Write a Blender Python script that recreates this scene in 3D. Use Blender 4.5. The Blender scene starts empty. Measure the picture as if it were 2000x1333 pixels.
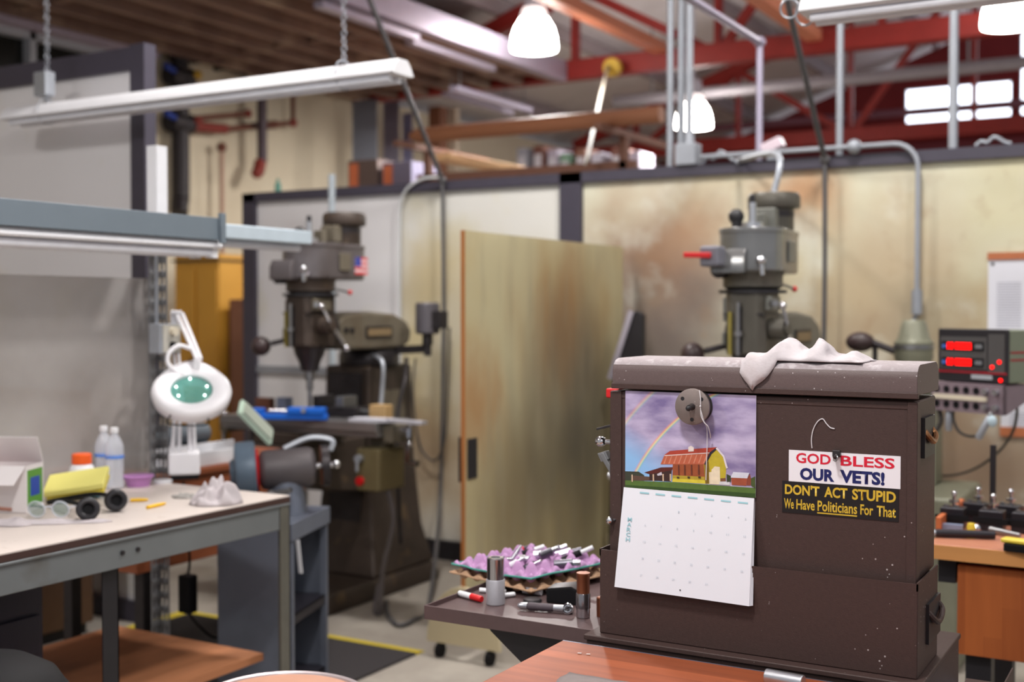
import bpy, bmesh, math, random
from mathutils import Vector, Matrix, noise
R = math.radians
random.seed(7)
sc = bpy.context.scene
col = sc.collection

# ---------------------------------------------------------------- camera, world, view
EYE = 1.55
FPX = 2340.0
YAW = R(30.0)
PITCH = math.atan(61.5 / FPX)
cam_d = bpy.data.cameras.new('camera')
cam = bpy.data.objects.new('camera', cam_d)
col.objects.link(cam)
cam.location = (0, 0, EYE)
cam.rotation_euler = (R(90) - PITCH, 0, YAW)
cam_d.sensor_width = 36.0
cam_d.lens = 36.0 * FPX / 2000.0
cam_d.dof.use_dof = True
cam_d.dof.focus_distance = 2.5
cam_d.dof.aperture_fstop = 2.3
cam_d.clip_end = 200
sc.camera = cam

w = bpy.data.worlds.new('world')
sc.world = w
w.use_nodes = True
w.node_tree.nodes['Background'].inputs[0].default_value = (0.93, 0.95, 1.0, 1)
w.node_tree.nodes['Background'].inputs[1].default_value = 0.42
vs = sc.view_settings
vs.view_transform = 'Standard'
vs.look = 'None'
vs.exposure = 0.28
vs.gamma = 1.0
vs.use_curve_mapping = False
sc.cycles.use_denoising = True
sc.cycles.max_bounces = 6
sc.cycles.sample_clamp_indirect = 6
sc.cycles.caustics_reflective = False
sc.cycles.caustics_refractive = False

# high bay lamps: three visible, one inferred from shadows, five unseen added for brightness
LAMPS = [(-5.2, 9.4, 3.86), (-5.06, 12.9, 3.62), (-1.33, 10.0, 3.74),
         (-1.0, 1.15, 3.55), (-3.3, 4.3, 4.2), (0.9, 3.6, 4.2), (0.9, -1.6, 4.0), (-3.9, -0.3, 4.2), (-1.3, 4.5, 4.3)]
LAMP_W = [115, 110, 75, 49, 54, 26, 26, 56, 56]


# ---------------------------------------------------------------- camera geometry helpers (measuring only)
_rm = cam.rotation_euler.to_matrix()


def ray(px, py):
    return _rm @ Vector(((px - 1000) / FPX, -(py - 666.5) / FPX, -1.0))


def onX(px, py, X):
    d = ray(px, py); t = X / d.x
    return Vector((X, d.y * t, EYE + d.z * t))


def onY(px, py, Y):
    d = ray(px, py); t = Y / d.y
    return Vector((d.x * t, Y, EYE + d.z * t))


def onZ(px, py, Z):
    d = ray(px, py); t = (Z - EYE) / d.z
    return Vector((d.x * t, d.y * t, Z))


# ---------------------------------------------------------------- materials
def lin(c):
    return tuple(((v / 255) / 12.92 if v / 255 <= 0.04045 else ((v / 255 + 0.055) / 1.055) ** 2.4) for v in c[:3]) + (1.0,)


MATS = {}


def mat(name, c, rough=0.5, metal=0.0, var=0.12, scale=14.0, bump=0.0, stains=(), specks=None, emit=None, trans=0.0, ior=1.45, alpha=1.0, stretch=None, spec=0.5):
    """procedural paint/metal/etc.  stains: (colour, scale, lo, hi, strength, stretch)"""
    if name in MATS:
        return MATS[name]
    m = bpy.data.materials.new(name)
    MATS[name] = m
    m.use_nodes = True
    nt = m.node_tree
    N, L = nt.nodes, nt.links
    bs = N['Principled BSDF']
    bs.inputs['Roughness'].default_value = rough
    bs.inputs['Metallic'].default_value = metal
    bs.inputs['Specular IOR Level'].default_value = spec
    bs.inputs['IOR'].default_value = ior
    bs.inputs['Transmission Weight'].default_value = trans
    bs.inputs['Alpha'].default_value = alpha
    tc = N.new('ShaderNodeTexCoord')

    def nz(sc_, st=None, detail=4.0):
        n = N.new('ShaderNodeTexNoise')
        n.inputs['Scale'].default_value = sc_
        n.inputs['Detail'].default_value = detail
        if st:
            mp = N.new('ShaderNodeMapping')
            mp.inputs['Scale'].default_value = st
            L.new(tc.outputs['Object'], mp.inputs['Vector'])
            L.new(mp.outputs['Vector'], n.inputs['Vector'])
        else:
            L.new(tc.outputs['Object'], n.inputs['Vector'])
        return n
    base = lin(c)
    n0 = nz(scale, stretch)
    mx = N.new('ShaderNodeMix'); mx.data_type = 'RGBA'
    mx.inputs['A'].default_value = tuple(v * (1 - var) for v in base[:3]) + (1,)
    mx.inputs['B'].default_value = tuple(min(1, v * (1 + var)) for v in base[:3]) + (1,)
    L.new(n0.outputs['Fac'], mx.inputs['Factor'])
    cur = mx.outputs['Result']
    for s in stains:
        sc_, ss, lo, hi, amt = s[:5]
        st = s[5] if len(s) > 5 else None
        n = nz(ss, st, 6.0)
        mr = N.new('ShaderNodeMapRange')
        mr.inputs['From Min'].default_value = lo
        mr.inputs['From Max'].default_value = hi
        mr.inputs['To Max'].default_value = amt
        L.new(n.outputs['Fac'], mr.inputs['Value'])
        fac = mr.outputs['Result']
        if len(s) > 6:            # a stain with a place of its own: (x, y, z, radius)
            cx_, cy_, cz_, rad = s[6]
            vd = N.new('ShaderNodeVectorMath'); vd.operation = 'DISTANCE'
            vd.inputs[1].default_value = (cx_, cy_, cz_)
            L.new(tc.outputs['Object'], vd.inputs[0])
            ma = N.new('ShaderNodeMath'); ma.operation = 'MULTIPLY_ADD'      # ragged outline
            L.new(n.outputs['Fac'], ma.inputs[0]); ma.inputs[1].default_value = -1.1 * rad
            L.new(vd.outputs['Value'], ma.inputs[2])
            m3 = N.new('ShaderNodeMapRange'); m3.interpolation_type = 'SMOOTHSTEP'
            m3.inputs['From Min'].default_value = -0.55 * rad; m3.inputs['From Max'].default_value = 0.5 * rad
            m3.inputs['To Min'].default_value = amt; m3.inputs['To Max'].default_value = 0.0
            L.new(ma.outputs[0], m3.inputs['Value'])
            fac = m3.outputs['Result']
        m2 = N.new('ShaderNodeMix'); m2.data_type = 'RGBA'
        m2.inputs['B'].default_value = lin(sc_)
        L.new(cur, m2.inputs['A'])
        L.new(fac, m2.inputs['Factor'])
        cur = m2.outputs['Result']
    if specks:
        sc_, ss, thr = specks
        v = N.new('ShaderNodeTexVoronoi')
        v.inputs['Scale'].default_value = ss
        v.inputs['Randomness'].default_value = 1.0
        L.new(tc.outputs['Object'], v.inputs['Vector'])
        n = nz(6.0)
        ml = N.new('ShaderNodeMapRange')
        ml.inputs['From Min'].default_value = 0.43; ml.inputs['From Max'].default_value = 0.75
        ml.inputs['To Max'].default_value = thr
        L.new(n.outputs['Fac'], ml.inputs['Value'])
        lt = N.new('ShaderNodeMath'); lt.operation = 'LESS_THAN'
        L.new(v.outputs['Distance'], lt.inputs[0])
        L.new(ml.outputs[0], lt.inputs[1])
        m2 = N.new('ShaderNodeMix'); m2.data_type = 'RGBA'
        m2.inputs['B'].default_value = lin(sc_)
        L.new(cur, m2.inputs['A'])
        L.new(lt.outputs[0], m2.inputs['Factor'])
        cur = m2.outputs['Result']
    L.new(cur, bs.inputs['Base Color'])
    if bump:
        nb = nz(scale * 3)
        b = N.new('ShaderNodeBump')
        b.inputs['Strength'].default_value = bump
        b.inputs['Distance'].default_value = 0.004
        L.new(nb.outputs['Fac'], b.inputs['Height'])
        L.new(b.outputs['Normal'], bs.inputs['Normal'])
    if emit:
        bs.inputs['Emission Color'].default_value = lin(emit[0])
        bs.inputs['Emission Strength'].default_value = emit[1]
    return m


def mat_wood(name, c1, c2, axis=0, width=0.045, rough=0.35, length=0.6):
    """butcher block: staves along one axis of the object"""
    if name in MATS:
        return MATS[name]
    m = bpy.data.materials.new(name); MATS[name] = m
    m.use_nodes = True
    nt = m.node_tree; N, L = nt.nodes, nt.links
    bs = N['Principled BSDF']; bs.inputs['Roughness'].default_value = rough; bs.inputs['Specular IOR Level'].default_value = 0.3
    tc = N.new('ShaderNodeTexCoord')
    sp = N.new('ShaderNodeSeparateXYZ'); L.new(tc.outputs['Object'], sp.inputs[0])
    run = axis                       # staves run along this axis
    # staves alternate across the two other axes
    others = [i for i in range(3) if i != run]

    def flo(out, k):
        d = N.new('ShaderNodeMath'); d.operation = 'DIVIDE'; d.inputs[1].default_value = k
        L.new(out, d.inputs[0])
        f = N.new('ShaderNodeMath'); f.operation = 'FLOOR'; L.new(d.outputs[0], f.inputs[0])
        return f.outputs[0]
    a = flo(sp.outputs[others[0]], width)
    wn0 = N.new('ShaderNodeTexWhiteNoise'); wn0.noise_dimensions = '1D'; L.new(a, wn0.inputs['W'])
    ad = N.new('ShaderNodeMath'); ad.operation = 'ADD'
    L.new(sp.outputs[run], ad.inputs[0]); L.new(wn0.outputs['Value'], ad.inputs[1])
    b = flo(ad.outputs[0], length)
    cb = N.new('ShaderNodeCombineXYZ'); L.new(a, cb.inputs[0]); L.new(b, cb.inputs[1])
    wn = N.new('ShaderNodeTexWhiteNoise'); wn.noise_dimensions = '2D'; L.new(cb.outputs[0], wn.inputs['Vector'])
    mp = N.new('ShaderNodeMapping')
    s = [40, 40, 40]; s[run] = 3
    mp.inputs['Scale'].default_value = s
    L.new(tc.outputs['Object'], mp.inputs['Vector'])
    n = N.new('ShaderNodeTexNoise'); n.inputs['Scale'].default_value = 1.0; n.inputs['Detail'].default_value = 5
    L.new(mp.outputs[0], n.inputs['Vector'])
    av = N.new('ShaderNodeMath'); av.operation = 'MULTIPLY_ADD'
    L.new(wn.outputs['Value'], av.inputs[0]); av.inputs[1].default_value = 0.55
    mu = N.new('ShaderNodeMath'); mu.operation = 'MULTIPLY'; mu.inputs[1].default_value = 0.6
    L.new(n.outputs['Fac'], mu.inputs[0]); L.new(mu.outputs[0], av.inputs[2])
    mx = N.new('ShaderNodeMix'); mx.data_type = 'RGBA'
    mx.inputs['A'].default_value = lin(c1); mx.inputs['B'].default_value = lin(c2)
    L.new(av.outputs[0], mx.inputs['Factor'])
    L.new(mx.outputs['Result'], bs.inputs['Base Color'])
    return m


# ---------------------------------------------------------------- mesh builder
class MB:
    def __init__(self):
        self.bm = bmesh.new(); self.mi = 0; self.mats = []

    def use(self, m):
        if m not in self.mats:
            self.mats.append(m)
        self.mi = self.mats.index(m)
        return self

    def _f(self, vs):
        try:
            f = self.bm.faces.new(vs)
        except ValueError:
            return None
        f.material_index = self.mi; f.smooth = True
        return f

    def box(self, x0, x1, y0, y1, z0, z1, M=None):
        P = [(x0, y0, z0), (x1, y0, z0), (x1, y1, z0), (x0, y1, z0), (x0, y0, z1), (x1, y0, z1), (x1, y1, z1), (x0, y1, z1)]
        v = [self.bm.verts.new((M @ Vector(p)) if M else p) for p in P]
        for q in ((3, 2, 1, 0), (4, 5, 6, 7), (0, 1, 5, 4), (1, 2, 6, 5), (2, 3, 7, 6), (3, 0, 4, 7)):
            self._f([v[i] for i in q])
        return self

    def cbox(self, c, s, rot=None):
        M = Matrix.Translation(c)
        if rot:
            M = M @ (Matrix.Rotation(rot[2], 4, 'Z') @ Matrix.Rotation(rot[1], 4, 'Y') @ Matrix.Rotation(rot[0], 4, 'X'))
        return self.box(-s[0] / 2, s[0] / 2, -s[1] / 2, s[1] / 2, -s[2] / 2, s[2] / 2, M)

    def bar(self, p0, p1, w_, h_, up=(0, 0, 1)):
        """rectangular bar between two points"""
        p0, p1 = Vector(p0), Vector(p1)
        d = p1 - p0; l = d.length; d.normalize()
        u = Vector(up)
        if abs(d.dot(u)) > 0.98:
            u = Vector((0, 1, 0))
        s = d.cross(u).normalized(); u = s.cross(d)
        M = Matrix((s.to_4d(), d.to_4d(), u.to_4d(), (0, 0, 0, 1))).transposed()
        M[0][3], M[1][3], M[2][3] = p0
        M[3][0] = M[3][1] = M[3][2] = 0; M[3][3] = 1
        return self.box(-w_ / 2, w_ / 2, 0, l, -h_ / 2, h_ / 2, M)

    def rings(self, rings, closed_u=True, cap=True):
        V = [[self.bm.verts.new(p) for p in r] for r in rings]
        n = len(V[0])
        for a, b in zip(V[:-1], V[1:]):
            for i in range(n if closed_u else n - 1):
                j = (i + 1) % n
                self._f([a[i], a[j], b[j], b[i]])
        if cap and closed_u:
            self._f(list(reversed(V[0]))); self._f(V[-1])
        return V

    def lathe(self, prof, o=(0, 0, 0), axis=(0, 0, 1), n=24, cap=True, sx=1.0, sy=1.0):
        """prof: list of (r, t) along axis from o"""
        ax = Vector(axis).normalized()
        t = Vector((1, 0, 0)) if abs(ax.x) < 0.9 else Vector((0, 1, 0))
        a = (t - ax * t.dot(ax)).normalized(); b = ax.cross(a)
        o = Vector(o)
        rs = []
        for r, h in prof:
            r = max(r, 1e-5)
            rs.append([o + ax * h + (a * math.cos(2 * math.pi * i / n) * sx + b * math.sin(2 * math.pi * i / n) * sy) * r for i in range(n)])
        self.rings(rs, True, cap)
        return self

    def cyl(self, p0, p1, r0, r1=None, n=16):
        p0, p1 = Vector(p0), Vector(p1)
        d = p1 - p0
        return self.lathe([(r0, 0), (r0 if r1 is None else r1, d.length)], p0, d, n)

    def sph(self, c, r, s=(1, 1, 1), n=14):
        rs = []
        for k in range(n // 2 + 1):
            a = math.pi * k / (n // 2)
            rs.append([(c[0] + s[0] * r * max(math.sin(a), 1e-4) * math.cos(2 * math.pi * i / n), c[1] + s[1] * r * max(math.sin(a), 1e-4) * math.sin(2 * math.pi * i / n), c[2] - s[2] * r * math.cos(a)) for i in range(n)])
        self.rings(rs)
        return self

    def torus(self, c, R_, r, axis=(0, 0, 1), n=24, k=8):
        ax = Vector(axis).normalized()
        t = Vector((1, 0, 0)) if abs(ax.x) < 0.9 else Vector((0, 1, 0))
        a = (t - ax * t.dot(ax)).normalized(); b = ax.cross(a); c = Vector(c)
        pts = [c + (a * math.cos(2 * math.pi * i / n) + b * math.sin(2 * math.pi * i / n)) * R_ for i in range(n)]
        return self.tube(pts, r, k, closed=True, smooth=0)

    def tube(self, pts, r, n=8, closed=False, smooth=6):
        P = [Vector(p) for p in pts]
        if smooth and len(P) > 2:
            Q = []
            for i in range(len(P) - 1):
                p0 = P[max(i - 1, 0)]; p1 = P[i]; p2 = P[i + 1]; p3 = P[min(i + 2, len(P) - 1)]
                for s in range(smooth):
                    t = s / smooth
                    Q.append(0.5 * ((2 * p1) + (p2 - p0) * t + (2 * p0 - 5 * p1 + 4 * p2 - p3) * t * t + (3 * p1 - p0 - 3 * p2 + p3) * t ** 3))
            Q.append(P[-1]); P = Q
        rs = []; prev = None
        m = len(P)
        for i in range(m):
            if closed:
                d = P[(i + 1) % m] - P[i - 1]
            else:
                d = P[min(i + 1, m - 1)] - P[max(i - 1, 0)]
            if d.length < 1e-9:
                d = Vector((0, 0, 1))
            d.normalize()
            if prev is None:
                t = Vector((0, 0, 1)) if abs(d.z) < 0.9 else Vector((1, 0, 0))
                a = (t - d * t.dot(d)).normalized()
            else:
                a = (prev - d * prev.dot(d))
                a = a.normalized() if a.length > 1e-6 else prev
            prev = a
            b = d.cross(a)
            rs.append([P[i] + (a * math.cos(2 * math.pi * k / n) + b * math.sin(2 * math.pi * k / n)) * r for k in range(n)])
        if closed:
            rs.append(rs[0])
            V = [[self.bm.verts.new(p) for p in q] for q in rs[:-1]]; V.append(V[0])
            for q0, q1 in zip(V[:-1], V[1:]):
                for i in range(n):
                    self._f([q0[i], q0[(i + 1) % n], q1[(i + 1) % n], q1[i]])
        else:
            self.rings(rs)
        return self

    def prism(self, poly, t0, t1, plane='xz'):
        """poly 2-D outline extruded along the remaining axis"""
        f = {'xz': lambda a, b, t: (a, t, b), 'yz': lambda a, b, t: (t, a, b), 'xy': lambda a, b, t: (a, b, t)}[plane]
        self.rings([[f(a, b, t0) for a, b in poly], [f(a, b, t1) for a, b in poly]])
        return self

    def quad(self, pts):
        self._f([self.bm.verts.new(p) for p in pts]); return self

    def grid(self, fn, nu, nv):
        V = [[self.bm.verts.new(fn(i / nu, j / nv)) for j in range(nv + 1)] for i in range(nu + 1)]
        for i in range(nu):
            for j in range(nv):
                self._f([V[i][j], V[i + 1][j], V[i + 1][j + 1], V[i][j + 1]])
        return self

    def build(self, name, m=None, parent=None, bevel=0.0, seg=2, sharp=35, solid=0.0, subd=0, label=None):
        me = bpy.data.meshes.new(name)
        bmesh.ops.recalc_face_normals(self.bm, faces=self.bm.faces[:])
        self.bm.to_mesh(me); self.bm.free()
        for x in (self.mats or [m]):
            me.materials.append(x)
        me.set_sharp_from_angle(angle=R(sharp))
        o = bpy.data.objects.new(name, me)
        col.objects.link(o)
        if parent:
            o.parent = parent
        if solid:
            s = o.modifiers.new('solid', 'SOLIDIFY'); s.thickness = solid
        if subd:
            s = o.modifiers.new('subd', 'SUBSURF'); s.levels = subd; s.render_levels = subd
        if bevel:
            b = o.modifiers.new('bevel', 'BEVEL'); b.width = bevel; b.segments = seg; b.limit_method = 'ANGLE'; b.angle_limit = R(40)
            b.harden_normals = True
        if label:
            o['label'] = label
        return o


def tag(o, label, cat, group=None, kind=None):
    o['label'] = label
    o['category'] = cat
    if group:
        o['group'] = group
    if kind:
        o['kind'] = kind
    return o


def thing(name, label, cat, loc=(0, 0, 0), rz=0.0, group=None):
    o = bpy.data.objects.new(name, None)
    o.empty_display_size = 0.1
    col.objects.link(o)
    o.location = loc; o.rotation_euler = (0, 0, rz)
    return tag(o, label, cat, group)


def struct(o):
    o['kind'] = 'structure'
    return o


def kids(o):
    return [c for c in bpy.data.objects if c.parent == o]


def copy_tree(o, parent=None):
    c = o.copy(); col.objects.link(c)
    if parent:
        c.parent = parent
    for ch in kids(o):
        copy_tree(ch, c)
    return c


def text_mesh(body, bold=0.0, res=3):
    cu = bpy.data.curves.new('txt', 'FONT')
    cu.body = body; cu.offset = bold; cu.resolution_u = res
    ob = bpy.data.objects.new('txt', cu)
    col.objects.link(ob)
    bpy.context.view_layer.update()
    dg = bpy.context.evaluated_depsgraph_get()
    me = bpy.data.meshes.new_from_object(ob.evaluated_get(dg))
    bpy.data.objects.remove(ob)
    return me


def lettering(name, body, m, o, ux, uz, wid, hei, parent=None, bold=0.0, lift=0.0006):
    """flat lettering fitted in a wid x hei box whose lower left corner is o, along ux / uz"""
    me = text_mesh(body, bold)
    xs = [v.co.x for v in me.vertices]; ys = [v.co.y for v in me.vertices]
    x0, x1, y0, y1 = min(xs), max(xs), min(ys), max(ys)
    ux, uz, o = Vector(ux).normalized(), Vector(uz).normalized(), Vector(o)
    nn = ux.cross(uz)
    for v in me.vertices:
        a = (v.co.x - x0) / (x1 - x0) * wid; b = (v.co.y - y0) / (y1 - y0) * hei
        v.co = o + ux * a + uz * b + nn * lift
    me.name = name
    me.materials.clear(); me.materials.append(m)
    ob = bpy.data.objects.new(name, me); col.objects.link(ob)
    if parent:
        ob.parent = parent
    return ob


# ---------------------------------------------------------------- palette
STEEL = mat('steel', (150, 150, 152), 0.35, 0.9, 0.15, 20)
CHROME = mat('chrome', (205, 205, 210), 0.15, 1.0, 0.05)
ALU = mat('aluminium', (190, 192, 198), 0.28, 0.9, 0.08, 60)
DARKST = mat('dark_steel', (62, 58, 60), 0.4, 0.6, 0.25, 22)
BLACK = mat('black_rubber', (15, 14, 17), 0.65, 0, 0.2, spec=0.25)
BLACKP = mat('black_paint', (34, 32, 36), 0.45, 0, 0.2)
WHITEP = mat('white_paint', (226, 226, 230), 0.4, 0, 0.05)
GALV = mat('galvanised', (168, 172, 180), 0.42, 0.55, 0.12, 30)
CONDUIT = mat('conduit_paint', (158, 162, 170), 0.45, 0.3, 0.1)
FRAME = mat('partition_frame', (64, 60, 72), 0.5, 0, 0.12)
RED = mat('red_plastic', (205, 30, 34), 0.4, 0, 0.1)
ORANGE = mat('orange_plastic', (240, 95, 30), 0.4, 0, 0.06)
CHESTB = mat('chest_brown', (68, 52, 49), 0.5, 0, 0.18, 120, bump=0.15, specks=((176, 166, 166), 72, 0.15), spec=0.35)
CHESTD = mat('chest_dust', (150, 140, 142), 0.8, 0, 0.15, 160, bump=0.2, stains=(((190, 182, 186), 60, 0.52, 0.7, 0.6),))
CHESTL = mat('chest_lid_paint', (92, 77, 76), 0.5, 0, 0.15, 160, bump=0.15, specks=((186, 178, 180), 74, 0.16), spec=0.4)

# ================================================================= STRUCTURE
WX, EY, EAVE, SLOPE = -8.5, 20.0, 4.0, 0.36
CONC = mat('concrete', (158, 150, 140), 0.75, 0, 0.14, 6, bump=0.1, stains=(((110, 98, 84), 1.3, 0.5, 0.75, 0.7), ((205, 198, 186), 2.2, 0.55, 0.8, 0.6)))
WALLC = mat('cream_wall', (212, 200, 176), 0.8, 0, 0.06, 3, bump=0.1, stains=(((160, 140, 112), 0.8, 0.52, 0.8, 0.5),))
REDW = mat('red_wall', (120, 26, 30), 0.7, 0, 0.2, 2)
REDST = mat('red_oxide', (138, 36, 30), 0.5, 0.1, 0.25, 5)
ROOFM = mat('roof_sheet', (234, 228, 232), 0.6, 0, 0.08, 2, stains=(((180, 170, 170), 1.1, 0.52, 0.8, 0.5),))
DECK = mat('brown_deck', (136, 110, 98), 0.8, 0, 0.3, 2.5, stretch=(6, 0.7, 1), stains=(((96, 68, 58), 1.4, 0.45, 0.7, 0.8), ((190, 168, 146), 2.0, 0.56, 0.75, 0.7)))
PURP = mat('grey_strut', (176, 168, 188), 0.4, 0.35, 0.1)
GLASS = mat('dark_glass', (30, 30, 28), 0.15, 0, 0.2)

m = MB(); m.box(-12, 9, -4, EY + 0.4, -0.1, 0)
struct(m.build('floor', CONC))

# left block wall with a strip of windows under the eave
Y0W, Y1W, Z0W, Z1W = 4.2, 7.95, 2.95, 3.86
m = MB()
m.box(WX - 0.2, WX, -4, EY, 0, Z0W); m.box(WX - 0.2, WX, -4, Y0W, Z0W, Z1W); m.box(WX - 0.2, WX, Y1W, EY, Z0W, Z1W)
m.box(WX - 0.2, WX, -4, EY, Z1W, EAVE + 0.02)
for k in range(1, 20):
    m.box(WX, WX + 0.004, -4, EY, 0.2 * k - 0.004, 0.2 * k + 0.004) if k * 0.2 < Z0W else None
wl = struct(m.build('wall_left', WALLC))
wn = MB(); ft = 0.06
for y in (Y0W, 5.45, 6.7, Y1W):
    wn.box(WX - 0.1, WX + 0.03, y - ft / 2, y + ft / 2, Z0W, Z1W)
wn.box(WX - 0.1, WX + 0.03, Y0W, Y1W, Z0W, Z0W + ft); wn.box(WX - 0.1, WX + 0.03, Y0W, Y1W, Z1W - ft, Z1W)
w1 = struct(wn.build('window_1', mat('window_frame_grey', (176, 178, 184), 0.5)))
for a, b in ((Y0W, 5.45), (5.45, 6.7), (6.7, Y1W)):
    m = MB(); m.box(WX - 0.07, WX - 0.06, a + ft / 2, b - ft / 2, Z0W + ft, Z1W - ft)
    m.build('pane', GLASS, w1)

# red far wall (gable) with a row of bright windows
def zr(x):
    return EAVE + SLOPE * (x - WX)
WXS = [(-4.22, -2.62, 4.55, 5.1), (-2.5, -1.6, 4.55, 5.95), (-3.3, -2.75, 5.5, 5.85)]
wa, wb, wc_, wd_ = WXS[0][0], WXS[1][1], 4.55, 5.95
m = MB()
m.prism([(WX, 0), (wa, 0), (wa, zr(wa)), (WX, EAVE)], EY, EY + 0.2, 'xz')
m.prism([(wa, 0), (wb, 0), (wb, wc_), (wa, wc_)], EY, EY + 0.2, 'xz')
m.prism([(wb, 0), (7, 0), (7, zr(7)), (wb, zr(wb))], EY, EY + 0.2, 'xz')
m.prism([(wa, 5.1), (-2.62, 5.1), (-2.62, zr(-2.62)), (wa, zr(wa))], EY, EY + 0.2, 'xz')
m.prism([(-2.62, wc_), (-2.5, wc_), (-2.5, zr(-2.5)), (-2.62, zr(-2.62))], EY, EY + 0.2, 'xz')
m.prism([(-2.5, 5.95), (wb, 5.95), (wb, zr(wb)), (-2.5, zr(-2.5))], EY, EY + 0.2, 'xz')
we = struct(m.build('wall_far', REDW))
for nm, x0, x1, z0, z1, nv in (('window_2', wa, -2.62, wc_, 5.1, 2), ('window_3', -2.5, wb, wc_, 5.95, 2)):
    f = MB()
    for k in range(nv + 1):
        x = x0 + (x1 - x0) * k / nv; f.box(x - 0.02, x + 0.02, EY + 0.02, EY + 0.12, z0, z1)
    for z in (z0, z1):
        f.box(x0, x1, EY + 0.02, EY + 0.12, z - 0.018, z + 0.018)
    wo = struct(f.build(nm, mat('white_window_frame', (215, 215, 220), 0.5)))
    g = MB(); g.box(x0, x1, EY + 0.06, EY + 0.066, z0, z1)
    g.build('pane', mat('daylit_pane', (240, 244, 250), 0.6, 0, 0.02, emit=((236, 242, 255), 3.2)), wo)
# girts on the red wall
for k, z in enumerate((3.7, 4.1, 4.4)):
    m = MB(); m.box(WX + 0.02, 7, EY - 0.14, EY, z, z + 0.09)
    struct(m.build('trim_%d' % (k + 1), mat('red_girt', (120, 46, 56), 0.6)))

# sloping roof sheet with its purlins
m = MB()
XS0, XS1 = WX - 0.3, 7.0
n = 62
def rp(x, y, dz=0.0):
    return (x, y, zr(x) + dz)
pts = []
rows = []
NY = 150
for j, x in enumerate((XS0, XS1)):
    r = []
    for k in range(NY * 2 + 1):
        y = -4 + (EY + 4.6) * k / (NY * 2)
        r.append((x, y, zr(x) + 0.16 + (0.03 if k % 2 else 0.0)))
    rows.append(r)
V = [[m.bm.verts.new(p) for p in r] for r in rows]
for k in range(NY * 2):
    m._f([V[0][k], V[0][k + 1], V[1][k + 1], V[1][k]])
ce = struct(m.build('ceiling', ROOFM, solid=0.03))
for k in range(9):
    x = WX + 0.55 + k * 1.4
    m = MB(); m.box(x - 0.035, x + 0.035, -4, EY, zr(x) - 0.02, zr(x) + 0.15)
    m.build('purlin', mat('purlin_paint', (150, 136, 138), 0.6), ce)

# low brown deck along the left wall, with a steel edge
m = MB()
m.box(WX, -5.75, -4, 11.0, EAVE, EAVE + 0.06)
for k in range(7):
    x = WX + 0.25 + k * 0.4
    m.box(x - 0.035, x + 0.035, -4, 11.0, EAVE - 0.10, EAVE)
for k in range(7):
    y = -2 + k * 2.1
    m.box(WX, -5.75, y - 0.04, y + 0.04, EAVE - 0.05, EAVE)
struct(m.build('trim_4', DECK))
m = MB(); m.box(-5.8, -5.7, -4, 11.0, EAVE - 0.1, EAVE + 0.1)
struct(m.build('trim_5', PURP))
m = MB(); m.box(WX, WX + 0.16, -4, 7.98, EAVE - 0.14, EAVE + 0.02)
struct(m.build('trim_6', mat('eave_beam', (176, 162, 176), 0.5)))
# right and rear walls stay open to the yard; a low knee wall on the right closes the floor
# roof trusses
def truss(y, label, x1=6.5):
    t = thing('roof_truss', label, 'roof truss', (0, y, 0), 0, 'red roof trusses')
    zb = 4.02 if y < 13 else 3.86
    def zt(x): return zr(x) - 0.16
    m = MB(); m.box(WX + 0.02, x1, -0.08, 0.08, zb - 0.1, zb + 0.1); m.build('bottom_chord', REDST, t, bevel=0.008)
    m = MB(); m.bar((WX + 0.3, 0, zt(WX + 0.3) + 0.05), (x1, 0, zt(x1)), 0.13, 0.15); m.build('top_chord', REDST, t)
    xs = [WX + 1.3 + 1.55 * i for i in range(9)]
    for i, x in enumerate(xs):
        m = MB(); m.bar((x, 0, zb), (x, 0, zt(x)), 0.06, 0.1); m.build('vertical_web', REDST, t)
        if i < len(xs) - 1:
            m = MB(); m.bar((x, 0, zt(x)), (xs[i + 1], 0, zb), 0.05, 0.09) if i % 2 else m.bar((x, 0, zb), (xs[i + 1], 0, zt(xs[i + 1])), 0.05, 0.09)
            m.build('diagonal_web', REDST, t)
    return t
truss(11.1, 'nearer red steel roof truss crossing above the stained partition')
truss(16.1, 'farther red steel roof truss in front of the red gable wall')

# ---------------------------------------------------------------- partitions
WHITEB = mat('white_panel', (222, 220, 222), 0.5, 0, 0.03, 2, stains=(((206, 198, 160), 2.2, 0.58, 0.75, 0.5),))
def blob(px, py, rad, colr, sc_, amt):
    q_ = onY(px, py, 6.2)
    return (colr, sc_, 0, 1, amt, (1, 1, 1), (q_.x, 0.0, q_.z, rad))
PANEL_STAIN = mat('stained_panel', (212, 210, 190), 0.55, 0, 0.05, 3, stains=(
    ((196, 188, 150), 0.9, 0.42, 0.62, 0.7), ((180, 150, 104), 1.6, 0.54, 0.7, 0.5, (1, 1, 1.6)),
    blob(1300, 500, 0.70, (158, 112, 76), 2.6, 0.85), blob(1290, 660, 0.85, (104, 92, 88), 2.2, 0.92), blob(1568, 378, 0.34, (172, 112, 62), 4.0, 0.75),
    blob(1735, 520, 0.62, (174, 146, 110), 2.8, 0.65), blob(1600, 560, 0.5, (190, 174, 140), 3.0, 0.55), blob(1900, 930, 1.15, (130, 102, 80), 1.6, 0.9), blob(1650, 800, 0.9, (150, 124, 98), 2.0, 0.7),
    ((220, 222, 210), 2.4, 0.54, 0.7, 0.6), ((150, 120, 90), 7, 0.56, 0.74, 0.35)))
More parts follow.
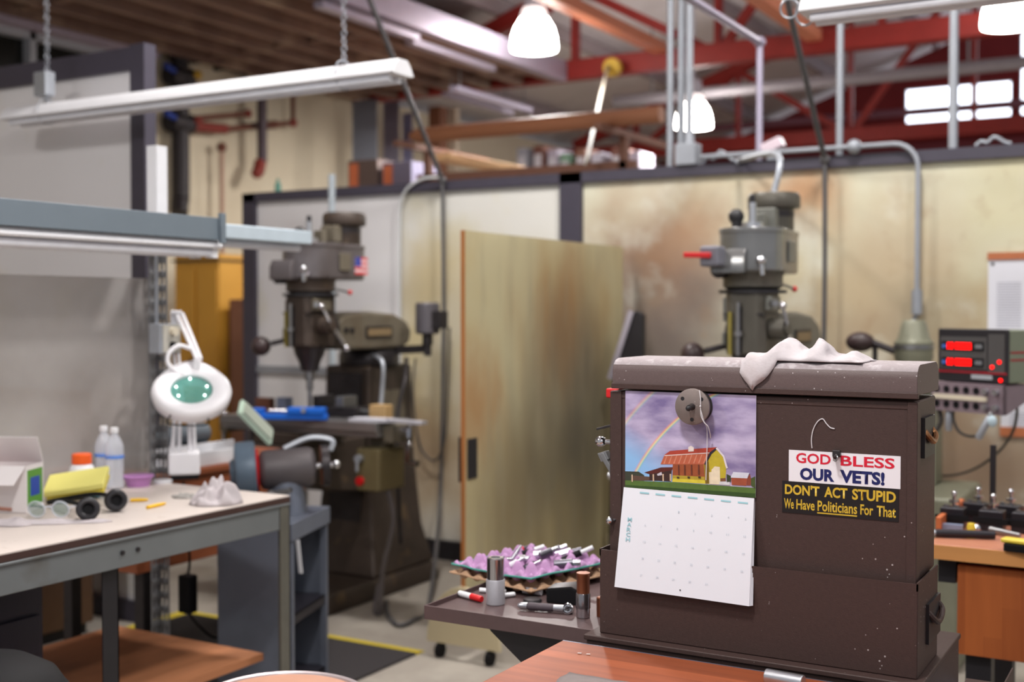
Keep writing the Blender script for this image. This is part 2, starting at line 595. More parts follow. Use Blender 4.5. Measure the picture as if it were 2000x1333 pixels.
PANEL_CREAM = mat('cream_panel', (214, 212, 206), 0.55, 0, 0.05, 3, stains=(
    ((200, 190, 150), 1.3, 0.5, 0.72, 0.7), blob(840, 560, 0.5, (190, 168, 118), 2.6, 0.65), blob(850, 900, 0.9, (176, 152, 108), 2.0, 0.7), blob(835, 880, 0.4, (132, 100, 72), 4.0, 0.6), blob(960, 640, 0.7, (196, 180, 130), 2.0, 0.6)))
PY, PZ = 6.2, 2.34
pL = onY(480, 600, PY).x
xs_seam = onY(783, 600, PY).x; xp0 = onY(1097, 450, PY).x; xp1 = onY(1139, 450, PY).x
t = thing('partition', 'long dark-framed partition of stained white panels behind the two milling machines', 'partition', (0, PY, 0))
zmid = 1.17
m = MB(); m.box(pL + 0.11, xs_seam, 0.0, 0.03, zmid, PZ - 0.06); m.build('panel', WHITEB, t, label='clean white panel with a dark left edge')
m = MB(); m.box(pL + 0.11, xs_seam, 0.0, 0.03, 0.12, zmid - 0.05); m.build('panel', WHITEB, t)
m = MB(); m.box(pL + 0.11, xs_seam, -0.02, 0.04, zmid - 0.05, zmid); m.build('middle_rail', mat('grey_rail', (140, 142, 148), 0.5), t)
m = MB(); m.box(xs_seam + 0.005, xp0, 0.0, 0.03, 0.12, PZ - 0.06); m.build('panel', PANEL_CREAM, t, label='cream panel with yellow stains')
m = MB(); m.box(xp1, 2.2, 0.0, 0.03, 0.12, PZ - 0.06); m.build('panel', PANEL_STAIN, t, label='cream panel with heavy rust brown oil stains')
m = MB(); m.box(pL, 2.2, -0.03, 0.06, PZ - 0.06, PZ); m.build('top_rail', FRAME, t)
m = MB(); m.box(pL, 2.2, -0.03, 0.06, 0.0, 0.12); m.build('bottom_rail', BLACKP, t)
for a, b in ((pL, pL + 0.11), (xp0, xp1), (2.2, 2.3)):
    m = MB(); m.box(a, b, -0.03, 0.06, 0, PZ); m.build('post', FRAME, t)

QY = 4.2
q0 = onY(264, 300, QY); q1 = onY(292, 300, QY); qz = onY(270, 93, QY).z
t = thing('partition', 'plain white dark-framed partition panel beyond the white workbench at left', 'partition', (0, QY, 0))
m = MB(); m.box(-7.2, q0.x, 0, 0.03, 0.1, qz - 0.11); m.build('panel', WHITEB, t)
m = MB(); m.box(-7.2, q0.x, -0.03, 0.06, qz - 0.11, qz); m.build('top_rail', FRAME, t)
m = MB(); m.box(q0.x, q1.x, -0.03, 0.045, 0, qz + 0.012); m.build('post', FRAME, t)
m = MB(); m.box(-7.2, q0.x, -0.03, 0.06, 0, 0.1); m.build('bottom_rail', FRAME, t)

# ---------------------------------------------------------------- lamps
LAMPW = mat('lamp_glow', (255, 250, 240), 0.4, 0, 0.01, emit=((255, 248, 240), 24.0))
LAMPT = mat('lamp_cap_acrylic', (235, 225, 225), 0.4, 0, 0.02, emit=((255, 240, 236), 1.2))
LLAB = ['high bay lamp with white dome glowing above the partition centre, largest wholly visible', 'small far high bay lamp glowing behind the white conduit drop', 'high bay lamp cut by the top right corner of the photo',
        'high bay lamp hanging over the brown tool chest', 'high bay lamp hanging over the white workbench', 'high bay lamp hanging over the tool holder bench', 'high bay lamp hanging behind the wooden bench at right', 'high bay lamp hanging behind the stool', 'high bay lamp hanging over the right milling machine']
for i, ((x, y, z), pw) in enumerate(zip(LAMPS, LAMP_W)):
    t = thing('high_bay_lamp', LLAB[i], 'ceiling lamp', (x, y, z), 0, 'high bay lamps')
    m = MB(); m.lathe([(0.205, 0), (0.21, 0.03), (0.2, 0.12), (0.175, 0.2), (0.13, 0.275)], n=32, cap=True); m.build('lamp_shade', LAMPW, t)
    m = MB(); m.lathe([(0.13, 0.277), (0.115, 0.33), (0.10, 0.37)], n=28); m.build('lamp_cap', LAMPT, t)
    m = MB(); m.lathe([(0.09, 0.37), (0.09, 0.52), (0.05, 0.56)], n=20); m.cyl((0, 0, 0.56), (0, 0, zr(x) + 0.02 - z), 0.012); m.build('housing', mat('lamp_housing', (196, 190, 200), 0.4, 0.3), t)
    ld = bpy.data.lights.new('lamp_light', 'AREA'); ld.shape = 'DISK'; ld.size = 0.36; ld.energy = pw
    ld.color = (1.0, 0.975, 0.95)
    lo = bpy.data.objects.new('lamp_light', ld); col.objects.link(lo); lo.parent = t; lo.location = (0, 0, -0.02)

# ================================================================= BROWN TOOL CHEST, ITS RISER AND CART
CY = 2.405
CX0, CX1 = onY(1202, 900, CY).x, onY(1788, 900, CY).x
CD = 0.2
RZ = 1.010
t = thing('tool_chest', 'brown machinist tool chest with hinged lid, seen from its plain back', 'tool chest', ((CX0 + CX1) / 2, CY, RZ))
hw = (CX1 - CX0) / 2
m = MB(); m.box(-hw, hw, 0, CD, 0, 0.362); m.build('body', CHESTB, t, bevel=0.006)
prof = [(-0.008, 0.372), (-0.008, 0.405), (-0.004, 0.419), (0.008, 0.429), (0.022, 0.4325), (CD - 0.02, 0.4325), (CD - 0.005, 0.427), (CD + 0.006, 0.41), (CD + 0.006, 0.372)]
m = MB().use(CHESTL); m.prism(prof, -hw - 0.004, hw + 0.004, 'yz')
m.use(CHESTD); m.bm.normal_update(); bmesh.ops.recalc_face_normals(m.bm, faces=m.bm.faces[:])
for f_ in m.bm.faces:
    if f_.normal.z > 0.5: f_.material_index = m.mi
m.use(CHESTB); m.box(-hw - 0.006, hw + 0.006, -0.011, 0.0, 0.366, 0.378)
m.build('lid', None, t, bevel=0.0015)
m = MB(); m.box(-hw + 0.01, hw - 0.01, -0.0015, 0.001, 0.345, 0.354); m.build('seam_bead', CHESTB, t, bevel=0.002)
for s in (-1, 1):
    m = MB(); m.box(s * hw - 0.012 if s < 0 else hw - 0.016, s * hw + 0.016 if s < 0 else hw + 0.004, -0.0035, 0.03, 0.0, 0.36); m.build('corner_trim', CHESTB, t, bevel=0.002)
    m = MB(); x = s * (hw + 0.002)
    m.box(x - 0.004, x + 0.006, 0.05, 0.15, 0.245, 0.325)
    hp = MB(); hp.tube([(x, 0.065, 0.30), (x + s * 0.011, 0.068, 0.285), (x + s * 0.013, 0.10, 0.275), (x + s * 0.011, 0.132, 0.285), (x, 0.135, 0.30)], 0.006)
    pl = m.build('handle_plate', BLACKP, t)
    hp.build('handle', mat('bronze', (150, 105, 70), 0.35, 0.8), pl)

RX0, RX1 = CX0 - 0.026, CX1 + 0.012
RY = CY - 0.026
t = thing('riser_cabinet', 'wider brown riser cabinet under the tool chest', 'tool cabinet', ((RX0 + RX1) / 2, RY, 0.834))
rw = (RX1 - RX0) / 2; rd = 0.2; rh = RZ - 0.834
m = MB(); m.box(-rw, rw, 0, rd, 0, rh - 0.002)
m.build('body', CHESTB, t, bevel=0.003)
m = MB(); m.box(-rw, rw, 0, 0.003, rh - 0.004, rh + 0.010); m.box(rw - 0.003, rw, 0, rd, rh - 0.004, rh + 0.012); m.box(-rw, -rw + 0.003, 0, rd, rh - 0.004, rh + 0.012)
m.build('rim', CHESTB, t)
m = MB(); m.box(rw - 0.002, rw + 0.006, 0.08, 0.2, 0.05, 0.13); pl = m.build('handle_plate', BLACKP, t)
m = MB(); m.tube([(rw, 0.09, 0.115), (rw + 0.012, 0.095, 0.1), (rw + 0.014, 0.14, 0.085), (rw + 0.012, 0.185, 0.1), (rw, 0.19, 0.115)], 0.006); m.build('handle', CHESTB, pl)
# metal swarf lying on the riser's ledge beside the chest
for k in range(7):
    x = CX0 + 0.08 + k * 0.085 + random.uniform(-.02, .02)
    m = MB(); m.tube([(x, CY - 0.017, RZ + 0.001), (x + 0.008, CY - 0.012, RZ + 0.005), (x + 0.018, CY - 0.016, RZ + 0.001)], 0.0018, 5)
    tag(m.build('metal_chip', mat('brass_chip', (214, 170, 80), 0.35, 0.8)), 'tiny brass coloured metal chip on the ledge between tool chest and riser', 'metal chip', 'metal chips on the riser ledge')

# roller cart below
KX0, KX1, KY = RX0 - 0.022, RX1 + 0.01, RY - 0.022
t = thing('tool_cart', 'brown steel roller cart carrying the riser cabinet and the side tray', 'tool cart', ((KX0 + KX1) / 2, KY, 0))
kw = (KX1 - KX0) / 2; kd = 0.42
m = MB(); m.box(-kw, kw, 0, kd, 0.12, 0.822); m.build('body', CHESTB, t, bevel=0.004)
m = MB(); m.box(-kw - 0.004, kw + 0.004, -0.006, kd, 0.822, 0.834); m.build('top_ledge', CHESTB, t, bevel=0.003)
m = MB(); m.box(kw + 0.001, kw + 0.10, 0.0, kd + 0.10, 0.70, 0.706); m.box(kw + 0.097, kw + 0.10, 0, kd + 0.1, 0.70, 0.745); m.box(kw + 0.001, kw + 0.10, -0.003, 0, 0.70, 0.745)
m.build('side_shelf', CHESTB, t)
for sx in (-1, 1):
    for yy in (0.05, kd - 0.05):
        m = MB(); m.cyl((sx * (kw - 0.06) - 0.015, yy, 0.05), (sx * (kw - 0.06) + 0.015, yy, 0.05), 0.05); w_ = m.build('caster', BLACK, t)
        m = MB(); m.box(sx * (kw - 0.06) - 0.02, sx * (kw - 0.06) + 0.02, yy - 0.02, yy + 0.02, 0.09, 0.122); m.build('caster_fork', GALV, w_)
# hinged side tray on the left with its bracket
TX0, TY0, TZ = onY(829, 1180, RY + 0.02).x, RY + 0.02, 0.826
TX1, TD = KX0 - 0.002, 0.48
TRAYB = mat('tray_brown', (86, 68, 68), 0.45, 0.1, 0.15, 40)
tr = MB(); tr.box(TX0 - t.location.x, -kw - 0.001, TY0 - KY, TY0 - KY + TD, TZ - 0.012, TZ - 0.006)
for a in ((TX0 - t.location.x, -kw - 0.001, TY0 - KY - 0.002, TY0 - KY + 0.003, TZ - 0.028, TZ + 0.006), (TX0 - t.location.x, -kw - 0.001, TY0 - KY + TD - 0.003, TY0 - KY + TD, TZ - 0.028, TZ + 0.006), (TX0 - t.location.x, TX0 - t.location.x + 0.004, TY0 - KY, TY0 - KY + TD, TZ - 0.028, TZ + 0.006)):
    tr.box(*a)
tray = tr.build('side_tray', TRAYB, t, bevel=0.0012)
for yy in (TY0 - KY + 0.03, TY0 - KY + TD - 0.05):
    m = MB(); m.prism([(-kw - 0.001, TZ - 0.03), (TX0 - t.location.x + 0.16, TZ - 0.03), (TX0 - t.location.x + 0.17, TZ - 0.042), (-kw - 0.001, TZ - 0.26)], yy, yy + 0.012, 'xz')
    m.build('tray_bracket', BLACKP, tray)
# grey pan lying on the right side shelf
m = MB(); m.box(KX1 + 0.006, KX1 + 0.09, KY + 0.16, KY + 0.44, 0.7062, 0.722)
tag(m.build('metal_pan', mat('pale_grey_pan', (170, 172, 182), 0.5, 0.2), bevel=0.006), 'pale grey flat pan on the cart side shelf right of the riser', 'pan')

# ---- things on the chest left side
m = MB(); p = onY(1191, 768, CY + 0.03)
m.box(p.x - 0.006, CX0 - 0.001, CY + 0.02, CY + 0.05, p.z - 0.011, p.z + 0.011)
tag(m.build('magnet', RED, bevel=0.004), 'small red magnet block on the left side of the tool chest', 'magnet')
t = thing('tool_bracket', 'dark metal tool bracket with chrome knobs hanging on the chest left side', 'tool holder', (CX0 - 0.001, CY + 0.03, onY(1180, 862, CY + 0.03).z))
t.scale = (1.45, 1.2, 1.25)
m = MB(); m.box(-0.014, -0.004, -0.012, 0.05, -0.06, 0.03); m.bar((-0.012, 0.0, 0.03), (-0.036, 0.0, 0.022), 0.03, 0.004); m.build('plate', DARKST, t, bevel=0.001)
for z in (0.014, -0.004):
    m = MB(); m.cyl((-0.006, -0.0125, z), (-0.006, -0.016, z), 0.005); m.build('screw', CHROME, t)
m = MB(); m.cyl((-0.012, 0.01, -0.002), (-0.034, 0.01, -0.002), 0.004); m.sph((-0.038, 0.01, -0.002), 0.0095); m.build('chrome_knob', CHROME, t)
m = MB(); m.bar((-0.03, 0.0, -0.022), (-0.008, 0.0, -0.06), 0.02, 0.008); m.bar((-0.034, 0.0, -0.03), (-0.02, 0.0, -0.024), 0.016, 0.016); m.build('clamp_arm', STEEL, t, bevel=0.001)
t = thing('chrome_knob', 'small chrome ball knob low on the chest left side, beside the calendar', 'knob', (CX0, CY + 0.01, onY(1205, 1017, CY).z))
m = MB(); m.cyl((0.006, -0.004, 0), (-0.005, -0.018, 0), 0.004); m.build('stem', CHROME, t)
m = MB(); m.sph((-0.008, -0.022, 0), 0.0085); m.build('ball', CHROME, t)

# ---- white shop rag over the chest top
RAG = mat('white_rag', (184, 176, 179), 0.85, 0, 0.06, 30, bump=0.3, stains=(((176, 160, 158), 14, 0.58, 0.75, 0.5),))
ZT = RZ + 0.4325
def chest_rag(u, v):
    x0 = onY(1450, 700, CY).x; x1 = onY(1700, 700, CY + .08).x
    x = x0 + (x1 - x0) * u
    w0 = 0.5 - abs(u - 0.35) * 0.55
    y = CY + 0.012 + (v - 0.05) * 0.16 * (0.6 + w0) + 0.02 * noise.noise(Vector((u * 5, 1.3, 0.2))) * (1 - v)
    n1 = noise.noise(Vector((u * 4.2, v * 1.6, 3.1))); n2 = noise.noise(Vector((u * 11, v * 5, 7.7)))
    pk = 0.040 * math.exp(-((u - 0.30) / 0.15) ** 2) + 0.046 * math.exp(-((u - 0.60) / 0.085) ** 2) * (1 - 0.3 * v) + 0.012 * math.exp(-((u - 0.88) / 0.08) ** 2)
    z = ZT + 0.003 + pk * (math.sin(math.pi * min(1, v * 0.95)) ** 0.8) + (0.014 * abs(n1) + 0.008 * abs(n2)) * min(1, v * 6)
    z = z if 0.03 < u < 0.97 else ZT + 0.003 + 0.002 * abs(n2)
    x += 0.008 * n2
    # the left front corner hangs over the edge
    hang = max(0.0, 1 - v * 3.2) * max(0.0, 1 - abs(u - 0.1) / 0.2)
    if hang > 0:
        y -= hang * 0.052
        z -= max(0, (CY + 0.004 - y)) * 1.6
        y = max(y, CY - 0.013 - 0.006 * abs(n1))
    return (x, y, z)
m = MB(); m.grid(chest_rag, 46, 26)
tag(m.build('shop_rag', RAG, solid=0.0025, sharp=180), 'crumpled white shop rag draped over the top edge of the tool chest', 'rag')

# ---- calendar held by a round magnet
zT, zF = onY(1350, 768, CY).z, onY(1224, 952, CY).z
kx0, kx1 = onY(1223, 800, CY).x, onY(1478, 800, CY).x
W = kx1 - kx0; H = zT - zF
t = thing('wall_calendar', 'open wall calendar with rainbow barn photo above a white March page', 'calendar', (kx0, CY - 0.002, zF))
# printed sky: clouds and a rainbow as ink on the page
def sky_material():
    mm = bpy.data.materials.new('printed_sky'); mm.use_nodes = True
    nt = mm.node_tree; N, L = nt.nodes, nt.links
    bs = N['Principled BSDF']; bs.inputs['Roughness'].default_value = 0.4
    tc = N.new('ShaderNodeTexCoord'); sp = N.new('ShaderNodeSeparateXYZ'); L.new(tc.outputs['Object'], sp.inputs[0])
    mp = N.new('ShaderNodeMapping'); mp.inputs['Scale'].default_value = (9, 1, 24); L.new(tc.outputs['Object'], mp.inputs[0])
    n = N.new('ShaderNodeTexNoise'); n.inputs['Scale'].default_value = 1; n.inputs['Detail'].default_value = 5; L.new(mp.outputs[0], n.inputs['Vector'])
    rp_ = N.new('ShaderNodeValToRGB'); L.new(n.outputs['Fac'], rp_.inputs[0])
    rp_.color_ramp.elements[0].position = 0.33; rp_.color_ramp.elements[0].color = lin((118, 104, 150))
    rp_.color_ramp.elements[1].position = 0.66; rp_.color_ramp.elements[1].color = lin((196, 184, 214))
    # clear blue sky low at the left of the picture
    a = N.new('ShaderNodeMath'); a.operation = 'MULTIPLY_ADD'; L.new(sp.outputs['X'], a.inputs[0]); a.inputs[1].default_value = -0.55
    a.inputs[2].default_value = 0.125
    b = N.new('ShaderNodeMath'); b.operation = 'SUBTRACT'; L.new(a.outputs[0], b.inputs[0]); L.new(sp.outputs['Z'], b.inputs[1])
    c = N.new('ShaderNodeMapRange'); c.inputs['From Min'].default_value = -0.02; c.inputs['From Max'].default_value = 0.05; L.new(b.outputs[0], c.inputs['Value'])
    mx = N.new('ShaderNodeMix'); mx.data_type = 'RGBA'; L.new(c.outputs['Result'], mx.inputs['Factor']); L.new(rp_.outputs[0], mx.inputs['A']); mx.inputs['B'].default_value = lin((140, 186, 232))
    cur = mx.outputs['Result']
    # bows: bright inner one and faint outer one
    for (R_, wd, amt) in ((0.432, 0.012, 0.6), (0.512, 0.015, 0.28)):
        cx, cz = 0.405, -0.172
        dx = N.new('ShaderNodeMath'); dx.operation = 'SUBTRACT'; L.new(sp.outputs['X'], dx.inputs[0]); dx.inputs[1].default_value = cx
        dz = N.new('ShaderNodeMath'); dz.operation = 'SUBTRACT'; L.new(sp.outputs['Z'], dz.inputs[0]); dz.inputs[1].default_value = cz
        cb = N.new('ShaderNodeCombineXYZ'); L.new(dx.outputs[0], cb.inputs[0]); L.new(dz.outputs[0], cb.inputs[1])
        ln = N.new('ShaderNodeVectorMath'); ln.operation = 'LENGTH'; L.new(cb.outputs[0], ln.inputs[0])
        mr = N.new('ShaderNodeMapRange'); mr.inputs['From Min'].default_value = R_ - wd / 2; mr.inputs['From Max'].default_value = R_ + wd / 2
        L.new(ln.outputs['Value'], mr.inputs['Value'])
        cr = N.new('ShaderNodeValToRGB'); L.new(mr.outputs['Result'], cr.inputs[0])
        els = [(0.0, (150, 150, 210)), (0.25, (110, 190, 190)), (0.5, (240, 232, 120)), (0.75, (250, 150, 90)), (1.0, (225, 120, 150))]
        cr.color_ramp.elements[0].color = lin(els[0][1]); cr.color_ramp.elements[1].color = lin(els[-1][1])
        for p_, c_ in els[1:-1]:
            e = cr.color_ramp.elements.new(p_); e.color = lin(c_)
        al = N.new('ShaderNodeValToRGB'); L.new(mr.outputs['Result'], al.inputs[0])
        al.color_ramp.elements[0].color = (0, 0, 0, 1); al.color_ramp.elements[1].color = (0, 0, 0, 1)
        e = al.color_ramp.elements.new(0.3); e.color = (amt, amt, amt, 1); e = al.color_ramp.elements.new(0.72); e.color = (amt, amt, amt, 1)
        m2 = N.new('ShaderNodeMix'); m2.data_type = 'RGBA'; L.new(al.outputs[0], m2.inputs['Factor']); L.new(cur, m2.inputs['A']); L.new(cr.outputs[0], m2.inputs['B'])
        cur = m2.outputs['Result']
    L.new(cur, bs.inputs['Base Color'])
    return mm
SKY = sky_material()
PAPER = mat('calendar_paper', (222, 224, 232), 0.5, 0, 0.02)
m = MB(); m.use(PAPER).box(0, W, -0.002, 0.0, 0, H)
m.use(SKY).quad([(0, -0.0023, 0), (W, -0.0023, 0), (W, -0.0023, H), (0, -0.0023, H)])
up = m.build('picture_page', None, t)
pic = MB()
def P2(px, py):      # position inside the picture from its measured crop (928 x 1333)
    # picture corners in that crop: TL(130,60) TR(866,95) BL(118,612) BR(848,685)
    v = (py - 75) / 560.0
    s = (px - (130 - 12 * v)) / (736 - 6 * v)
    y0 = 60 + 35 * s; y1 = 612 + 73 * s
    return s * W, (y1 - py) / (y1 - y0) * H
lay = [0]
def poly(cc, pts, tag_=None):
    lay[0] += 1
    mm = mat('print_%02x%02x%02x' % cc, cc, 0.45, 0, 0.22, 90)
    pic.use(mm)
    y = -0.0024 - lay[0] * 0.00003
    q = [P2(*p) for p in pts]
    q = [(max(0, min(W, a)), max(0, min(H, b))) for a, b in q]
    pic._f([pic.bm.verts.new((a, y, b)) for a, b in q])
poly((84, 112, 52), [(118, 572), (400, 588), (870, 630), (870, 700), (100, 622), (100, 570)])
poly((52, 78, 34), [(118, 598), (870, 662), (870, 700), (100, 622), (100, 598)])
poly((58, 62, 50), [(118, 520), (200, 524), (232, 545), (232, 578), (118, 572)])
poly((92, 70, 58), [(160, 545), (330, 560), (330, 580), (160, 574)])
poly((88, 36, 30), [(232, 530), (330, 502), (404, 502), (392, 520), (262, 540)])
poly((60, 40, 36), [(262, 540), (392, 520), (385, 585), (262, 575)])
poly((196, 190, 200), [(306, 540), (332, 528), (336, 546), (310, 550)])
poly((150, 78, 46), [(398, 484), (572, 486), (578, 600), (392, 585)])
poly((172, 150, 50), [(396, 548), (574, 560), (576, 600), (392, 585)])
poly((212, 196, 60), [(398, 566), (576, 580), (578, 600), (392, 586)])
poly((186, 168, 48), [(572, 486), (612, 418), (648, 398), (682, 440), (694, 512), (686, 604), (578, 600)])
poly((128, 104, 36), [(574, 488), (600, 470), (606, 596), (578, 600)])
poly((184, 96, 68), [(328, 484), (352, 430), (606, 420), (574, 488)])
poly((168, 64, 48), [(352, 430), (384, 408), (646, 390), (606, 420)])
for k in range(9):
    x = 344 + k * 28
    poly((204, 130, 102), [(x, 482), (x + 20, 432), (x + 26, 432), (x + 8, 482)])
poly((222, 200, 196), [(352, 432), (606, 420), (606, 425), (352, 437)])
poly((46, 40, 48), [(574, 488), (606, 420), (646, 390), (654, 396), (616, 430), (584, 490)])
poly((214, 206, 214), [(648, 390), (686, 440), (704, 512), (694, 514), (678, 446), (640, 398)])
poly((224, 212, 206), [(488, 388), (504, 380), (520, 390), (518, 412), (488, 414)])
poly((228, 214, 186), [(614, 520), (632, 500), (660, 504), (660, 606), (600, 602), (600, 534), (614, 532)])
poly((120, 76, 50), [(662, 570), (690, 568), (690, 604), (662, 604)])
poly((206, 206, 210), [(656, 588), (712, 588), (712, 610), (656, 606)])
poly((156, 78, 54), [(720, 568), (808, 568), (800, 614), (722, 608)])
poly((206, 208, 220), [(716, 566), (732, 534), (818, 540), (806, 572)])
poly((136, 66, 46), [(808, 570), (820, 545), (826, 575), (824, 612), (802, 612)])
poly((70, 84, 44), [(826, 572), (848, 560), (848, 630), (826, 616)])
for x in (158, 282, 338, 380):
    poly((206, 178, 150), [(x, 540), (x + 8, 540), (x + 8, 582), (x, 580)])
for x in (428, 462, 500, 540):
    poly((98, 50, 36), [(x, 490), (x + 8, 490), (x + 8, 548), (x, 546)])
for x in (420, 480, 540):
    poly((70, 52, 34), [(x, 556), (x + 14, 557), (x + 14, 568), (x, 566)])
poly((54, 64, 40), [(696, 545), (718, 556), (718, 590), (696, 590)])
pic.build('barn_print', None, up, sharp=180)
# lower page swings out over the riser
BL = onY(1200, 1147, RY - 0.016); BR = onY(1463, 1185, RY - 0.016)
o_ = Vector((kx0, CY - 0.002, zF))
bl = BL - o_; br = BR - o_
tl = Vector((-0.003, -0.003, 0.0)); trr = Vector((W - 0.003, -0.003, -0.001))
m = MB()
nrm = (br - bl).cross(tl - bl).normalized()
if nrm.y > 0: nrm = -nrm
for k in range(5):
    off = -nrm * (0.0016 * k); sh = Vector((0.0015 * k, 0, 0.0004 * k))
    a = [p + off * 1.0 for p in (bl + sh, br + sh, trr, tl)]
    b = [p - nrm * 0.0010 for p in a]
    V = [m.bm.verts.new(p) for p in a] + [m.bm.verts.new(p) for p in b]
    for q in ((0, 1, 2, 3), (7, 6, 5, 4), (0, 4, 5, 1), (1, 5, 6, 2), (2, 6, 7, 3), (3, 7, 4, 0)):
        m._f([V[i] for i in q])
lp = m.build('month_page', PAPER, t)
TEAL = mat('teal_ink', (150, 196, 206), 0.5); PALE = mat('grey_ink', (186, 196, 208), 0.5)
ux = (br - bl); uz = (tl - bl); Wp = ux.length; Hp = uz.length
uxn = ux.normalized(); uzn = uz.normalized()
def pg(s, v): return bl + ux * s + uz * v + nrm * 0.0012
for i, ch in enumerate('MARCH'):
    lettering('month_letter', ch, TEAL, pg(0.055, 0.665 - 0.05 * i), uxn, uzn, 0.010, 0.0085, lp, bold=0.02, lift=0.0002)
bar = MB()
for k in range(7):
    a = pg(0.13 + k * 0.122, 0.955); b = a + uxn * 0.022
    bar.quad([a, b, b + uzn * 0.0035, a + uzn * 0.0035])
bar.build('week_header', TEAL, lp)
d = 1
for r in range(5):
    for c in range(7):
        if (r == 0 and c < 2) or d > 31:
            continue
        lettering('date_number', str(d), PALE, pg(0.19 + c * 0.122, 0.80 - r * 0.165), uxn, uzn, 0.0055 if d > 9 else 0.003, 0.0045, lp, lift=0.0002)
        d += 1
m = MB(); m.cyl(pg(0.5, 0.06) - nrm * 0.0006, pg(0.5, 0.06) + nrm * 0.0002, 0.0015, n=10); m.build('hang_hole', BLACKP, lp)

# round magnet with three holes, a stud and a string
p = onY(1352, 795, CY - 0.03)
t = thing('round_magnet', 'round grey flanged magnet with three holes and centre stud pinning the calendar', 'magnet', (p.x, CY - 0.0045, p.z))
MAG = mat('magnet_grey', (128, 116, 112), 0.5, 0.4, 0.15, 60, specks=((190, 184, 180), 150, 0.2))
m = MB(); m.lathe([(0.036, 0), (0.036, 0.002), (0.033, 0.0028), (0.024, 0.003), (0.024, 0.019)], (0, 0, 0), (0, -1, 0), 32); m.build('magnet_base', DARKST, t)
m = MB(); m.lathe([(0.037, 0.019), (0.0385, 0.0205), (0.0385, 0.026), (0.037, 0.027)], (0, 0, 0), (0, -1, 0), 40); m.build('face_plate', MAG, t)
for a in (38, 142, 270):
    m = MB(); x, z = 0.027 * math.cos(R(a)), 0.027 * math.sin(R(a)); m.lathe([(0.0042, 0.0262), (0.0042, 0.0273)], (x, 0, z), (0, -1, 0), 14); m.build('screw_hole', BLACKP, t)
m = MB(); m.lathe([(0.0075, 0.027), (0.0065, 0.034), (0.0055, 0.04), (0.0052, 0.046)], (0, 0, 0), (0, -1, 0), 18)
st = m.build('centre_stud', DARKST, t)
m = MB(); m.sph((0, -0.047, -0.002), 0.006); m.build('stud_ball', BLACKP, st)
STRING = mat('white_string', (214, 210, 214), 0.8)
m = MB(); m.tube([(0.017, -0.0285, 0.036), (0.020, -0.0295, 0.018), (0.0205, -0.030, 0.0), (0.0215, -0.0295, -0.018), (0.028, -0.028, -0.032), (0.0345, -0.024, -0.040), (0.036, -0.015, -0.056), (0.0345, -0.008, -0.066)], 0.0011, 6)
m.tube([(0.021, -0.030, -0.006), (0.026, -0.026, -0.028), (0.0275, -0.012, -0.045), (0.0265, -0.007, -0.08), (0.025, -0.0065, -0.122), (0.024, -0.0065, -0.156)], 0.0010, 6)
m.sph((0.020, -0.030, 0.002), 0.0022)
so = m.build('white_string', STRING); so.location = t.location
tag(so, 'white string hanging from the round magnet over the barn picture', 'string')

# ---- bumper stickers
def sticker(name, label, c, px):   # px: TL, TR, BR, BL pixels measured on the chest face
    a, b, cc, d_ = [onY(x, y, CY) for x, y in px]
    x0 = (a.x + d_.x) / 2; x1 = (b.x + cc.x) / 2; z1 = (a.z + b.z) / 2; z0 = (cc.z + d_.z) / 2
    t = thing(name, label, 'sticker', (x0, CY, z0))
    mm = MB(); mm.box(0, x1 - x0, -0.0012, -0.0001, 0, z1 - z0); mm.build('sticker_sheet', c, t)
    return t, x1 - x0, z1 - z0
REDI = mat('red_ink', (206, 24, 52), 0.5, 0, 0.04); NAVY = mat('navy_ink', (22, 30, 92), 0.5, 0, 0.04); GOLD = mat('gold_ink', (206, 172, 52), 0.5, 0, 0.12, 60)
t, sw, sh = sticker('bumper_sticker', 'white sticker reading GOD BLESS OUR VETS! in red and navy', mat('sticker_white', (232, 230, 236), 0.4, 0, 0.02), [(1541, 877), (1760, 894), (1758, 956), (1541, 940)])
yv = -0.0013
lettering('lettering', 'GOD', REDI, (sw * 0.068, yv, sh * 0.60), (1, 0, 0), (0, 0, 1), sw * 0.318, sh * 0.325, t, bold=0.022, lift=0.0003)
lettering('lettering', 'BLESS', REDI, (sw * 0.475, yv, sh * 0.60), (1, 0, 0), (0, 0, 1), sw * 0.475, sh * 0.325, t, bold=0.022, lift=0.0003)
lettering('lettering', 'OUR', NAVY, (sw * 0.105, yv, sh * 0.07), (1, 0, 0), (0, 0, 1), sw * 0.315, sh * 0.39, t, bold=0.045, lift=0.0003)
lettering('lettering', 'VETS!', NAVY, (sw * 0.47, yv, sh * 0.07), (1, 0, 0), (0, 0, 1), sw * 0.395, sh * 0.41, t, bold=0.045, lift=0.0003)
t, sw, sh = sticker('bumper_sticker', "black sticker reading DON'T ACT STUPID We Have Politicians For That in gold", mat('sticker_black', (24, 20, 22), 0.45, 0, 0.1), [(1528, 939), (1757, 956), (1754, 1020), (1528, 1001)])
lettering('lettering', "DON'T", GOLD, (sw * 0.025, yv, sh * 0.58), (1, 0, 0), (0, 0, 1), sw * 0.305, sh * 0.33, t, bold=0.03, lift=0.0003)
lettering('lettering', 'ACT', GOLD, (sw * 0.372, yv, sh * 0.58), (1, 0, 0), (0, 0, 1), sw * 0.20, sh * 0.33, t, bold=0.03, lift=0.0003)
lettering('lettering', 'STUPID', GOLD, (sw * 0.612, yv, sh * 0.57), (1, 0, 0), (0, 0, 1), sw * 0.365, sh * 0.34, t, bold=0.03, lift=0.0003)
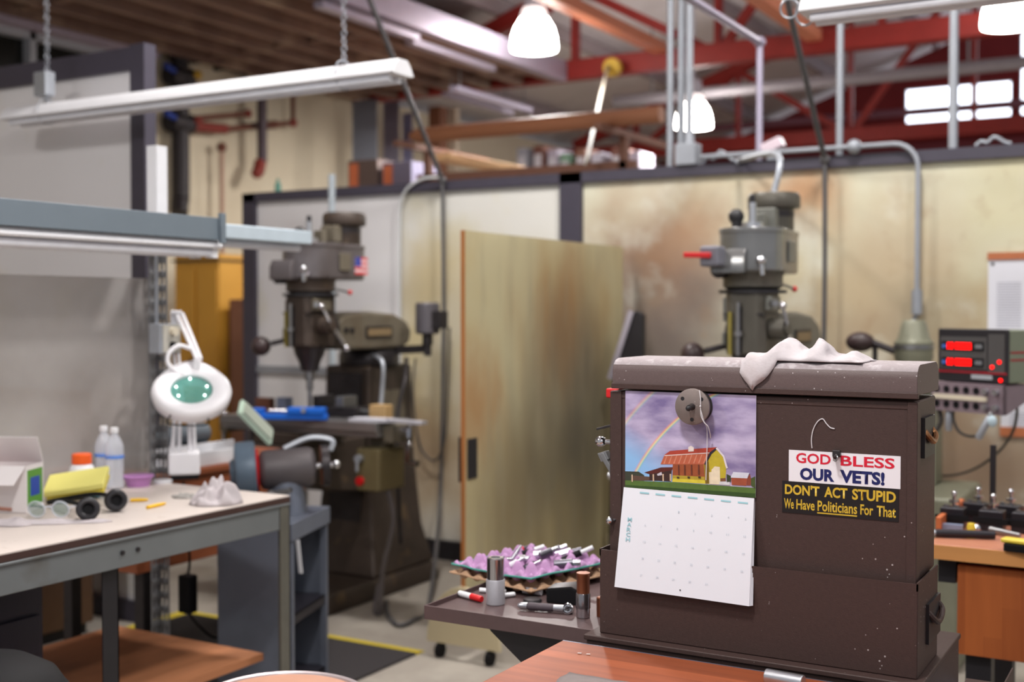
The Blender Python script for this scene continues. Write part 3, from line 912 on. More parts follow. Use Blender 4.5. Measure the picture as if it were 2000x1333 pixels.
for tx, a, b, lo, hi in (('We', 0.018, 0.105, 0.13, 0.45), ('Have', 0.128, 0.29, 0.13, 0.45), ('Politicians', 0.315, 0.655, 0.13, 0.46), ('For', 0.682, 0.79, 0.13, 0.45), ('That', 0.82, 0.978, 0.12, 0.45)):
    lettering('lettering', tx, GOLD, (sw * a, yv, sh * lo), (1, 0, 0), (0, 0, 1), sw * (b - a), sh * (hi - lo), t, bold=0.018, lift=0.0003)
m = MB(); m.box(sw * 0.312, sw * 0.655, yv - 0.0004, yv, sh * 0.055, sh * 0.095); m.build('underline', GOLD, t)
p = onY(1635, 891, CY)
t = thing('magnet_hook', 'tiny dark magnetic hook over the top edge of the white sticker', 'hook', (p.x, CY - 0.0017, p.z))
m = MB(); m.box(-0.008, 0.008, -0.006, 0, -0.002, 0.012); m.cyl((0, -0.004, 0.001), (0, -0.016, -0.002), 0.0045); m.build('hook_body', DARKST, t, bevel=0.0015)
m = MB(); m.tube([(0.001, -0.012, 0.004), (0.006, -0.018, 0.0), (0.003, -0.018, -0.008), (-0.003, -0.016, -0.006)], 0.0016, 6); m.build('wire_loop', STEEL, t)
m = MB(); q = [onY(x, y, CY - 0.0015) for x, y in ((1586, 876), (1585, 858), (1589, 838), (1598, 823), (1607, 819), (1614, 828), (1622, 836), (1630, 838))]
m.tube(q, 0.0011, 6); tag(m.build('white_string', STRING), 'short curled white string stuck on the chest above the white sticker', 'string')

# ================================================================= FOREGROUND WOODEN BENCH AND STOOL
BZ = 0.832
BEN = mat_wood('bench_maple', (84, 36, 22), (172, 92, 56), axis=0, width=0.042, rough=0.5, length=0.9)
bc = onZ(1100, 1250, BZ)
t = thing('wooden_workbench', 'reddish butcher block workbench in the foreground, in front of the tool chest', 'workbench', (bc.x, bc.y, 0))
m = MB(); m.box(0, 2.1, -0.8, -0.004, BZ - 0.045, BZ); m.build('worktop', BEN, t, bevel=0.004)
m = MB(); m.box(0, 2.1, -0.004, 0.0, BZ - 0.05, BZ - 0.001); m.build('edge_strip', mat('blue_steel_edge', (112, 120, 140), 0.4, 0.5), t)
for x in (0.05, 1.98):
    for y in (-0.74, -0.10):
        m = MB(); m.box(x, x + 0.07, y, y + 0.07, 0, BZ - 0.045); m.build('leg', DARKST, t, bevel=0.004)
m = MB(); m.box(0.06, 2.04, -0.70, -0.06, 0.2, 0.23); m.build('lower_shelf', DARKST, t)
p = onZ(1505, 1316, BZ + 0.012); q = onZ(1580, 1330, BZ + 0.012)
t = thing('metal_cylinder', 'short polished metal cylinder lying near the back edge of the butcher block bench', 'metal part', (p.x, p.y - 0.028, BZ + 0.0145))
dd = Vector((q.x - p.x, q.y - p.y, 0)); dd.normalize()
m = MB(); m.cyl((0, 0, 0), dd * 0.075, 0.0145, n=28); m.build('tube_body', ALU, t, bevel=0.002)
m = MB(); m.lathe([(0.0105, -0.0004), (0.0105, 0.001)], (0, 0, 0), -dd, 20); m.build('bore', DARKST, t)
p = onZ(1150, 1326, BZ + 0.001)
m = MB()
def scrap(u, v):
    a = (u - 0.5) * 0.16; b = (v - 0.5) * 0.14
    k = 1 - 0.18 * abs(noise.noise(Vector((u * 3, v * 3, 2))))
    return (p.x + 0.03 + a * k, p.y - 0.055 + b * k, BZ + 0.0012 + 0.006 * abs(noise.noise(Vector((u * 2.2, v * 2.2, 9)))))
m.grid(scrap, 10, 10)
tag(m.build('shop_towel', mat('grey_towel', (128, 118, 116), 0.9, 0, 0.15, 40), solid=0.0012, sharp=180), 'grey shop towel lying flat on the butcher block bench at the bottom edge', 'towel')
for k, (px, py) in enumerate(((1132, 1277), (1149, 1279))):
    p = onZ(px, py, BZ + 0.001); m = MB(); m.cbox((p.x, p.y, BZ + 0.0015), (0.008, 0.003, 0.0016), (0, 0, 0.3))
    tag(m.build('plastic_shaving', mat('white_shaving', (220, 205, 200), 0.6)), 'tiny pale shaving on the back corner of the butcher block bench', 'shaving', 'pale shavings on the bench corner')

SZ = 0.62
p = onZ(588, 1320, SZ)
t = thing('shop_stool', 'round brown-topped stool with pale metal rim at the bottom edge of the photo', 'stool', (p.x + 0.075, p.y - 0.16, 0))
m = MB(); m.lathe([(0.0, SZ - 0.02), (0.19, SZ - 0.02), (0.196, SZ - 0.006), (0.18, SZ + 0.002), (0.0, SZ - 0.004)], n=48, cap=False); m.build('seat', mat('seat_tan', (190, 140, 116), 0.55, 0, 0.15, 9), t, sharp=60)
m = MB(); m.torus((0, 0, SZ - 0.004), 0.198, 0.009, n=48); m.build('seat_rim', mat('rim_metal', (196, 184, 186), 0.35, 0.6), t)
for k in range(4):
    a = R(45 + 90 * k); m = MB(); m.cyl((0.15 * math.cos(a), 0.15 * math.sin(a), SZ - 0.02), (0.22 * math.cos(a), 0.22 * math.sin(a), 0), 0.013); m.build('leg', GALV, t)
m = MB(); m.torus((0, 0, 0.22), 0.195, 0.009, n=40); m.build('foot_ring', GALV, t)

# ================================================================= WHITE WORKBENCH AT LEFT
TZ1 = 0.90
TXF = -2.76; TXB = -3.56; TY1 = onX(566, 975, TXF).y; TYN = 1.45
TOPM = mat('bench_laminate', (204, 193, 186), 0.45, 0, 0.05, 5, stains=(((190, 172, 160), 5, 0.55, 0.75, 0.5), ((150, 128, 116), 16, 0.66, 0.78, 0.5)))
APR = mat('apron_steel', (122, 126, 128), 0.4, 0.35, 0.15, 5, stains=(((86, 78, 66), 3.2, 0.55, 0.72, 0.8),))
t = thing('steel_workbench', 'long white-topped steel workbench at left with overhead light shelf on slotted uprights', 'workbench', (TXF, TY1, 0))
yl = TYN - TY1; D = TXB - TXF
m = MB(); m.box(D, 0, yl, 0, TZ1 - 0.004, TZ1); m.build('tabletop', TOPM, t)
m = MB(); m.box(D, 0.001, yl, 0.001, TZ1 - 0.024, TZ1 - 0.0042); m.build('top_edge', mat('dark_edge', (66, 46, 42), 0.5, 0, 0.2), t)
m = MB(); m.box(-0.014, -0.004, yl, -0.0, TZ1 - 0.115, TZ1 - 0.024); m.box(-0.03, 0.004, yl, 0, TZ1 - 0.034, TZ1 - 0.025)
ap = m.build('front_apron', APR, t, bevel=0.003)
for yy in (onX(240, 1055, TXF).y, onX(270, 1050, TXF).y):
    m = MB(); m.cyl((-0.004, yy - TY1, TZ1 - 0.07), (0.002, yy - TY1, TZ1 - 0.07), 0.007, n=10); m.build('bolt', DARKST, ap)
m = MB(); m.box(D + 0.02, -0.01, -0.012, -0.002, TZ1 - 0.115, TZ1 - 0.024); m.build('end_apron', APR, t)
def angle_leg(x, y, sx, sy, z1, w_=0.05, th=0.004, z0=0.0):
    q = MB(); q.box(min(x, x + sx * w_), max(x, x + sx * w_), min(y, y + sy * th), max(y, y + sy * th), z0, z1)
    q.box(min(x, x + sx * th), max(x, x + sx * th), min(y, y + sy * w_), max(y, y + sy * w_), z0, z1)
    return q
LEGM = mat('leg_paint', (104, 102, 94), 0.45, 0.3, 0.2)
angle_leg(0.0, 0.0, -1, -1, TZ1 - 0.03).build('leg', LEGM, t, label='greenish grey end leg')
ym = onX(232, 1200, TXF - 0.03).y - TY1
angle_leg(-0.03, ym, -1, -1, TZ1 - 0.03, 0.06).build('leg', BLACKP, t, label='black middle leg')
angle_leg(-0.03, yl + 0.06, -1, -1, TZ1 - 0.03, 0.06).build('leg', BLACKP, t)
# slotted rear uprights carry the light shelf
SHZ0, SHZ1 = 1.806, 1.888
XBU = TXB + 0.012
yU = onX(316, 930, XBU).y - TY1
SLOT = mat('slotted_steel', (138, 138, 140), 0.4, 0.5, 0.2)
def slotted(q, f, z1):
    """perforated plate: one connected sheet with two columns of slots"""
    cx_ = [0, 0.007, 0.017, 0.030, 0.040, 0.05]; zs_ = [0.0, 0.05]
    while zs_[-1] < z1 - 0.06:
        zs_ += [zs_[-1] + 0.03, zs_[-1] + 0.055]
    zs_.append(z1)
    V = [[q.bm.verts.new(f(c_, z)) for z in zs_] for c_ in cx_]
    for i in range(5):
        for j in range(len(zs_) - 1):
            if i in (1, 3) and j % 2 == 1 and j < len(zs_) - 2:
                continue
            q._f([V[i][j], V[i + 1][j], V[i + 1][j + 1], V[i][j + 1]])
def upright(yy, z1):
    q = MB(); slotted(q, lambda c_, z: (D + c_, yy, z), z1)
    o = q.build('upright', SLOT, t, solid=0.003)
    q = MB(); slotted(q, lambda c_, z: (D, yy - c_, z), z1)
    q.build('upright_flange', SLOT, o, solid=0.003)
    return o
u1 = upright(yU, 1.79); upright(yl + 0.06, 1.79)
m = MB(); m.box(D - 0.004, D + 0.05, yU - 0.05, yU + 0.004, 1.79, onX(326, 290, XBU).z); m.build('upright_extension', WHITEP, u1)
xbm = onZ(435, 470, SHZ0)
XB1 = xbm.x - TXF
BEAM = mat('blue_grey_beam', (118, 130, 140), 0.45, 0.2, 0.06)
m = MB(); m.box(XB1 - 0.03, XB1, yl, xbm.y - TY1, SHZ0, SHZ1); m.box(XB1 - 0.004, XB1 + 0.014, xbm.y - TY1 - 0.02, xbm.y - TY1 + 0.004, SHZ0 - 0.012, SHZ1 + 0.018); m.build('shelf_beam', BEAM, t, bevel=0.002)
for yy in (yU - 0.02, yl + 0.04):
    m = MB(); m.box(D, XB1 - 0.03, yy - 0.02, yy + 0.02, SHZ0 + 0.01, SHZ0 + 0.05); m.build('cantilever_arm', BEAM, t)
m = MB(); m.box(D + 0.05, XB1 - 0.03, yl, xbm.y - TY1 - 0.03, SHZ1 - 0.012, SHZ1 - 0.004); m.build('shelf_board', mat('shelf_board', (150, 150, 154), 0.6), t)
m = MB(); m.box(D - 0.02, -0.08, yl + 0.02, -0.05, 0.32, 0.345)
m.build('lower_shelf', mat('shelf_wood', (170, 112, 76), 0.6, 0, 0.3, 4, stretch=(6, 0.6, 1), stains=(((110, 64, 40), 2, 0.5, 0.7, 0.6),)), t)
# fluorescent fixture hung below the shelf beam
t2 = thing('strip_light', 'white twin-tube strip light under the blue-grey shelf beam over the white workbench', 'strip light', (TXF + XB1 - 0.10, TY1, SHZ0))
ye = onX(424, 490, TXF + XB1 - 0.04).y - TY1
m = MB(); m.prism([(-0.06, 0), (0.075, 0), (0.09, -0.022), (0.085, -0.03), (-0.075, -0.03), (-0.075, -0.02)], yl + 0.1, ye, 'xz'); m.build('housing', WHITEP, t2, bevel=0.002)
for x in (-0.035, 0.05):
    m = MB(); m.cyl((x, yl + 0.14, -0.046), (x, ye - 0.03, -0.046), 0.0155); m.build('tube', mat('unlit_tube', (226, 228, 236), 0.25), t2)
    m = MB(); m.box(x - 0.018, x + 0.018, ye - 0.03, ye - 0.004, -0.064, -0.028); m.build('tube_socket', WHITEP, t2)
# frosted plastic shield between the uprights, behind the bench
m = MB(); m.box(TXB - 0.022, TXB - 0.018, TYN, TY1 + yU + 0.0, TZ1 - 0.1, onX(150, 540, TXB - 0.02).z)
fm = mat('frosted_sheet', (196, 192, 190), 0.5, 0, 0.04, 3, alpha=0.6, stains=(((140, 128, 118), 1.0, 0.42, 0.66, 0.8),))
tag(m.build('plastic_shield', fm), 'tall hazy translucent plastic shield standing behind the white workbench', 'plastic shield')

# ---- things on the white bench
def on_table(px, py):
    p = onZ(px, py, TZ1)
    lim = TXB + 0.095          # keep things in front of the shield
    if p.x < lim:
        d = ray(px, py); k = lim / d.x
        p = Vector((lim, d.y * k, TZ1))
    return p
# open carton
p = on_table(60, 985)
t = thing('carton', 'open white cardboard carton with raised flap at the left edge of the workbench', 'carton', (p.x + 0.03, p.y - 0.12, TZ1 + 0.0005), R(25))
CB = mat('carton_white', (226, 220, 220), 0.65, 0, 0.05, 8); CBI = mat('carton_inside', (120, 50, 44), 0.7)
m = MB(); w2 = 0.1
m.use(CB).box(-w2, w2, -0.06, -0.057, 0, 0.15); m.box(w2 - 0.003, w2, -0.057, 0.06, 0, 0.15); m.box(-w2, w2, 0.057, 0.06, 0, 0.15); m.box(-w2, -w2 + 0.003, -0.06, 0.06, 0, 0.15); m.box(-w2, w2, -0.06, 0.06, 0, 0.003)
m.use(CBI).box(-w2 + 0.004, w2 - 0.004, -0.056, 0.056, 0.05, 0.12)
m.build('box', None, t)
m = MB(); m.bar((0.0, 0.058, 0.15), (0.0, 0.02, 0.235), 0.2, 0.003); m.build('flap', CB, t)
m = MB(); m.bar((0.0, -0.0585, 0.15), (0.0, -0.14, 0.10), 0.2, 0.003); m.build('flap', CB, t)
m = MB(); m.use(mat('green_label', (90, 150, 60), 0.5)).box(w2, w2 + 0.0008, -0.05, 0.05, 0.02, 0.135); m.use(mat('blue_label', (30, 70, 170), 0.5)).box(w2 + 0.0008, w2 + 0.0014, -0.03, 0.03, 0.05, 0.11); m.build('side_label', None, t)

# white bottle, orange cap
p = on_table(160, 938)
t = thing('pill_bottle', 'white plastic bottle with an orange screw cap behind the yellow pads', 'bottle', (p.x, p.y, TZ1))
t.scale = (1.1, 1.1, 1.22)
m = MB(); m.lathe([(0.036, 0), (0.04, 0.004), (0.04, 0.062), (0.036, 0.074), (0.026, 0.082)], n=28); m.build('bottle_body', WHITEP, t)
m = MB(); m.lathe([(0.031, 0.082), (0.031, 0.108), (0.028, 0.111)], n=28); m.build('cap', ORANGE, t)
# water bottles
CLEAR = mat('clear_plastic', (226, 230, 240), 0.08, 0, 0.02, alpha=0.42, spec=0.8)
BLUEB = mat('blue_band', (96, 140, 220), 0.4, 0, 0.1)
def water_bottle(p, label):
    t = thing('water_bottle', label, 'bottle', (p.x, p.y, TZ1), 0, 'water bottles on the white bench')
    pr = [(0.026, 0.0), (0.032, 0.006), (0.033, 0.02)]
    z = 0.03
    while z < 0.115:
        pr += [(0.0305, z), (0.033, z + 0.008)]; z += 0.016
    pr += [(0.033, 0.125), (0.033, 0.15), (0.030, 0.165), (0.022, 0.183), (0.014, 0.195), (0.0125, 0.205)]
    m = MB(); m.lathe(pr, n=24); m.build('bottle_body', CLEAR, t, sharp=60)
    m = MB(); m.lathe([(0.0335, 0.112), (0.0335, 0.124)], n=24, cap=False); m.build('label_band', BLUEB, t)
    m = MB(); m.lathe([(0.0145, 0.205), (0.0145, 0.221), (0.012, 0.223)], n=18); m.build('cap', WHITEP, t)
    return t
WBA = on_table(224, 946); WBA = Vector((TXB + 0.15, ray(224, 946).y / ray(224, 946).x * (TXB + 0.15), TZ1))
water_bottle(WBA, 'clear plastic water bottle with blue band, nearer and right of its twin')
water_bottle(WBA + Vector((-0.080, 0.022, 0)), 'clear plastic water bottle partly hidden behind its twin')
# purple lidded bowl
p = on_table(270, 950)
t = thing('plastic_bowl', 'small purple plastic bowl between the water bottles and the magnifier lamp', 'bowl', (p.x, p.y, TZ1))
PUR = mat('purple_plastic', (182, 128, 186), 0.4, 0, 0.05)
m = MB(); m.lathe([(0.040, 0), (0.050, 0.03), (0.052, 0.034)], n=32); m.build('bowl', PUR, t)
m = MB(); m.lathe([(0.057, 0.034), (0.058, 0.040), (0.05, 0.042)], n=32); m.build('lid', PUR, t)
# white jar lid beside
p = on_table(318, 944); m = MB(); m.lathe([(0.034, 0), (0.035, 0.003), (0.035, 0.010), (0.032, 0.012)], p, n=28)
tag(m.build('jar_lid', WHITEP), 'flat white jar lid between the purple bowl and the magnifier lamp', 'lid')
# yellow pads
YEL = mat('yellow_pad', (232, 224, 128), 0.7, 0, 0.05, 8)
p = on_table(150, 975)
t = thing('note_pad', 'stack of yellow note pads tilted up in front of the white bottle', 'note pad', (p.x, p.y, TZ1 + 0.002), R(38))
m = MB(); m.cbox((0, 0.0, 0.058), (0.2, 0.14, 0.02), (R(18), R(-8), 0)); m.build('pad', YEL, t, bevel=0.003)
m = MB(); m.cbox((0.005, 0.006, 0.038), (0.19, 0.13, 0.014), (R(17), R(-7), 0)); m.build('pad', mat('yellow_edge', (214, 196, 70), 0.7), t, bevel=0.003)
m = MB(); m.cbox((0, 0.035, 0.018), (0.15, 0.07, 0.034)); m.build('pad', mat('blue_pad', (110, 170, 200), 0.6), t, bevel=0.003)
# ear muffs
t = thing('ear_muffs', 'black ear muffs lying on the workbench beside the yellow pads', 'ear muffs', on_table(200, 1010))
mm_ = R(38)
A = on_table(172, 1018) - on_table(200, 1010); B = on_table(226, 1000) - on_table(200, 1010)
for k, (c, ax) in enumerate(((A, (0.75, -0.6, 0.2)), (B, (0.8, -0.5, 0.15)))):
    c = Vector((c.x, c.y, 0.037)); ax = Vector(ax).normalized()
    m = MB(); m.lathe([(0.012, -0.028), (0.028, -0.024), (0.035, -0.008), (0.036, 0.004)], c, ax, 26); cup = m.build('ear_cup', BLACK, t)
    m = MB(); m.torus(c + ax * 0.012, 0.026, 0.0095, ax, 26); m.build('cushion', BLACKP, cup)
m = MB(); a0 = Vector((A.x, A.y, 0.04)); b0 = Vector((B.x, B.y, 0.042)); back = on_table(98, 985) - on_table(200, 1010)
m.tube([a0, a0 * 0.4 + back * 0.5 + Vector((0, 0, 0.016)), back * 0.93 + Vector((0.0, -0.02, 0.012)), back + Vector((0.02, 0.03, 0.014)), b0 * 0.5 + back * 0.45 + Vector((0, 0.05, 0.02)), b0], 0.0075, 8)
m.build('head_band', BLACK, t)
# safety glasses
g0 = on_table(95, 1015)
t = thing('safety_glasses', 'clear safety glasses lying in front of the black ear muffs', 'safety glasses', (g0.x, g0.y, TZ1 + 0.007), R(30))
LENS = mat('clear_lens', (150, 176, 168), 0.05, 0, 0.02, alpha=0.4, spec=0.8)
for s in (-1, 1):
    m = MB(); m.torus((s * 0.037, 0, 0.024), 0.0255, 0.0035, (0, 1, 0.25), 24, 6); fr = m.build('lens_frame', CLEAR, t)
    m = MB(); m.lathe([(0.0245, 0), (0.0245, 0.002)], (s * 0.037, 0, 0.024), (0, 1, 0.25), 22); m.build('lens', LENS, fr)
    m = MB(); m.tube([(s * 0.063, 0.002, 0.03), (s * 0.069, 0.05, 0.026), (s * 0.066, 0.12, 0.012)], 0.003, 6); m.build('temple', BLACK if s < 0 else CLEAR, t)
m = MB(); m.tube([(-0.013, -0.002, 0.03), (0, -0.003, 0.033), (0.013, -0.002, 0.03)], 0.003, 6); m.build('nose_bridge', CLEAR, t)
# cloths at the left edge and the crumpled rag on the right
def crumple(name, label, c, sx, sy, h, seed, rz=0.0, z0=TZ1, cat='rag', mt=None):
    cs, sn = math.cos(rz), math.sin(rz)
    def fn(u, v):
        a, b = u * 2 - 1, v * 2 - 1
        r = max(abs(a), abs(b)); ang = math.atan2(b, a)
        k = 1 + 0.22 * noise.noise(Vector((math.cos(ang) * 1.6, math.sin(ang) * 1.6, seed)))
        n1 = noise.noise(Vector((a * 1.8, b * 1.8, seed))); n2 = noise.noise(Vector((a * 3.6, b * 3.6, seed + 5)))
        l = math.hypot(a, b) or 1
        q = r / l
        x, y = a * q * k * sx, b * q * k * sy
        z = h * max(0, 1 - r * r) ** 0.75 * (0.62 + 0.8 * n1 + 0.22 * n2) + 0.002
        z = max(z, 0.002)
        return (c.x + x * cs - y * sn, c.y + x * sn + y * cs, z0 + z)
    q = MB(); q.grid(fn, 34, 34)
    return tag(q.build(name, mt or RAG, sharp=180, solid=0.0015), label, cat)
crumple('shop_rag', 'crumpled white rag near the far end of the white workbench', on_table(418, 985), 0.085, 0.07, 0.105, 4.2, R(40))
crumple('shop_rag', 'flat white rag under the clear safety glasses', on_table(120, 1022), 0.13, 0.035, 0.012, 8.8, R(38))
crumple('shop_rag', 'white rag at the left edge of the workbench', on_table(25, 1024), 0.08, 0.05, 0.02, 2.8, R(30))
# loose clear plastic wrap
crumple('plastic_wrap', 'small clear plastic wrap beside the crumpled white rag', on_table(362, 972), 0.05, 0.035, 0.016, 6.1, 0.4, TZ1, 'plastic wrap', mat('wrap_film', (225, 220, 215), 0.25, 0, 0.05, trans=0.6, ior=1.1))
# ear plugs
PLUG = mat('yellow_foam', (232, 182, 40), 0.6, 0, 0.06)
for (x0, y0, x1, y1, lb) in ((257, 981, 290, 980, 'yellow foam ear plug farther from the bench edge, nearer the ear muffs'), (289, 995, 324, 987, 'yellow foam ear plug nearer the bench front edge')):
    a = on_table(x0, y0); b = on_table(x1, y1); a.z = b.z = TZ1 + 0.006; d_ = (b - a).normalized()
    t = thing('ear_plug', lb, 'ear plug', a, 0, 'yellow ear plugs'); l = (b - a).length
    m = MB(); m.lathe([(0.006, 0), (0.006, l * 0.55), (0.0045, l * 0.9), (0.002, l)], (0, 0, 0), d_, 14); m.build('foam_tip', PLUG, t)
    m = MB(); m.lathe([(0.0062, 0), (0.0062, -0.003), (0.004, -0.004)], (0, 0, 0), d_, 14); m.build('flared_end', PLUG, t)
# pencil-like reddish item at left edge
p = on_table(8, 1010); m = MB(); m.cyl((p.x - 0.05, p.y - 0.03, TZ1 + 0.03), (p.x + 0.02, p.y + 0.012, TZ1 + 0.022), 0.006)
tag(m.build('marker_pen', mat('brown_pen', (150, 104, 88), 0.5)), 'brown pen lying on the white rag at the left edge', 'pen')

# ---- magnifier lamp
mb = on_table(362, 934)
cd = Vector((-mb.x, -mb.y, 0)).normalized()          # towards the viewer's side of the bench
rt = Vector((-cd.y, cd.x, 0))
t = thing('magnifier_lamp', 'white magnifier lamp with round lens on a sprung arm, standing on the white workbench', 'magnifier lamp', (mb.x, mb.y, TZ1))
LW = mat('lamp_white', (236, 234, 238), 0.35, 0, 0.03)
Mb = Matrix(((rt.x, cd.x, 0, 0), (rt.y, cd.y, 0, 0), (0, 0, 1, 0), (0, 0, 0, 1)))
m = MB(); m.box(-0.062, 0.055, -0.06, 0.05, 0.014, 0.105, Mb); m.build('base_box', LW, t, bevel=0.012, seg=3)
m = MB(); m.box(-0.055, 0.05, -0.055, 0.045, 0.0, 0.015, Mb); m.build('base_foot', BLACK, t)
def L(a, b, c): return Vector((0, 0, 0)) + rt * a + cd * b + Vector((0, 0, c))
elbow = L(-0.03, -0.10, 0.635)
headc = L(0.025, 0.11, 0.345)
arm1 = []
for dx in (-0.045, -0.022, 0.018, 0.036):
    m = MB(); m.cyl(L(dx, 0.0, 0.10), L(dx * 0.8 - 0.0, -0.03, 0.29), 0.0075, n=10); m.build('spring_arm', LW, t)
m = MB(); m.cyl(L(-0.052, 0, 0.12), L(-0.028, -0.03, 0.29), 0.004, n=8); m.build('spring', LW, t)
for dx in (-0.028, -0.008):
    m = MB(); m.cyl(L(dx, -0.03, 0.29), elbow + rt * dx * 0.6, 0.006, n=10); m.build('lower_arm', LW, t)
m = MB(); m.cyl(elbow + rt * -0.02, elbow + rt * 0.02, 0.012, n=14); m.build('elbow_joint', LW, t)
neck = L(0.045, 0.03, 0.46)
for off in (0.0, 0.022):
    m = MB(); m.cyl(elbow + rt * off, neck + rt * (off * 0.7) , 0.008, n=10); m.build('upper_arm', LW, t)
m = MB(); m.cyl(neck, L(0.04, 0.035, 0.425), 0.013, n=12); m.cyl(L(0.052, 0.035, 0.41), L(0.052, 0.035, 0.455), 0.012, n=12); m.build('neck_joint', LW, t)
m = MB(); m.tube([L(0.02, 0.0, 0.50), L(-0.02, 0.02, 0.512), L(-0.055, 0.04, 0.487), L(-0.062, 0.05, 0.45), L(-0.035, 0.05, 0.418), L(0.0, 0.05, 0.405)], 0.008, 8); m.build('cable_loop', LW, t)
# head: drop shaped ring tilted to the viewer
tl_ = R(50)
n_h = (cd * math.cos(tl_) + Vector((0, 0, 1)) * math.sin(tl_)).normalized()
up_h = n_h.cross(rt).normalized()
if up_h.z < 0: up_h = -up_h
NS = 48
def headring(scale, dep, inner=False):
    out = []
    for i in range(NS):
        a = 2 * math.pi * i / NS
        x, y = math.cos(a), math.sin(a)
        if inner:
            out.append(headc + rt * x * scale + up_h * y * scale + n_h * dep)
        else:
            k = 1.0 + (0.18 * max(0, y) ** 3)
            wx = 1.0 - 0.10 * max(0, y) ** 2
            out.append(headc + rt * x * scale * wx + up_h * y * scale * 0.93 * k + n_h * dep)
    return out
HR = 0.148
m = MB()
rs = [headring(0.077, -0.012, True), headring(0.079, 0.008, True), headring(0.095, 0.016, True), headring(HR * 0.86, 0.017), headring(HR * 0.97, 0.008), headring(HR, -0.008), headring(HR * 0.95, -0.042), headring(HR * 0.8, -0.052), headring(0.082, -0.052, True), headring(0.077, -0.03, True)]
V = m.rings(rs, True, cap=False)
a, b = V[-1], V[0]
for i in range(NS):
    j = (i + 1) % NS; m._f([a[i], a[j], b[j], b[i]])
hd = m.build('head', LW, t, sharp=50)
m = MB(); m.lathe([(0.004, 0.004), (0.04, 0.002), (0.0765, -0.002), (0.0765, -0.008), (0.04, -0.012), (0.004, -0.014)], headc, n_h, 36); m.build('lens', mat('lens_glass', (96, 168, 156), 0.03, 0, 0.02, alpha=0.55, spec=0.9), hd, sharp=60)
GLINTM = mat('led_dot', (255, 255, 250), 0.3, emit=((240, 255, 250), 6.0))  # glowing dots put on the lens in place of lamp reflections
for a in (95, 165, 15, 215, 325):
    m = MB(); m.sph(headc + rt * math.cos(R(a)) * 0.058 + up_h * math.sin(R(a)) * 0.058 + n_h * 0.006, 0.0034, n=10); m.build('led', GLINTM, hd)
m = MB(); m.tube([headc + rt * -0.075 - up_h * 0.118 + n_h * -0.01, headc + rt * -0.085 - up_h * 0.122 - n_h * 0.05, headc + rt * 0.0 - up_h * 0.135 - n_h * 0.052, headc + rt * 0.055 - up_h * 0.132 - n_h * 0.05, headc + rt * 0.058 - up_h * 0.132 - n_h * 0.02], 0.0028, 6); m.build('wire_guard', BLACK, hd)

# outlet box on the slotted upright
p = onX(318, 662, TXB + 0.02)
t = thing('outlet_box', 'grey electrical outlet box on the slotted upright behind the magnifier lamp', 'outlet', (TXB + 0.052, TY1 + yU - 0.04, p.z))
m = MB(); m.box(0, 0.06, -0.06, 0.05, -0.055, 0.06); m.build('box', GALV, t, bevel=0.004)
m = MB(); m.box(0.06, 0.063, -0.045, 0.045, -0.05, 0.055); pl = m.build('cover_plate', mat('outlet_plate', (186, 182, 172), 0.5), t)
m = MB(); m.cyl((0.063, 0.0, 0.03), (0.085, 0.0, 0.03), 0.016); m.build('plug', mat('ivory_plug', (206, 196, 176), 0.5), pl)
m = MB(); m.cyl((0.063, 0.0, -0.025), (0.075, 0.0, -0.025), 0.016); m.build('plug', BLACK, pl)
m = MB(); q = TXB + 0.064
m.tube([(q, TY1 + yU - 0.07, p.z + 0.06), (q, TY1 + yU - 0.07, p.z + 0.35), (q - 0.0, TY1 + yU - 0.085, p.z + 0.42), (q, TY1 + yU - 0.14, p.z + 0.455)], 0.007)
tag(m.build('conduit_whip', GALV), 'grey cable running up the slotted upright from the outlet box', 'cable')

# under the bench
p = onX(-38, 1290, TXF + 0.26)
t = thing('waste_bin', 'round black bin in front of the left end of the white workbench', 'bin', (p.x, p.y, 0.0))
m = MB(); m.lathe([(0.15, 0), (0.19, 0.60), (0.195, 0.64), (0.17, 0.68), (0.11, 0.715), (0.02, 0.725)], n=36); m.build('bin_body', BLACK, t)
m = MB(); m.lathe([(0.197, 0.62), (0.202, 0.63), (0.197, 0.64)], n=36); m.build('rim', BLACKP, t)
m = MB(); m.sph((0.1, -0.09, 0.735), 0.012); m.build('lid_knob', CHROME, t)
p = onX(84, 1200, TXF - 0.32)
t = thing('drawer_cabinet', 'dark navy drawer cabinet under the left end of the white workbench', 'cabinet', (TXF - 0.32, p.y, 0.346))
NV = mat('navy_paint', (44, 42, 58), 0.5, 0, 0.15)
m = MB(); m.box(-0.4, 0, -0.75, 0, 0, 0.42); m.build('body', NV, t, bevel=0.004)
for k in range(3):
    m = MB(); m.box(0, 0.012, -0.72, -0.02, 0.02 + k * 0.132, 0.14 + k * 0.132); d_ = m.build('drawer', NV, t, bevel=0.003)
    m = MB(); m.box(0.012, 0.024, -0.45, -0.3, 0.09 + k * 0.132, 0.105 + k * 0.132); m.build('handle', DARKST, d_)
# black power adapter hanging by its cord
p = onX(367, 1160, TXB + 0.10)
t = thing('power_adapter', 'black power adapter hanging on its cord under the white workbench', 'power adapter', p)
m = MB(); m.box(-0.03, 0.03, -0.025, 0.025, -0.075, 0.075); m.build('adapter_body', BLACK, t, bevel=0.006)
m = MB(); m.tube([(0, 0, 0.075), (0, 0.01, 0.15), (0, -0.02, TZ1 - 0.026 - p.z)], 0.005); m.tube([(0, 0, -0.075), (0.01, 0.05, -0.14), (0.02, 0.12, -0.2), (0.02, 0.2, -0.21)], 0.005); m.build('cord', BLACK, t)

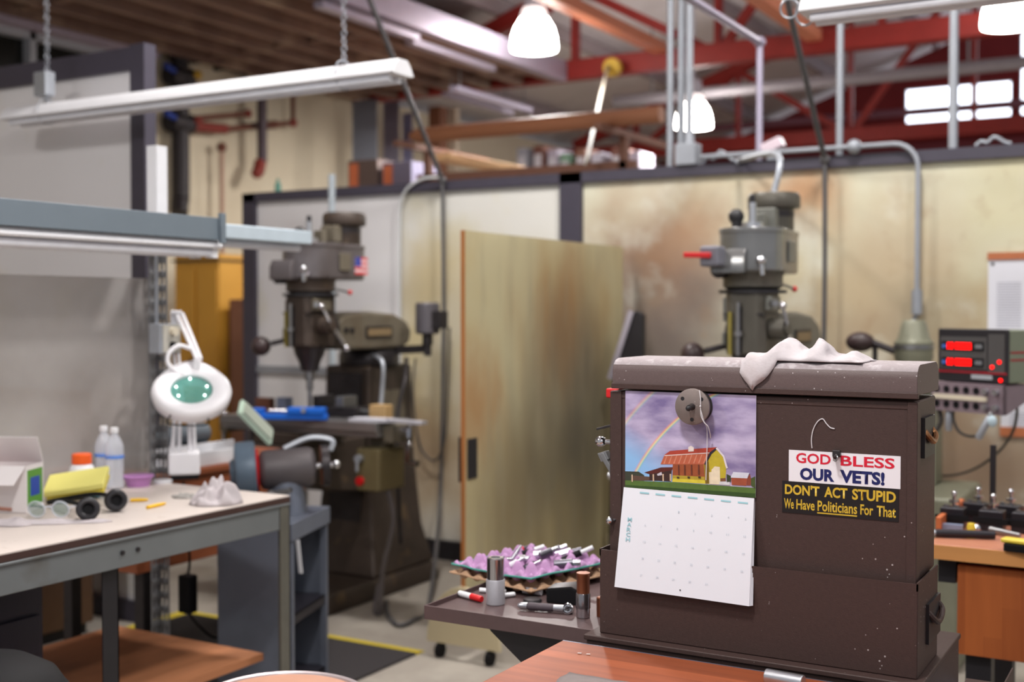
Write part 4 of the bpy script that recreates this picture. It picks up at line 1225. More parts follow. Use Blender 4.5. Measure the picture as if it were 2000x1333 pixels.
# ================================================================= MILLING MACHINES
def mill(loc, label, body, head, dirty, group):
    t = thing('milling_machine', label, 'milling machine', loc, 0, group)
    HX = 0.13                                          # spindle line, right of the column's middle
    # base and column
    m = MB(); m.prism([(-0.27, 0), (0.30, 0), (0.30, 0.05), (0.27, 0.1), (-0.24, 0.1), (-0.27, 0.05)], -0.1, 0.92, 'xz'); m.build('base', dirty, t, bevel=0.012)
    m = MB()
    m.rings([[(-0.24, 0.34, 0.1), (0.27, 0.34, 0.1), (0.27, 0.92, 0.1), (-0.24, 0.92, 0.1)], [(-0.19, 0.42, 0.32), (0.2, 0.42, 0.32), (0.2, 0.9, 0.32), (-0.19, 0.9, 0.32)],
             [(-0.16, 0.45, 0.7), (0.165, 0.45, 0.7), (0.165, 0.88, 0.7), (-0.16, 0.88, 0.7)], [(-0.15, 0.45, 1.24), (0.155, 0.45, 1.24), (0.155, 0.86, 1.24), (-0.15, 0.86, 1.24)]])
    c = m.build('column', dirty, t, bevel=0.02, seg=3)
    m = MB(); m.box(0.157, 0.163, 0.55, 0.78, 0.82, 1.1); m.build('cover_plate', body, c, bevel=0.003)
    m = MB(); m.box(-0.1, 0.11, 0.425, 0.45, 0.35, 1.2); m.build('knee_ways', DARKST, c)
    # knee, saddle, table
    m = MB(); m.prism([(0.43, 0.56), (0.43, 0.86), (-0.2, 0.86), (-0.2, 0.74), (0.1, 0.6)], -0.13, 0.15, 'yz'); k = m.build('knee', dirty, t, bevel=0.012)
    m = MB(); m.cyl((0.01, -0.2, 0.78), (0.01, -0.26, 0.78), 0.035); m.cyl((0.01, -0.26, 0.78), (0.01, -0.275, 0.78), 0.075); m.build('knee_dial', STEEL, k)
    m = MB(); m.cyl((0.01, 0.05, 0.6), (0.01, 0.05, 0.09), 0.035); m.build('knee_screw', STEEL, k)
    m = MB(); m.box(-0.16, 0.18, -0.17, 0.22, 0.862, 0.925); m.build('saddle', dirty, t, bevel=0.008)
    m = MB(); TX0_, TX1_ = -0.37, 0.64
    m.prism([(-0.13, 0.928), (-0.13, 0.95), (-0.15, 0.955), (-0.15, 1.0), (0.15, 1.0), (0.15, 0.955), (0.13, 0.95), (0.13, 0.928)], TX0_, TX1_, 'yz')
    tb = m.build('table', mat('mill_table_steel', (150, 148, 148), 0.35, 0.7, 0.25, 9), t, bevel=0.003)
    for y in (-0.085, 0.0, 0.085):
        m = MB(); m.box(TX0_ - 0.001, TX1_ + 0.001, y - 0.009, y + 0.009, 0.985, 1.0008); m.build('t_slot', DARKST, tb)
    for s, x in ((1, TX1_), (-1, TX0_)):
        m = MB(); m.box(min(x, x + s * 0.06), max(x, x + s * 0.06), -0.09, 0.09, 0.90, 0.985); e = m.build('table_end_bracket', body, tb, bevel=0.008)
        m = MB(); m.cyl((x + s * 0.06, 0, 0.945), (x + s * 0.10, 0, 0.945), 0.03); m.bar((x + s * 0.10, 0, 0.985), (x + s * 0.10, -0.02, 0.80), 0.02, 0.014)
        m.sph((x + s * 0.105, 0, 0.985), 0.018); m.sph((x + s * 0.105, -0.01, 0.89), 0.014); m.build('crank', CHROME, e)
        m = MB(); m.cyl((x + s * 0.10, -0.02, 0.80), (x + s * 0.16, -0.02, 0.80), 0.014, 0.017); m.build('crank_handle', CHROME, e)
    m = MB(); m.box(0.50, 0.64, -0.12, 0.10, 0.66, 0.87); pf = m.build('power_feed', mat('olive_paint', (112, 100, 70), 0.5, 0, 0.25, 9), t, bevel=0.012)
    m = MB(); m.cyl((0.53, -0.12, 0.71), (0.53, -0.135, 0.71), 0.022); m.build('stop_button', RED, pf)
    m = MB(); m.cyl((0.53, -0.12, 0.82), (0.53, -0.15, 0.82), 0.02); m.cyl((0.53, -0.15, 0.82), (0.53, -0.15, 0.76), 0.008); m.build('feed_lever', GALV, pf)
    m = MB(); m.bar((0.57, 0.0, 0.87), (0.57, 0.0, 0.955), 0.1, 0.06); m.build('feed_bracket', body, pf)
    # turret and ram
    m = MB(); m.lathe([(0.165, 1.24), (0.17, 1.25), (0.17, 1.30), (0.15, 1.335)], (0.03, 0.62, 0), n=36); m.build('turret', DARKST, t)
    m = MB(); m.prism([(0.17, 1.36), (0.14, 1.40), (0.14, 1.49), (0.2, 1.525), (0.42, 1.54), (0.64, 1.525), (0.76, 1.48), (0.8, 1.43), (0.78, 1.36), (0.7, 1.335), (0.25, 1.335)], -0.02, 0.2, 'yz')
    r = m.build('ram', body, t, bevel=0.02, seg=3)
    m = MB(); m.box(0.2005, 0.207, 0.36, 0.6, 1.395, 1.46); m.build('name_plate', DARKST, r, bevel=0.002)
    m = MB(); m.box(0.2065, 0.2085, 0.375, 0.585, 1.408, 1.447); m.build('plate_inlay', mat('plate_tan', (150, 128, 96), 0.5, 0.2), r)
    for y in (0.19, 0.24):
        m = MB(); m.cyl((0.2, y, 1.44), (0.209, y, 1.44), 0.016, n=12); m.build('bolt', DARKST, r)
    m = MB(); m.cyl((0.09, 0.14, 1.45), (0.09, 0.06, 1.45), 0.11, n=28); m.build('head_clamp', DARKST, t)
    # head
    H = thing  # noqa
    m = MB(); m.prism([(-0.085, -0.10), (-0.06, -0.13), (0.06, -0.13), (0.085, -0.10), (0.085, 0.09), (-0.085, 0.09)], 1.36, 1.63, 'xy')
    for v in m.bm.verts: v.co.x += HX
    hc = m.build('head_casting', dirty, t, bevel=0.014, seg=3)
    for (a_, b_, c_, d_, e_, f_) in ((-0.105, -0.085, -0.09, 0.05, 1.50, 1.60), (0.085, 0.112, -0.11, 0.02, 1.545, 1.605), (-0.1, -0.084, -0.115, -0.02, 1.40, 1.455)):
        m = MB(); m.box(HX + a_, HX + b_, c_, d_, e_, f_); m.build('head_cover', body, hc, bevel=0.006)
    m = MB(); m.box(HX - 0.087, HX + 0.087, -0.128, 0.091, 1.527, 1.534); m.build('casting_seam', BLACKP, hc)
    m = MB(); m.cyl((HX + 0.11, -0.1, 1.575), (HX + 0.135, -0.13, 1.575), 0.014); m.build('oil_cup', STEEL, hc)
    m = MB(); m.box(HX - 0.028, HX - 0.004, -0.136, -0.129, 1.37, 1.56); m.build('quill_slot', BLACKP, hc)
    m = MB(); m.box(HX - 0.06, HX - 0.046, -0.145, -0.13, 1.36, 1.54); m.build('depth_scale', mat('brass_scale', (160, 146, 74), 0.4, 0.5), hc)
    m = MB(); m.cyl((HX - 0.015, -0.15, 1.36), (HX - 0.015, -0.15, 1.58), 0.008, n=10); m.cyl((HX - 0.015, -0.15, 1.44), (HX - 0.015, -0.15, 1.46), 0.018); m.build('stop_screw', STEEL, hc)
    m = MB(); m.lathe([(0.085, 1.36), (0.075, 1.32), (0.055, 1.28), (0.045, 1.235), (0.04, 1.235)], (HX, -0.02, 0), n=26); m.build('nose_cone', DARKST, hc)
    m = MB(); m.lathe([(0.03, 1.235), (0.03, 1.2), (0.018, 1.185), (0.018, 1.14), (0.01, 1.135), (0.01, 1.06), (0.003, 1.045)], (HX, -0.02, 0), n=18); m.build('chuck_and_tool', STEEL, hc)
    m = MB(); m.cyl((HX + 0.085, -0.03, 1.47), (HX + 0.15, -0.03, 1.47), 0.045, n=22); m.cyl((HX + 0.15, -0.03, 1.47), (HX + 0.165, -0.03, 1.47), 0.03); q = m.build('feed_gearbox', dirty, hc, bevel=0.004)
    m = MB(); m.cyl((HX + 0.155, -0.03, 1.47), (HX + 0.165, -0.12, 1.56), 0.008, n=10); m.sph((HX + 0.165, -0.125, 1.565), 0.017); m.build('feed_lever', CHROME, q)
    m = MB(); m.cyl((HX + 0.15, -0.03, 1.47), (HX + 0.18, 0.05, 1.36), 0.009, n=10); m.sph((HX + 0.18, 0.055, 1.352), 0.018); m.build('quill_handle', CHROME, q)
    m = MB(); m.cyl((HX - 0.085, -0.06, 1.40), (HX - 0.17, -0.12, 1.375), 0.013, n=12); m.build('handle_arm', DARKST, hc)
    m = MB(); m.sph((HX - 0.215, -0.145, 1.362), 0.05, n=18); m.build('ball_handle', mat('dark_brown_knob', (60, 46, 46), 0.4, 0, 0.1), hc)
    m = MB(); m.lathe([(0.10, 1.63), (0.125, 1.645), (0.125, 1.69), (0.135, 1.705)], (HX, -0.01, 0), n=32); m.build('gear_housing', dirty, t)
    for zc, rc in ((1.618, 0.142), (1.694, 0.129)):
        m = MB(); m.lathe([(rc, zc), (rc, zc + 0.014)], (HX, -0.01, 0), n=30); m.build('dark_collar', BLACKP, t)
    m = MB(); m.cyl((HX + 0.1, -0.02, 1.665), (HX + 0.13, 0.14, 1.64), 0.006, n=8); lv = m.build('back_gear_lever', STEEL, t)
    m = MB(); m.sph((HX + 0.132, 0.145, 1.638), 0.013); m.build('lever_knob', RED, lv)
    # belt housing: racetrack outline
    def track(x, y0, y1, w0, w1, n=14):
        out = []
        for i in range(n + 1):
            a = math.pi + math.pi * i / n; out.append((x + w0 * math.cos(a), y0 + w0 * math.sin(a)))
        for i in range(n + 1):
            a = math.pi * i / n; out.append((x + w1 * math.cos(a), y1 + w1 * math.sin(a)))
        return out
    m = MB(); m.prism(track(HX, -0.02, 0.27, 0.135, 0.105), 1.705, 1.885, 'xy'); bh = m.build('belt_housing', head, t, bevel=0.012, seg=3, sharp=50)
    m = MB(); m.prism(track(HX, -0.02, 0.27, 0.139, 0.109), 1.868, 1.89, 'xy'); m.build('housing_lid', head, bh, bevel=0.004, sharp=50)
    m = MB(); m.prism([(-0.13, 1.70), (-0.195, 1.70), (-0.195, 1.765), (-0.175, 1.80), (-0.13, 1.80)], HX - 0.115, HX + 0.025, 'yz'); m.build('speed_plate', head, bh, bevel=0.004)
    m = MB(); m.cyl((HX - 0.09, -0.11, 1.72), (HX - 0.10, -0.155, 1.72), 0.04, n=22); m.cyl((HX - 0.10, -0.155, 1.72), (HX - 0.105, -0.175, 1.72), 0.018); m.build('speed_dial', DARKST, bh)
    m = MB(); m.cyl((HX + 0.08, -0.12, 1.735), (HX + 0.09, -0.17, 1.715), 0.012); m.sph((HX + 0.09, -0.175, 1.75), 0.02); m.cyl((HX + 0.09, -0.175, 1.75), (HX + 0.095, -0.175, 1.69), 0.01); m.build('speed_crank', CHROME, bh)
    m = MB(); m.cyl((HX, -0.02, 1.885), (HX, -0.02, 1.915), 0.045, n=22); m.cyl((HX, -0.02, 1.915), (HX, -0.02, 2.0), 0.017); m.build('drawbar', ALU, bh)
    m = MB(); m.cyl((HX - 0.075, 0.0, 1.885), (HX - 0.075, 0.0, 1.93), 0.022); m.sph((HX - 0.078, 0.0, 1.945), 0.034); m.build('brake_knob', BLACKP, bh)
    m = MB(); m.box(HX - 0.03, HX + 0.03, 0.05, 0.09, 1.885, 1.96); m.build('drawbar_bracket', body, bh, bevel=0.006)
    m = MB(); m.cyl((HX, -0.02, 2.0), (HX, -0.02, 2.03), 0.012, n=8); m.build('drawbar_nut', BLACKP, bh)
    m = MB(); m.box(HX + 0.129, HX + 0.138, 0.06, 0.15, 1.75, 1.84); m.build('side_plate', body, bh, bevel=0.004)
    # motor
    m = MB(); m.lathe([(0.085, 1.885), (0.088, 1.90), (0.088, 2.0)], (HX, 0.27, 0), n=32); mo = m.build('motor', dirty if dirty is not head else body, t)
    m = MB(); m.lathe([(0.112, 1.995), (0.115, 2.0), (0.115, 2.045), (0.105, 2.062), (0.06, 2.066)], (HX, 0.27, 0), n=32); m.build('motor_cap', dirty, mo)
    m = MB(); m.lathe([(0.089, 1.955), (0.0895, 1.98)], (HX, 0.27, 0), n=32); m.build('motor_band', DARKST, mo)
    m = MB(); m.box(HX - 0.05, HX + 0.05, 0.13, 0.19, 1.90, 1.99); m.build('terminal_box', body, mo, bevel=0.008)
    return t

M1B = mat('mill_olive_grey', (112, 104, 90), 0.5, 0.1, 0.2, 9, stains=(((90, 74, 54), 5, 0.5, 0.75, 0.6),))
M1H = mat('mill_grey', (112, 106, 108), 0.3, 0.45, 0.2, 9, stains=(((80, 70, 66), 6, 0.5, 0.7, 0.7),))
M1D = mat('mill_grimy', (68, 57, 50), 0.5, 0.1, 0.3, 7, stains=(((48, 38, 32), 3, 0.45, 0.7, 0.8), ((150, 122, 84), 6, 0.62, 0.8, 0.5)))
M2B = mat('mill_silver_grey', (118, 118, 112), 0.38, 0.3, 0.15, 9)
M2H = mat('mill_silver', (134, 134, 134), 0.22, 0.65, 0.18, 9, stains=(((92, 90, 86), 7, 0.52, 0.7, 0.6),))
M2D = mat('mill_silver_grimy', (92, 88, 80), 0.42, 0.25, 0.25, 9, stains=(((62, 54, 46), 5, 0.5, 0.7, 0.7),))
m1 = mill((-4.10, 4.82, 0), 'grimy olive-grey milling machine at left with a flag decal on its head', M1B, M1H, M1D, 'vertical milling machines')
m2 = mill((-1.78, 4.90, 0), 'clean silver-grey milling machine behind the tool chest with a red switch lever', M2B, M2H, M2D, 'vertical milling machines')

# flag decal on the left machine (a part of it)
fx = 0.13 + 0.112
m = MB(); m.use(mat('flag_white', (226, 214, 218), 0.5)).box(fx, fx + 0.0012, 0.215, 0.325, 1.735, 1.825)
fl = m.build('flag_decal', None, m1)
m = MB()
for k in range(4):
    m.use(mat('flag_red', (222, 70, 74), 0.5)).box(fx + 0.0012, fx + 0.0018, 0.215, 0.325, 1.735 + k * 0.0257, 1.748 + k * 0.0257)
m.build('flag_stripes', None, fl)
m = MB(); m.box(fx + 0.0018, fx + 0.0024, 0.215, 0.265, 1.777, 1.825); m.build('flag_canton', mat('flag_blue', (64, 76, 160), 0.5), fl)
# oiler motor on a bracket behind the left machine's ram
p = onY(835, 625, 5.5) - Vector(m1.location)
m = MB(); m.lathe([(0.055, p.z - 0.08), (0.068, p.z - 0.07), (0.068, p.z + 0.085), (0.06, p.z + 0.095)], (p.x, p.y, 0), n=24); rm = m.build('rear_motor', mat('dark_grey_motor', (92, 88, 94), 0.4, 0.2), m1)
m = MB(); m.cyl((p.x, p.y, p.z - 0.08), (p.x, p.y, p.z - 0.14), 0.03); m.box(p.x + 0.05, p.x + 0.11, p.y - 0.04, p.y + 0.04, p.z - 0.05, p.z + 0.05); m.build('motor_neck', DARKST, rm, bevel=0.005)
m = MB(); m.bar((0.12, 0.68, 1.32), (p.x, p.y, p.z - 0.16), 0.05, 0.045); m.cyl((p.x, p.y, p.z - 0.2), (p.x, p.y, p.z - 0.12), 0.022); m.build('motor_arm', DARKST, rm)
m = MB(); m.tube([(0.14, 0.5, 1.30), (0.24, 0.46, 1.26), (0.25, 0.44, 1.1), (0.255, 0.40, 0.95), (0.26, 0.34, 0.86)], 0.012); m.build('coolant_hose', GALV, m1)
m = MB(); m.tube([(0.3, 0.6, 1.28), (0.36, 0.5, 1.18), (0.37, 0.42, 1.0), (0.40, 0.36, 0.8), (0.42, 0.35, 0.6), (0.40, 0.4, 0.3)], 0.012); m.build('air_hose', DARKST, m1)
# drum switch with red lever on the right machine
p = onY(1386, 500, 4.66) - Vector(m2.location)
m = MB(); m.box(p.x - 0.035, p.x + 0.05, p.y - 0.03, p.y + 0.06, p.z - 0.045, p.z + 0.04); sw_ = m.build('drum_switch', mat('switch_grey', (112, 112, 122), 0.5), m2, bevel=0.012)
m = MB(); m.bar((p.x + 0.02, p.y - 0.04, p.z), (p.x - 0.095, p.y - 0.045, p.z + 0.004), 0.018, 0.022); m.build('switch_lever', RED, sw_, bevel=0.004)
m = MB(); m.bar((p.x + 0.03, p.y + 0.03, p.z), (0.05, -0.02, 1.79), 0.03, 0.03); m.build('switch_bracket', M2B, sw_)

# ---- things on the left machine's table (top z = 1.0)
def on_mt(px, py): return onZ(px, py, 1.0012)
BLU = mat('bright_blue', (20, 100, 205), 0.4, 0, 0.08)
p = on_mt(548, 822)
t = thing('blue_clamp', 'bright blue steel clamp bar lying across the left milling machine table', 'clamp', (p.x, p.y + 0.06, 1.0012), R(22))
m = MB(); m.box(-0.19, 0.2, -0.02, 0.02, 0, 0.03); m.box(-0.19, -0.13, -0.035, 0.035, 0, 0.055); m.box(0.0, 0.19, -0.03, 0.03, 0.03, 0.062); m.build('body', BLU, t, bevel=0.005)
m = MB(); m.cyl((-0.10, 0, 0.045), (0.0, 0, 0.045), 0.01); m.sph((-0.21, 0, 0.035), 0.016); m.cyl((0.09, -0.03, 0.05), (0.09, -0.045, 0.05), 0.012); m.build('screw', CHROME, t)
t = thing('machine_vise', 'dark machine vise on the left milling machine table, right of the blue clamp', 'vise', (-3.86, 4.9, 1.0012), R(4))
m = MB(); m.box(-0.12, 0.14, -0.06, 0.06, 0, 0.05); m.build('body', DARKST, t, bevel=0.005)
m = MB(); m.box(-0.12, -0.07, -0.065, 0.065, 0.05, 0.105); m.build('fixed_jaw', DARKST, t, bevel=0.004)
m = MB(); m.box(0.02, 0.07, -0.065, 0.065, 0.05, 0.105); m.build('moving_jaw', STEEL, t, bevel=0.004)
m = MB(); m.cyl((0.07, 0, 0.03), (0.18, 0, 0.03), 0.012); m.build('screw', STEEL, t)
p = on_mt(722, 832)
m = MB(); m.box(-0.05, 0.05, -0.03, 0.035, 0, 0.07); o = m.build('wood_block', mat('pale_wood', (190, 156, 108), 0.6, 0, 0.2, 10, stretch=(1, 8, 8)), bevel=0.003); o.location = (-3.58, 4.88, 1.0012)
tag(o, 'tan wood block standing at the right end of the left milling machine table', 'wood block')
for (px, py, lb, sx, sy, rz) in ((618, 838, 'pale grey steel plate at the near left of the left milling machine table', 0.1, 0.05, 0.5), (668, 845, 'pale grey steel strip along the front of the left milling machine table', 0.12, 0.022, -0.35)):
    p = on_mt(px, py); m = MB(); m.box(-sx, sx, -sy, sy, 0, 0.016); o = m.build('steel_plate', mat('pale_plate', (206, 206, 216), 0.4, 0.1), bevel=0.001); o.location = (p.x, max(p.y, 4.735), 1.0012); o.rotation_euler = (0, 0, rz * 0.3)
    tag(o, lb, 'steel plate')
m = MB(); m.box(-0.05, 0.05, -0.02, 0.02, 0, 0.075); o = m.build('brown_block', mat('brown_block', (112, 70, 54), 0.6)); o.location = (-4.36, 4.9, 1.0012); tag(o, 'brown block behind the blue clamp on the milling machine table', 'block')
m = MB(); m.box(-0.03, 0.03, -0.03, 0.03, 0, 0.08); o = m.build('steel_block', mat('blue_grey_block', (140, 150, 176), 0.4, 0.3)); o.location = (-4.25, 4.93, 1.0012); tag(o, 'blue-grey block beside the brown block on the milling machine table', 'block')

# ================================================================= SECOND BENCH, GRINDER, MAT, SCREEN
WOODR = mat('red_brown_wood', (150, 84, 54), 0.5, 0, 0.3, 4, stretch=(1, 1, 9), stains=(((96, 50, 34), 3, 0.5, 0.75, 0.6),))
BX1 = -3.64
t = thing('wooden_bench', 'brown wooden bench with drawer front beyond the white workbench, left of the grinder', 'bench', (BX1, 3.34, 0))
m = MB(); m.box(-0.52, 0, 0, 1.02, 0.50, 0.86); m.build('drawer_case', WOODR, t, bevel=0.004)
m = MB(); m.box(-0.54, 0.02, -0.02, 1.06, 0.86, 0.885); m.build('bench_top', WOODR, t, bevel=0.003)
for x in (-0.48, -0.06):
    for y in (0.04, 0.96):
        m = MB(); m.box(x, x + 0.05, y, y + 0.05, 0.0135, 0.50); m.build('leg', DARKST, t)
m = MB(); m.cyl((0.0, 0.38, 0.72), (0.02, 0.38, 0.72), 0.016); m.build('drawer_knob', BLACK, t)
# white channel lying along the bench, grey machine parts on it
p = onX(420, 905, BX1 - 0.03)
t = thing('steel_channel', 'white steel channel lying along the brown bench beside the magnifier lamp base', 'channel', (BX1 - 0.02, 3.5, 0.886))
m = MB(); m.box(-0.09, 0.0, 0, 0.5, 0, 0.012); m.build('web', WHITEP, t, bevel=0.002)
m = MB(); m.box(-0.01, 0.0, 0, 0.5, 0.012, 0.06); m.build('flange', WHITEP, t, bevel=0.002)
m = MB(); m.box(-0.09, -0.08, 0, 0.5, 0.012, 0.085); m.build('flange', WHITEP, t, bevel=0.002)
t = thing('machine_casting', 'dull grey machine casting behind the white channel on the brown bench', 'casting', (BX1 - 0.34, 3.78, 0.886))
m = MB(); m.box(-0.12, 0.16, -0.26, 0.26, 0, 0.06); m.build('base', mat('casting_grey', (104, 112, 120), 0.5, 0.3, 0.2), t, bevel=0.008)
m = MB(); m.box(-0.10, 0.02, -0.2, 0.1, 0.06, 0.13); m.cyl((0.08, -0.15, 0.11), (0.08, 0.2, 0.11), 0.045); m.build('body', mat('casting_grey', (104, 112, 120)), t, bevel=0.006)
# tilted readout on a gooseneck
p = onX(514, 846, -3.56)
t = thing('calculator', 'pale green calculator tilted on its stand beside the blue clamp', 'calculator', (-3.60, p.y, 0.886))
m = MB(); m.bar((-0.05, -0.05, 0.24), (0.02, 0.075, 0.09), 0.13, 0.02, (0.5, 0, 0.8)); m.build('case', mat('pale_green_case', (176, 196, 180), 0.5, 0, 0.05), t, bevel=0.005)
m = MB(); m.bar((-0.035, -0.043, 0.232), (0.024, 0.065, 0.105), 0.105, 0.022, (0.5, 0, 0.8)); m.build('face', mat('calculator_face', (150, 158, 146), 0.4, 0, 0.1), t)
m = MB(); m.box(-0.08, 0.02, -0.05, 0.05, 0, 0.012); m.cyl((-0.04, 0, 0.01), (-0.02, 0.01, 0.19), 0.01); m.build('stand', DARKST, t)

# grinder stand: open steel cabinet turned a little to the right
GC = onZ(568, 1030, 0.716)
GT = mat('stand_grey', (112, 118, 132), 0.4, 0.25, 0.15, 6, stains=(((70, 70, 80), 2.5, 0.5, 0.75, 0.6),))
t = thing('grinder_stand', 'blue-grey open steel stand with black shelves under the bench grinder', 'stand', (GC.x, GC.y, 0), R(19))
gw, gd, gh = 0.30, 0.40, 0.716
m = MB(); m.box(-gw, 0, -0.004, 0, 0.02, gh); m.build('side_panel', GT, t)
m = MB(); m.box(-gw, 0, gd, gd + 0.004, 0.02, gh); m.build('side_panel', GT, t)
m = MB(); m.box(-gw, -gw + 0.004, 0, gd, 0.02, gh); m.build('back_panel', BLACKP, t)
m = MB(); m.box(-gw - 0.01, 0.012, -0.012, gd + 0.012, gh, gh + 0.014); m.box(-0.004, 0.012, -0.012, gd + 0.012, gh - 0.055, gh); m.build('top', GT, t, bevel=0.003)
for z in (0.36, 0.06):
    m = MB(); m.box(-gw, 0, 0, gd, z, z + 0.006); m.box(-0.006, 0, 0, gd, z - 0.03, z + 0.006); m.build('shelf', mat('shelf_black', (36, 34, 42), 0.5), t)
for y in (0.0, gd - 0.02):
    m = MB(); m.box(-0.022, 0.004, y, y + 0.022, 0, gh); m.build('corner_post', GT, t)
# bench grinder
GB = mat('grinder_blue_grey', (92, 108, 124), 0.4, 0.1, 0.1)
gz = gh + 0.0145
gloc = Vector((GC.x, GC.y, 0)) + Matrix.Rotation(R(19), 3, 'Z') @ Vector((-0.035, 0.19, 0)); gloc.z = gz
t = thing('bench_grinder', 'blue-grey bench grinder with red inner guard on the steel stand', 'grinder', gloc, R(-8))
wh = Vector((-0.19, -0.13, 0.17)); ax = Vector((0.62, 0.78, 0.05)).normalized()
m = MB(); m.lathe([(0.02, -0.05), (0.045, -0.052), (0.055, -0.036), (0.115, -0.03), (0.12, -0.02), (0.12, 0.045), (0.11, 0.05)], wh, ax, 36); wg = m.build('wheel_guard', GB, t, sharp=40)
m = MB(); m.lathe([(0.085, 0.05), (0.09, 0.06), (0.03, 0.064)], wh, ax, 30); m.build('inner_guard', RED, wg)
m = MB(); c2 = wh + ax * 0.06
m.lathe([(0.05, 0), (0.075, 0.012), (0.08, 0.03), (0.08, 0.20), (0.07, 0.22), (0.04, 0.228)], c2, ax, 30); m.build('motor_body', mat('grinder_motor', (92, 86, 88), 0.5, 0.2, 0.15), t, sharp=50)
c3 = wh + ax * 0.31
m = MB(); m.lathe([(0.085, 0), (0.085, 0.03), (0.02, 0.035)], c3, ax, 28); wb = m.build('wheel', DARKST, t)
m = MB(); m.cyl(c2 + ax * 0.22, c3 + ax * 0.06, 0.012); m.sph(c3 + ax * 0.06, 0.018); m.build('arbor_nut', CHROME, wb)
m = MB(); m.cyl(wh + ax * 0.17 + Vector((0, 0, -0.03)), Vector((wh.x + ax.x * 0.17, wh.y + ax.y * 0.17, 0.0)), 0.06, 0.085, 20); m.build('pedestal', GT, t)
m = MB(); e = wh + ax * 0.07 + Vector((0.08, -0.10, -0.09))
m.bar(e + Vector((-0.06, 0, 0.0)), e + Vector((0.03, 0.01, 0.0)), 0.05, 0.016); m.bar(e + Vector((0.05, 0.03, 0.01)), e + Vector((0.12, 0.08, 0.03)), 0.05, 0.02); m.cyl(e + Vector((-0.04, 0, -0.05)), e + Vector((-0.04, 0, 0.0)), 0.02); m.cyl(e + Vector((0.06, 0.03, -0.06)), e + Vector((0.06, 0.03, 0.03)), 0.014)
m.bar(e + Vector((0.06, 0.03, -0.05)), wh + ax * 0.17 + Vector((0, 0, -0.09)), 0.03, 0.02)
m.build('tool_rest', STEEL, t, bevel=0.002)
m = MB(); m.tube([c2 + ax * 0.1 + Vector((0, 0, 0.08)), c2 + ax * 0.18 + Vector((0.0, 0.03, 0.115)), c2 + ax * 0.25 + Vector((0.02, 0.04, 0.10)), c3 + Vector((0.03, 0.02, 0.06))], 0.012); m.build('lamp_arm', GALV, t)
# white tag hanging on the stand edge
m = MB(); p = Vector((GC.x, GC.y, 0)) + Matrix.Rotation(R(19), 3, 'Z') @ Vector((0.015, 0.03, 0))
m.bar((p.x, p.y, 0.66), (p.x + 0.006, p.y + 0.012, 0.53), 0.016, 0.004); tag(m.build('paper_tag', WHITEP), 'narrow white tag hanging on the front of the steel grinder stand', 'tag')

# anti-fatigue mat
a = onZ(830, 1268, 0.012); b = onZ(640, 1218, 0.012)
t = thing('floor_mat', 'black anti-fatigue floor mat with yellow edges in front of the left milling machine', 'mat', (a.x, a.y, 0))
MX0 = -4.5 - a.x
m = MB(); m.box(MX0, 0, -1.15, -0.07, 0.0, 0.012); m.build('mat_body', mat('mat_black', (48, 44, 46), 0.8, 0, 0.2, 60, bump=0.4), t)
YED = mat('yellow_edge_strip', (214, 190, 56), 0.6, 0, 0.12, 8)
m = MB(); m.prism([(-0.07, 0.0125), (0.0, 0.002), (0.0, 0.0), (-0.07, 0.0)], MX0, 0, 'yz'); m.build('yellow_border', YED, t)
m = MB(); m.box(MX0, MX0 + 0.07, -1.15, -0.07, 0.0121, 0.0135); m.build('yellow_border', YED, t)

# plywood screen on wheels
SX = -2.80
y0s = onX(907, 600, SX).y; y1s = min(onX(1216, 600, SX).y, 6.14); zs = onX(909, 450, SX).z
def sblob(px, py, rad, colr, sc_, amt):
    q_ = onX(px, py, SX)
    return (colr, sc_, 0, 1, amt, (1, 1.5, 0.6), (0.0, q_.y - y0s, q_.z, rad))
PLY = mat('plywood_screen', (192, 182, 146), 0.55, 0, 0.08, 2, stains=(
    ((184, 162, 112), 1.2, 0.42, 0.64, 0.7), sblob(1100, 640, 0.62, (150, 104, 56), 3.0, 0.8), sblob(925, 800, 0.42, (158, 108, 58), 4.0, 0.75), sblob(1120, 880, 0.95, (96, 90, 78), 1.8, 0.92), sblob(990, 960, 0.6, (128, 112, 82), 2.6, 0.7), ((150, 140, 116), 5, 0.5, 0.75, 0.5, (1, 2.2, 0.35))))
t = thing('plywood_screen', 'tall oil-stained plywood screen on a wheeled foot between the two milling machines', 'screen', (SX, y0s, 0))
m = MB(); m.box(-0.018, 0, 0.004, y1s - y0s, 0.14, zs); m.build('board', PLY, t)
m = MB(); m.box(-0.019, 0.001, 0, 0.004, 0.14, zs + 0.0); m.build('edge_band', mat('ply_edge', (176, 112, 60), 0.6, 0, 0.25, 20, stretch=(1, 1, 0.3)), t)
FT = mat('foot_board', (200, 186, 152), 0.6, 0, 0.08, 3, stains=(((150, 118, 76), 3, 0.52, 0.75, 0.8),))
for k, y in enumerate((-0.0195, y1s - y0s - 0.2)):
    m = MB(); arc = [(0.19 * math.cos(R(aa)) , 0.07 + 0.26 * math.sin(R(aa))) for aa in range(0, 181, 12)]
    m.prism(arc, y, y + 0.02, 'xz'); f_ = m.build('foot', FT, t, bevel=0.002)
    for s in (-1, 1):
        m = MB(); m.cyl((s * 0.13 - 0.012, y + 0.02, 0.032), (s * 0.13 + 0.012, y + 0.02, 0.032), 0.032); w_ = m.build('caster', BLACK, f_)
m = MB(); m.box(0.0, 0.006, 0.02, 0.10, 0.80, 0.98); m.box(-0.03, -0.018, -0.005, 0.04, 0.79, 0.99); m.build('latch', BLACKP, t, bevel=0.003)

